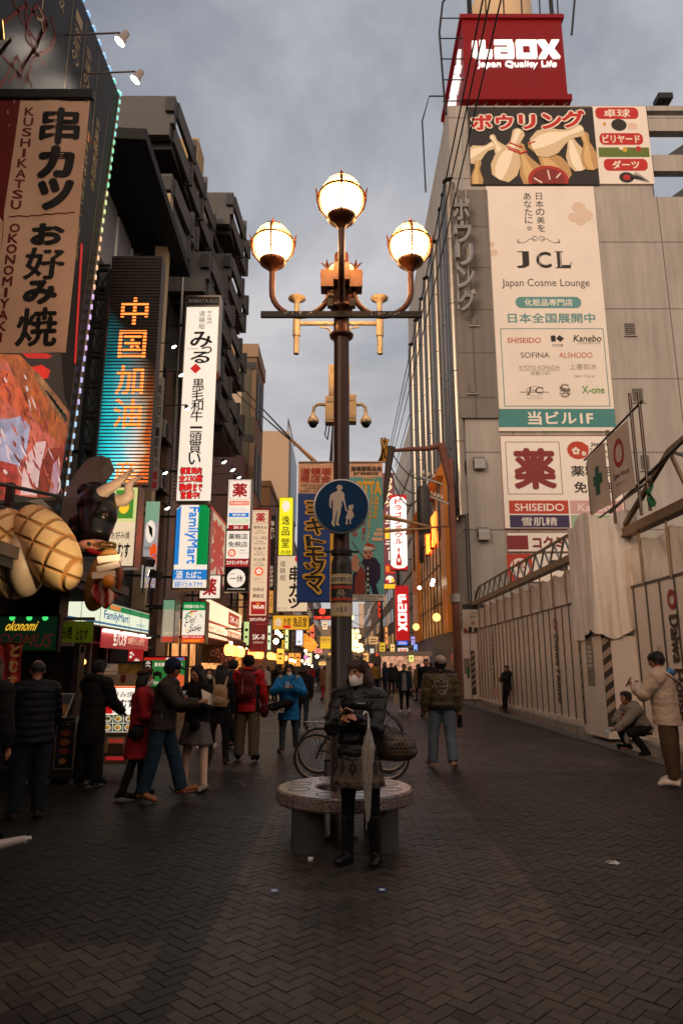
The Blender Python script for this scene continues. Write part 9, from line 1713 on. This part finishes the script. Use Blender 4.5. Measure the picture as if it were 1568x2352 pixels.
 person('person in tan coat and red trousers half hidden by the notice board', G(746, 1608), (-.5, .8), 1.58, top=dict(m=cloth((.22, .1, .04)), th=.03, hem=-.25), bottom=(cloth((.35, .02, .02)), .07, .06, .02), shoes=(BLKC, BLKC), hair=('bob', None), vox=.016)
 # tip of a folded white umbrella poking in from the left edge
 t = thing('umbrella', 'blurred white umbrella tip poking in from the left edge', 'umbrella', P(20, 1936, 2.6)); b = MB(); b.tube([(-.35, 0, -.09), (-.1, 0, -.025), (.06, 0, .012)], [.035, .024, .013], mat('#a89a96', .4), 12); b.build('canopy', t); b = MB(); b.tube([(.06, 0, .012), (.078, 0, .017)], [.008, .006], mat('#c9c0ba', .3), 8); b.build('ferrule', t)
left_people()
# ------------------------------------------------------------ people on the right
def right_people():
 ol = cloth((.062, .048, .018), .5, var=.15, spec=.5, bump=.3, bs=50); rb = cloth((.012, .009, .008))
 J = person('man in olive bomber jacket with back emblem, cream cap and jeans', G(1017, 1764), (.05, 1), 1.69, head=(18, -12), ra=(2, 13, 12), la=(0, 13, 14), rl=(-6, 5, 14, -12), ll=(3, 6, 0, 0), top=dict(m=ol, th=.045, hem=-.04, flare=.97, wr=.012, ws=8, sl=1.02, name='bomber_jacket', paint=lambda c, pel, shc, k: rb if c.z < pel.z+.03 and abs(c.x) < .2 and abs(c.y) < .2 and c.z > pel.z-.1 or c.z > shc.z+.045 else ol), bottom=(DEN, .086, .082, .02), shoes=(mat((.3, .18, .12), .6), SOLE), hair=('short', None), hat=('cap', mat('#a8948a', .8, var=.2, vs=20)), fat=1.1, mask=MASK)
 wt, bk = mat('#a59a8c', .6), mat((.02, .016, .012), .7); cz = J['shc'].z-.16
 it = [('p', [(50, 0), (62, 12), (88, 14), (82, 34), (82, 62), (70, 84), (50, 100), (30, 84), (18, 62), (18, 34), (12, 14), (38, 12)], wt), ('p', [(50, 5), (60, 15), (83, 18), (78, 34), (78, 62), (67, 81), (50, 95), (33, 81), (22, 62), (22, 34), (17, 18), (40, 15)], bk), ('r', 0, 35, 100, 62, wt), ('r', 2.5, 38, 97.5, 59, bk), ('t', 'MOTOR', 28, 19, 72, 32, wt, {'b': .02}), ('t', 'HARLEY-DAVIDSON', 5, 41, 95, 56, wt, {'b': .02}), ('t', 'CYCLES', 28, 66, 72, 80, wt, {'b': .02})]
 decal(J, it, (0, 0, 100, 100), .30, .25, 0, cz, 'back_emblem')
 b = MB(); b.box(-.33, -.25, -.12, -.02, .60, .80, BLKC); tag(b.build('pouch_bag', loc=J['root'].location, rz=J['rz'], bevel=.02), 'black pouch hanging from the hand of the man in olive jacket', 'bag')
 gs = cloth((.22, .2, .2)); nv = cloth((.012, .02, .03))
 J = person('young man in grey shirt and dark open jacket walking towards us', G(929, 1637), (-.05, -1), 1.62, rl=(10, 3, 6, 0), ll=(-12, 3, 10, -14), ra=(-4, 8, 12), la=(4, 8, 12), under=(gs, .168, -.14), top=dict(m=nv, th=.022, hem=-.12, paint=None), bottom=(BLKC, .062, .05, .03), shoes=(WHT, SOLE), hair=('short', HAIRBR), vox=.013)
 b = MB(); b.box(-.07, .07, -.175, -.165, J['pel'].z-.1, J['shc'].z-.05, gs); b.add([(-.09, -.17, J['pel'].z-.14), (.09, -.17, J['pel'].z-.14), (.05, -.16, J['shc'].z), (-.05, -.16, J['shc'].z)], [(0, 1, 2, 3)], gs); b.build('shirt_front', J['root'])
 b = MB(); b.box(-.36, -.24, -.03, .03, .28, .62, mat('#b59872', .8, var=.15)); b.tube([(-.33, 0, .62), (-.31, 0, .76), (-.27, 0, .62)], .008, mat('#b59872'), 5); tag(b.build('tote_bag', loc=J['root'].location, rz=J['rz'], bevel=.015), 'beige tote bag carried by the young man in grey shirt', 'bag')
 person('tall man in black looking up behind the olive jacket', V((P(978, 1530, 22).x, 22, 0)), (-.1, -1), 1.77, head=(0, -12), ra=(0, 6, 10), la=(0, 6, 10), top=dict(m=BLKC, th=.025, hem=-.12), bottom=(BLKC, .07, .06, .02), shoes=(BLKC, SOLE), hair=('short', None), vox=.013)
 J = person('woman in dark coat leaning on the pale hoarding', G(1166, 1629), (-.9, -.35), 1.58, lean=-4, ra=dict(w=(-.1, -.2, 1.05), h=(-1, .3, -.7)), la=dict(w=(-.08, -.22, 1.1), h=(1, .3, -.7)), rl=(10, 2, 4, 0), ll=(14, 2, 6, 0), top=dict(m=cloth((.013, .014, .018)), th=.035, hem=-.2, hood=True), bottom=(BLKC, .062, .055, .02), shoes=(BLKC, BLKC), hair=('short', None), skin=SKIN, vox=.014)
 b = MB(); b.prism([(-.16, -.19), (.13, -.2), (.16, .12), (-.13, .15)], -.04, .04, mat('#b98f86', .7, var=.3, vs=14)); b.prism([(-.05, .13), (.0, .24), (.06, .13), (.05, .13), (0, .22), (-.04, .13)], -.005, .005, WHT); tag(b.build('shopping_bag', loc=P(1135, 1588, J['root'].location.y-.1)), 'pale printed shopping bag held by the woman at the hoarding', 'bag')
 hd = cloth((.20, .16, .14), .9, var=.12)
 J = person('man in grey hoodie crouching by the hoarding with phone and cigarette', G(1484, 1733), (-1, -.25), 1.68, lean=32, head=(0, -6), ra=dict(w=(-.03, -.40, .62), h=(-.7, .3, .2), curl=50, d=(.1, -.25, .9)), la=dict(w=(.0, -.62, .40), h=(.6, .3, -1), curl=40, d=(-.1, -.95, .1)), rl=(98, 12, 128, 0), ll=(88, 14, 124, 0), top=dict(m=hd, th=.035, hem=-.02, flare=1.0, hood=True, wr=.012, ws=8), bottom=(BLKC, .09, .06, .0), shoes=(BLKC, BLKC), hair=('short', None), skin=SKIN2, fat=1.05)
 phone('phone held out by the crouching man in grey hoodie', W_(J, (.0, -.74, .42)), (R(-60), 0, J['rz']), scr=.1); b = MB(); q = W_(J, (.0, -.62, .28)); b.ell((0, 0, 0), (.06, .05, .13), mat('#a39690', .5), 12, 8); b.tube([(0, 0, .1), (-.02, 0, .17)], .008, WHT, 5); tag(b.build('plastic_bag', loc=W_(J, (-.1, -.3, .3))), 'small white plastic bag on the knees of the crouching man', 'bag')
 wc = mat('#b39a88', .55, var=.1, vs=6, bump=.4, bs=20)
 J = person('man in cream windbreaker with blue hood lining looking at his phone', G(1546, 1806), (-.75, .55), 1.74, head=(14, 20), lean=4, ra=dict(w=(-.1, -.30, 1.28), h=(-1, .4, -.8), curl=50, d=(.3, -.6, .5)), la=dict(w=(.03, -.36, 1.27), h=(1, .4, -.8), curl=50, d=(-.2, -.7, .5)), rl=(0, 4, 0, 0), ll=(-2, 4, 2, 0), top=dict(m=wc, th=.048, hem=-.16, flare=1.06, wr=.008, ws=8, name='windbreaker'), bottom=(cloth((.075, .04, .022), .85), .1, .07, .08), shoes=(mat('#d6c3b4', .6, var=.15, vs=30), mat('#e6dccf', .6)), hair=('short', None), skin=SKIN2, fat=1.08)
 sc = J['shc']; b = MB(); b.tube([sc+V((-.16, -.02, .06)), sc+V((-.14, .1, .03)), sc+V((0, .19, -.07)), sc+V((.14, .1, .03)), sc+V((.16, -.02, .06))], [.03, .045, .05, .045, .03], wc, 12, flat=.6); b.ell(sc+V((0, .12, .035)), (.125, .075, .06), mat((.02, .13, .3), .6), 16, 9); b.build('hood', J['root'])
 b = MB(); M = J['Mh']
 for s_ in (-1, 1): b.tube([M @ V((s_*.033+.022*cos(a), -.1, .004+.018*sin(a))) for a in [2*pi*i/14 for i in range(15)]], .0025, BLACK, 5); b.tube([M @ V((s_*.055, -.1, .008)), M @ V((s_*.078, .0, .01))], .0025, BLACK, 5)
 b.build('glasses', J['root']); phone('phone held by the man in cream windbreaker', W_(J, (-.03, -.46, 1.33)), (R(-30), 0, J['rz'])); b = MB(); b.box(-.19, -.15, -.06, .06, J['pel'].z-.44, J['pel'].z-.28, cloth((.07, .038, .02))); b.build('cargo_pocket', J['root'])
right_people()
# ------------------------------------------------------------ the crowd further down
def crowd():
 base = []
 for k, (top, bot, hair, hm, rl, ll, fc) in enumerate(((-.12, .065, 'short', None, (10, 3, 4, 0), (-10, 3, 10, -12), (0, -1)), (-.3, .06, 'long', None, (-3, 3, 2, 0), (4, 3, 2, 0), (0, 1)), (-.16, .07, 'bob', HAIRBR, (6, 4, 2, 0), (-8, 3, 8, -8), (.8, -.5)), (-.08, .07, 'short', None, (0, 4, 0, 0), (0, 5, 0, 0), (-.6, .8)))):
  base.append(person('tmp', V((0, 0, 0)), fc, 1.66, top=dict(m=BLKC, th=.03, hem=top, flare=1.08), bottom=(NAVY, bot, bot*.85, .02), shoes=(BLKC, BLKC), hair=(hair, hm), vox=.02, hands=False, face=k != 1 and k != 3)['root'])
 C_ = dict(black=cloth((.012, .012, .014)), navy=cloth((.015, .022, .04)), tan=cloth((.2, .12, .06)), brown=cloth((.08, .045, .03)), grey=cloth((.12, .115, .11)), white=cloth((.45, .4, .37)), red=cloth((.3, .02, .02)), green=cloth((.04, .06, .035)), beige=cloth((.3, .22, .16)), ochre=cloth((.25, .13, .03)))
 L_ = [(812, 1590, 1523, 'brown', 0, 'dark brown coat figure just right of the main woman at the crowd edge'), (845, 1593, 1526, 'navy', 1, 'navy clad figure standing left of the ochre jacket'), (862, 1597, 1522, 'ochre', 3, 'figure in ochre jacket in the right crowd'), (884, 1600, 1520, 'navy', 2, 'figure in dark blue jacket right of the ochre jacket'), (899, 1598, 1523, 'black', 0, 'black clad figure behind the dark blue jacket'), (908, 1588, 1528, 'black', 1, 'long haired black figure left of the grey shirt'), (942, 1600, 1530, 'beige', 2, 'figure in pale hooded coat behind the grey shirt'), (962, 1612, 1524, 'tan', 1, 'long haired figure in tan and black right of the grey shirt'), (830, 1578, 1524, 'black', 3, 'small black figure behind the navy clad figure'), (873, 1578, 1526, 'grey', 0, 'small grey figure deep in the right crowd'), (918, 1576, 1527, 'brown', 3, 'small brown figure deep in the right crowd'), (952, 1580, 1527, 'navy', 0, 'small navy figure before the white stall'), (990, 1596, 1522, 'black', 3, 'dark figure beside the orange shop entrance'),
   (597, 1600, 1530, 'black', 2, 'dark figure near the far left stall lights'), (640, 1590, 1535, 'grey', 3, 'grey figure between white top and blue parka'), (716, 1580, 1532, 'red', 0, 'figure in red top under the far bulbs'), (734, 1576, 1533, 'navy', 1, 'navy figure far left of the notice board'), (728, 1566, 1533, 'black', 3, 'tiny black figure in the far lane left of the notice board'), (706, 1568, 1533, 'beige', 2, 'tiny beige figure in the far lane behind the dark coat'), (741, 1586, 1534, 'brown', 0, 'brown figure right beside the notice board'), (800, 1574, 1530, 'grey', 2, 'tiny grey figure between lamp post and main woman'), (854, 1570, 1530, 'tan', 3, 'tiny tan figure in the far lane right of the lamp'), (893, 1568, 1530, 'white', 0, 'tiny pale figure in the far lane on the right'), (580, 1588, 1533, 'brown', 1, 'brown figure at the drugstore counter behind the red jacket'), (548, 1620, 1532, 'navy', 2, 'navy figure beneath the blossom garland'), (650, 1602, 1533, 'navy', 0, 'navy figure behind the left shoulder of the blue parka')]
 cnt = 0
 for x, y, yt, c, k, lab in L_:
  g = G(x, y); h = P(x, yt, g.y).z; o = base[k] if all(b_ is not None for b_ in base) and not base[k].get('used') else copy_tree(base[k]); base[k]['used'] = 1
  o.location = g; o['label'] = lab; o['group'] = 'passers-by far down the street'; s_ = max(.85, min(1.08, h/1.66)); o.scale = (s_, s_, s_); o.rotation_euler.z += random.uniform(-.5, .5)
  for ch in o.children:
   if ch.name.startswith(('jacket', 'coat')): ch.material_slots[0].link = 'OBJECT'; ch.material_slots[0].material = C_[c]
 for b_ in base:
  if 'used' in b_: del b_['used']
 for o in bpy.data.objects:
  if 'used' in o: del o['used']
crowd()
bpy.data.scenes.remove(_TS)
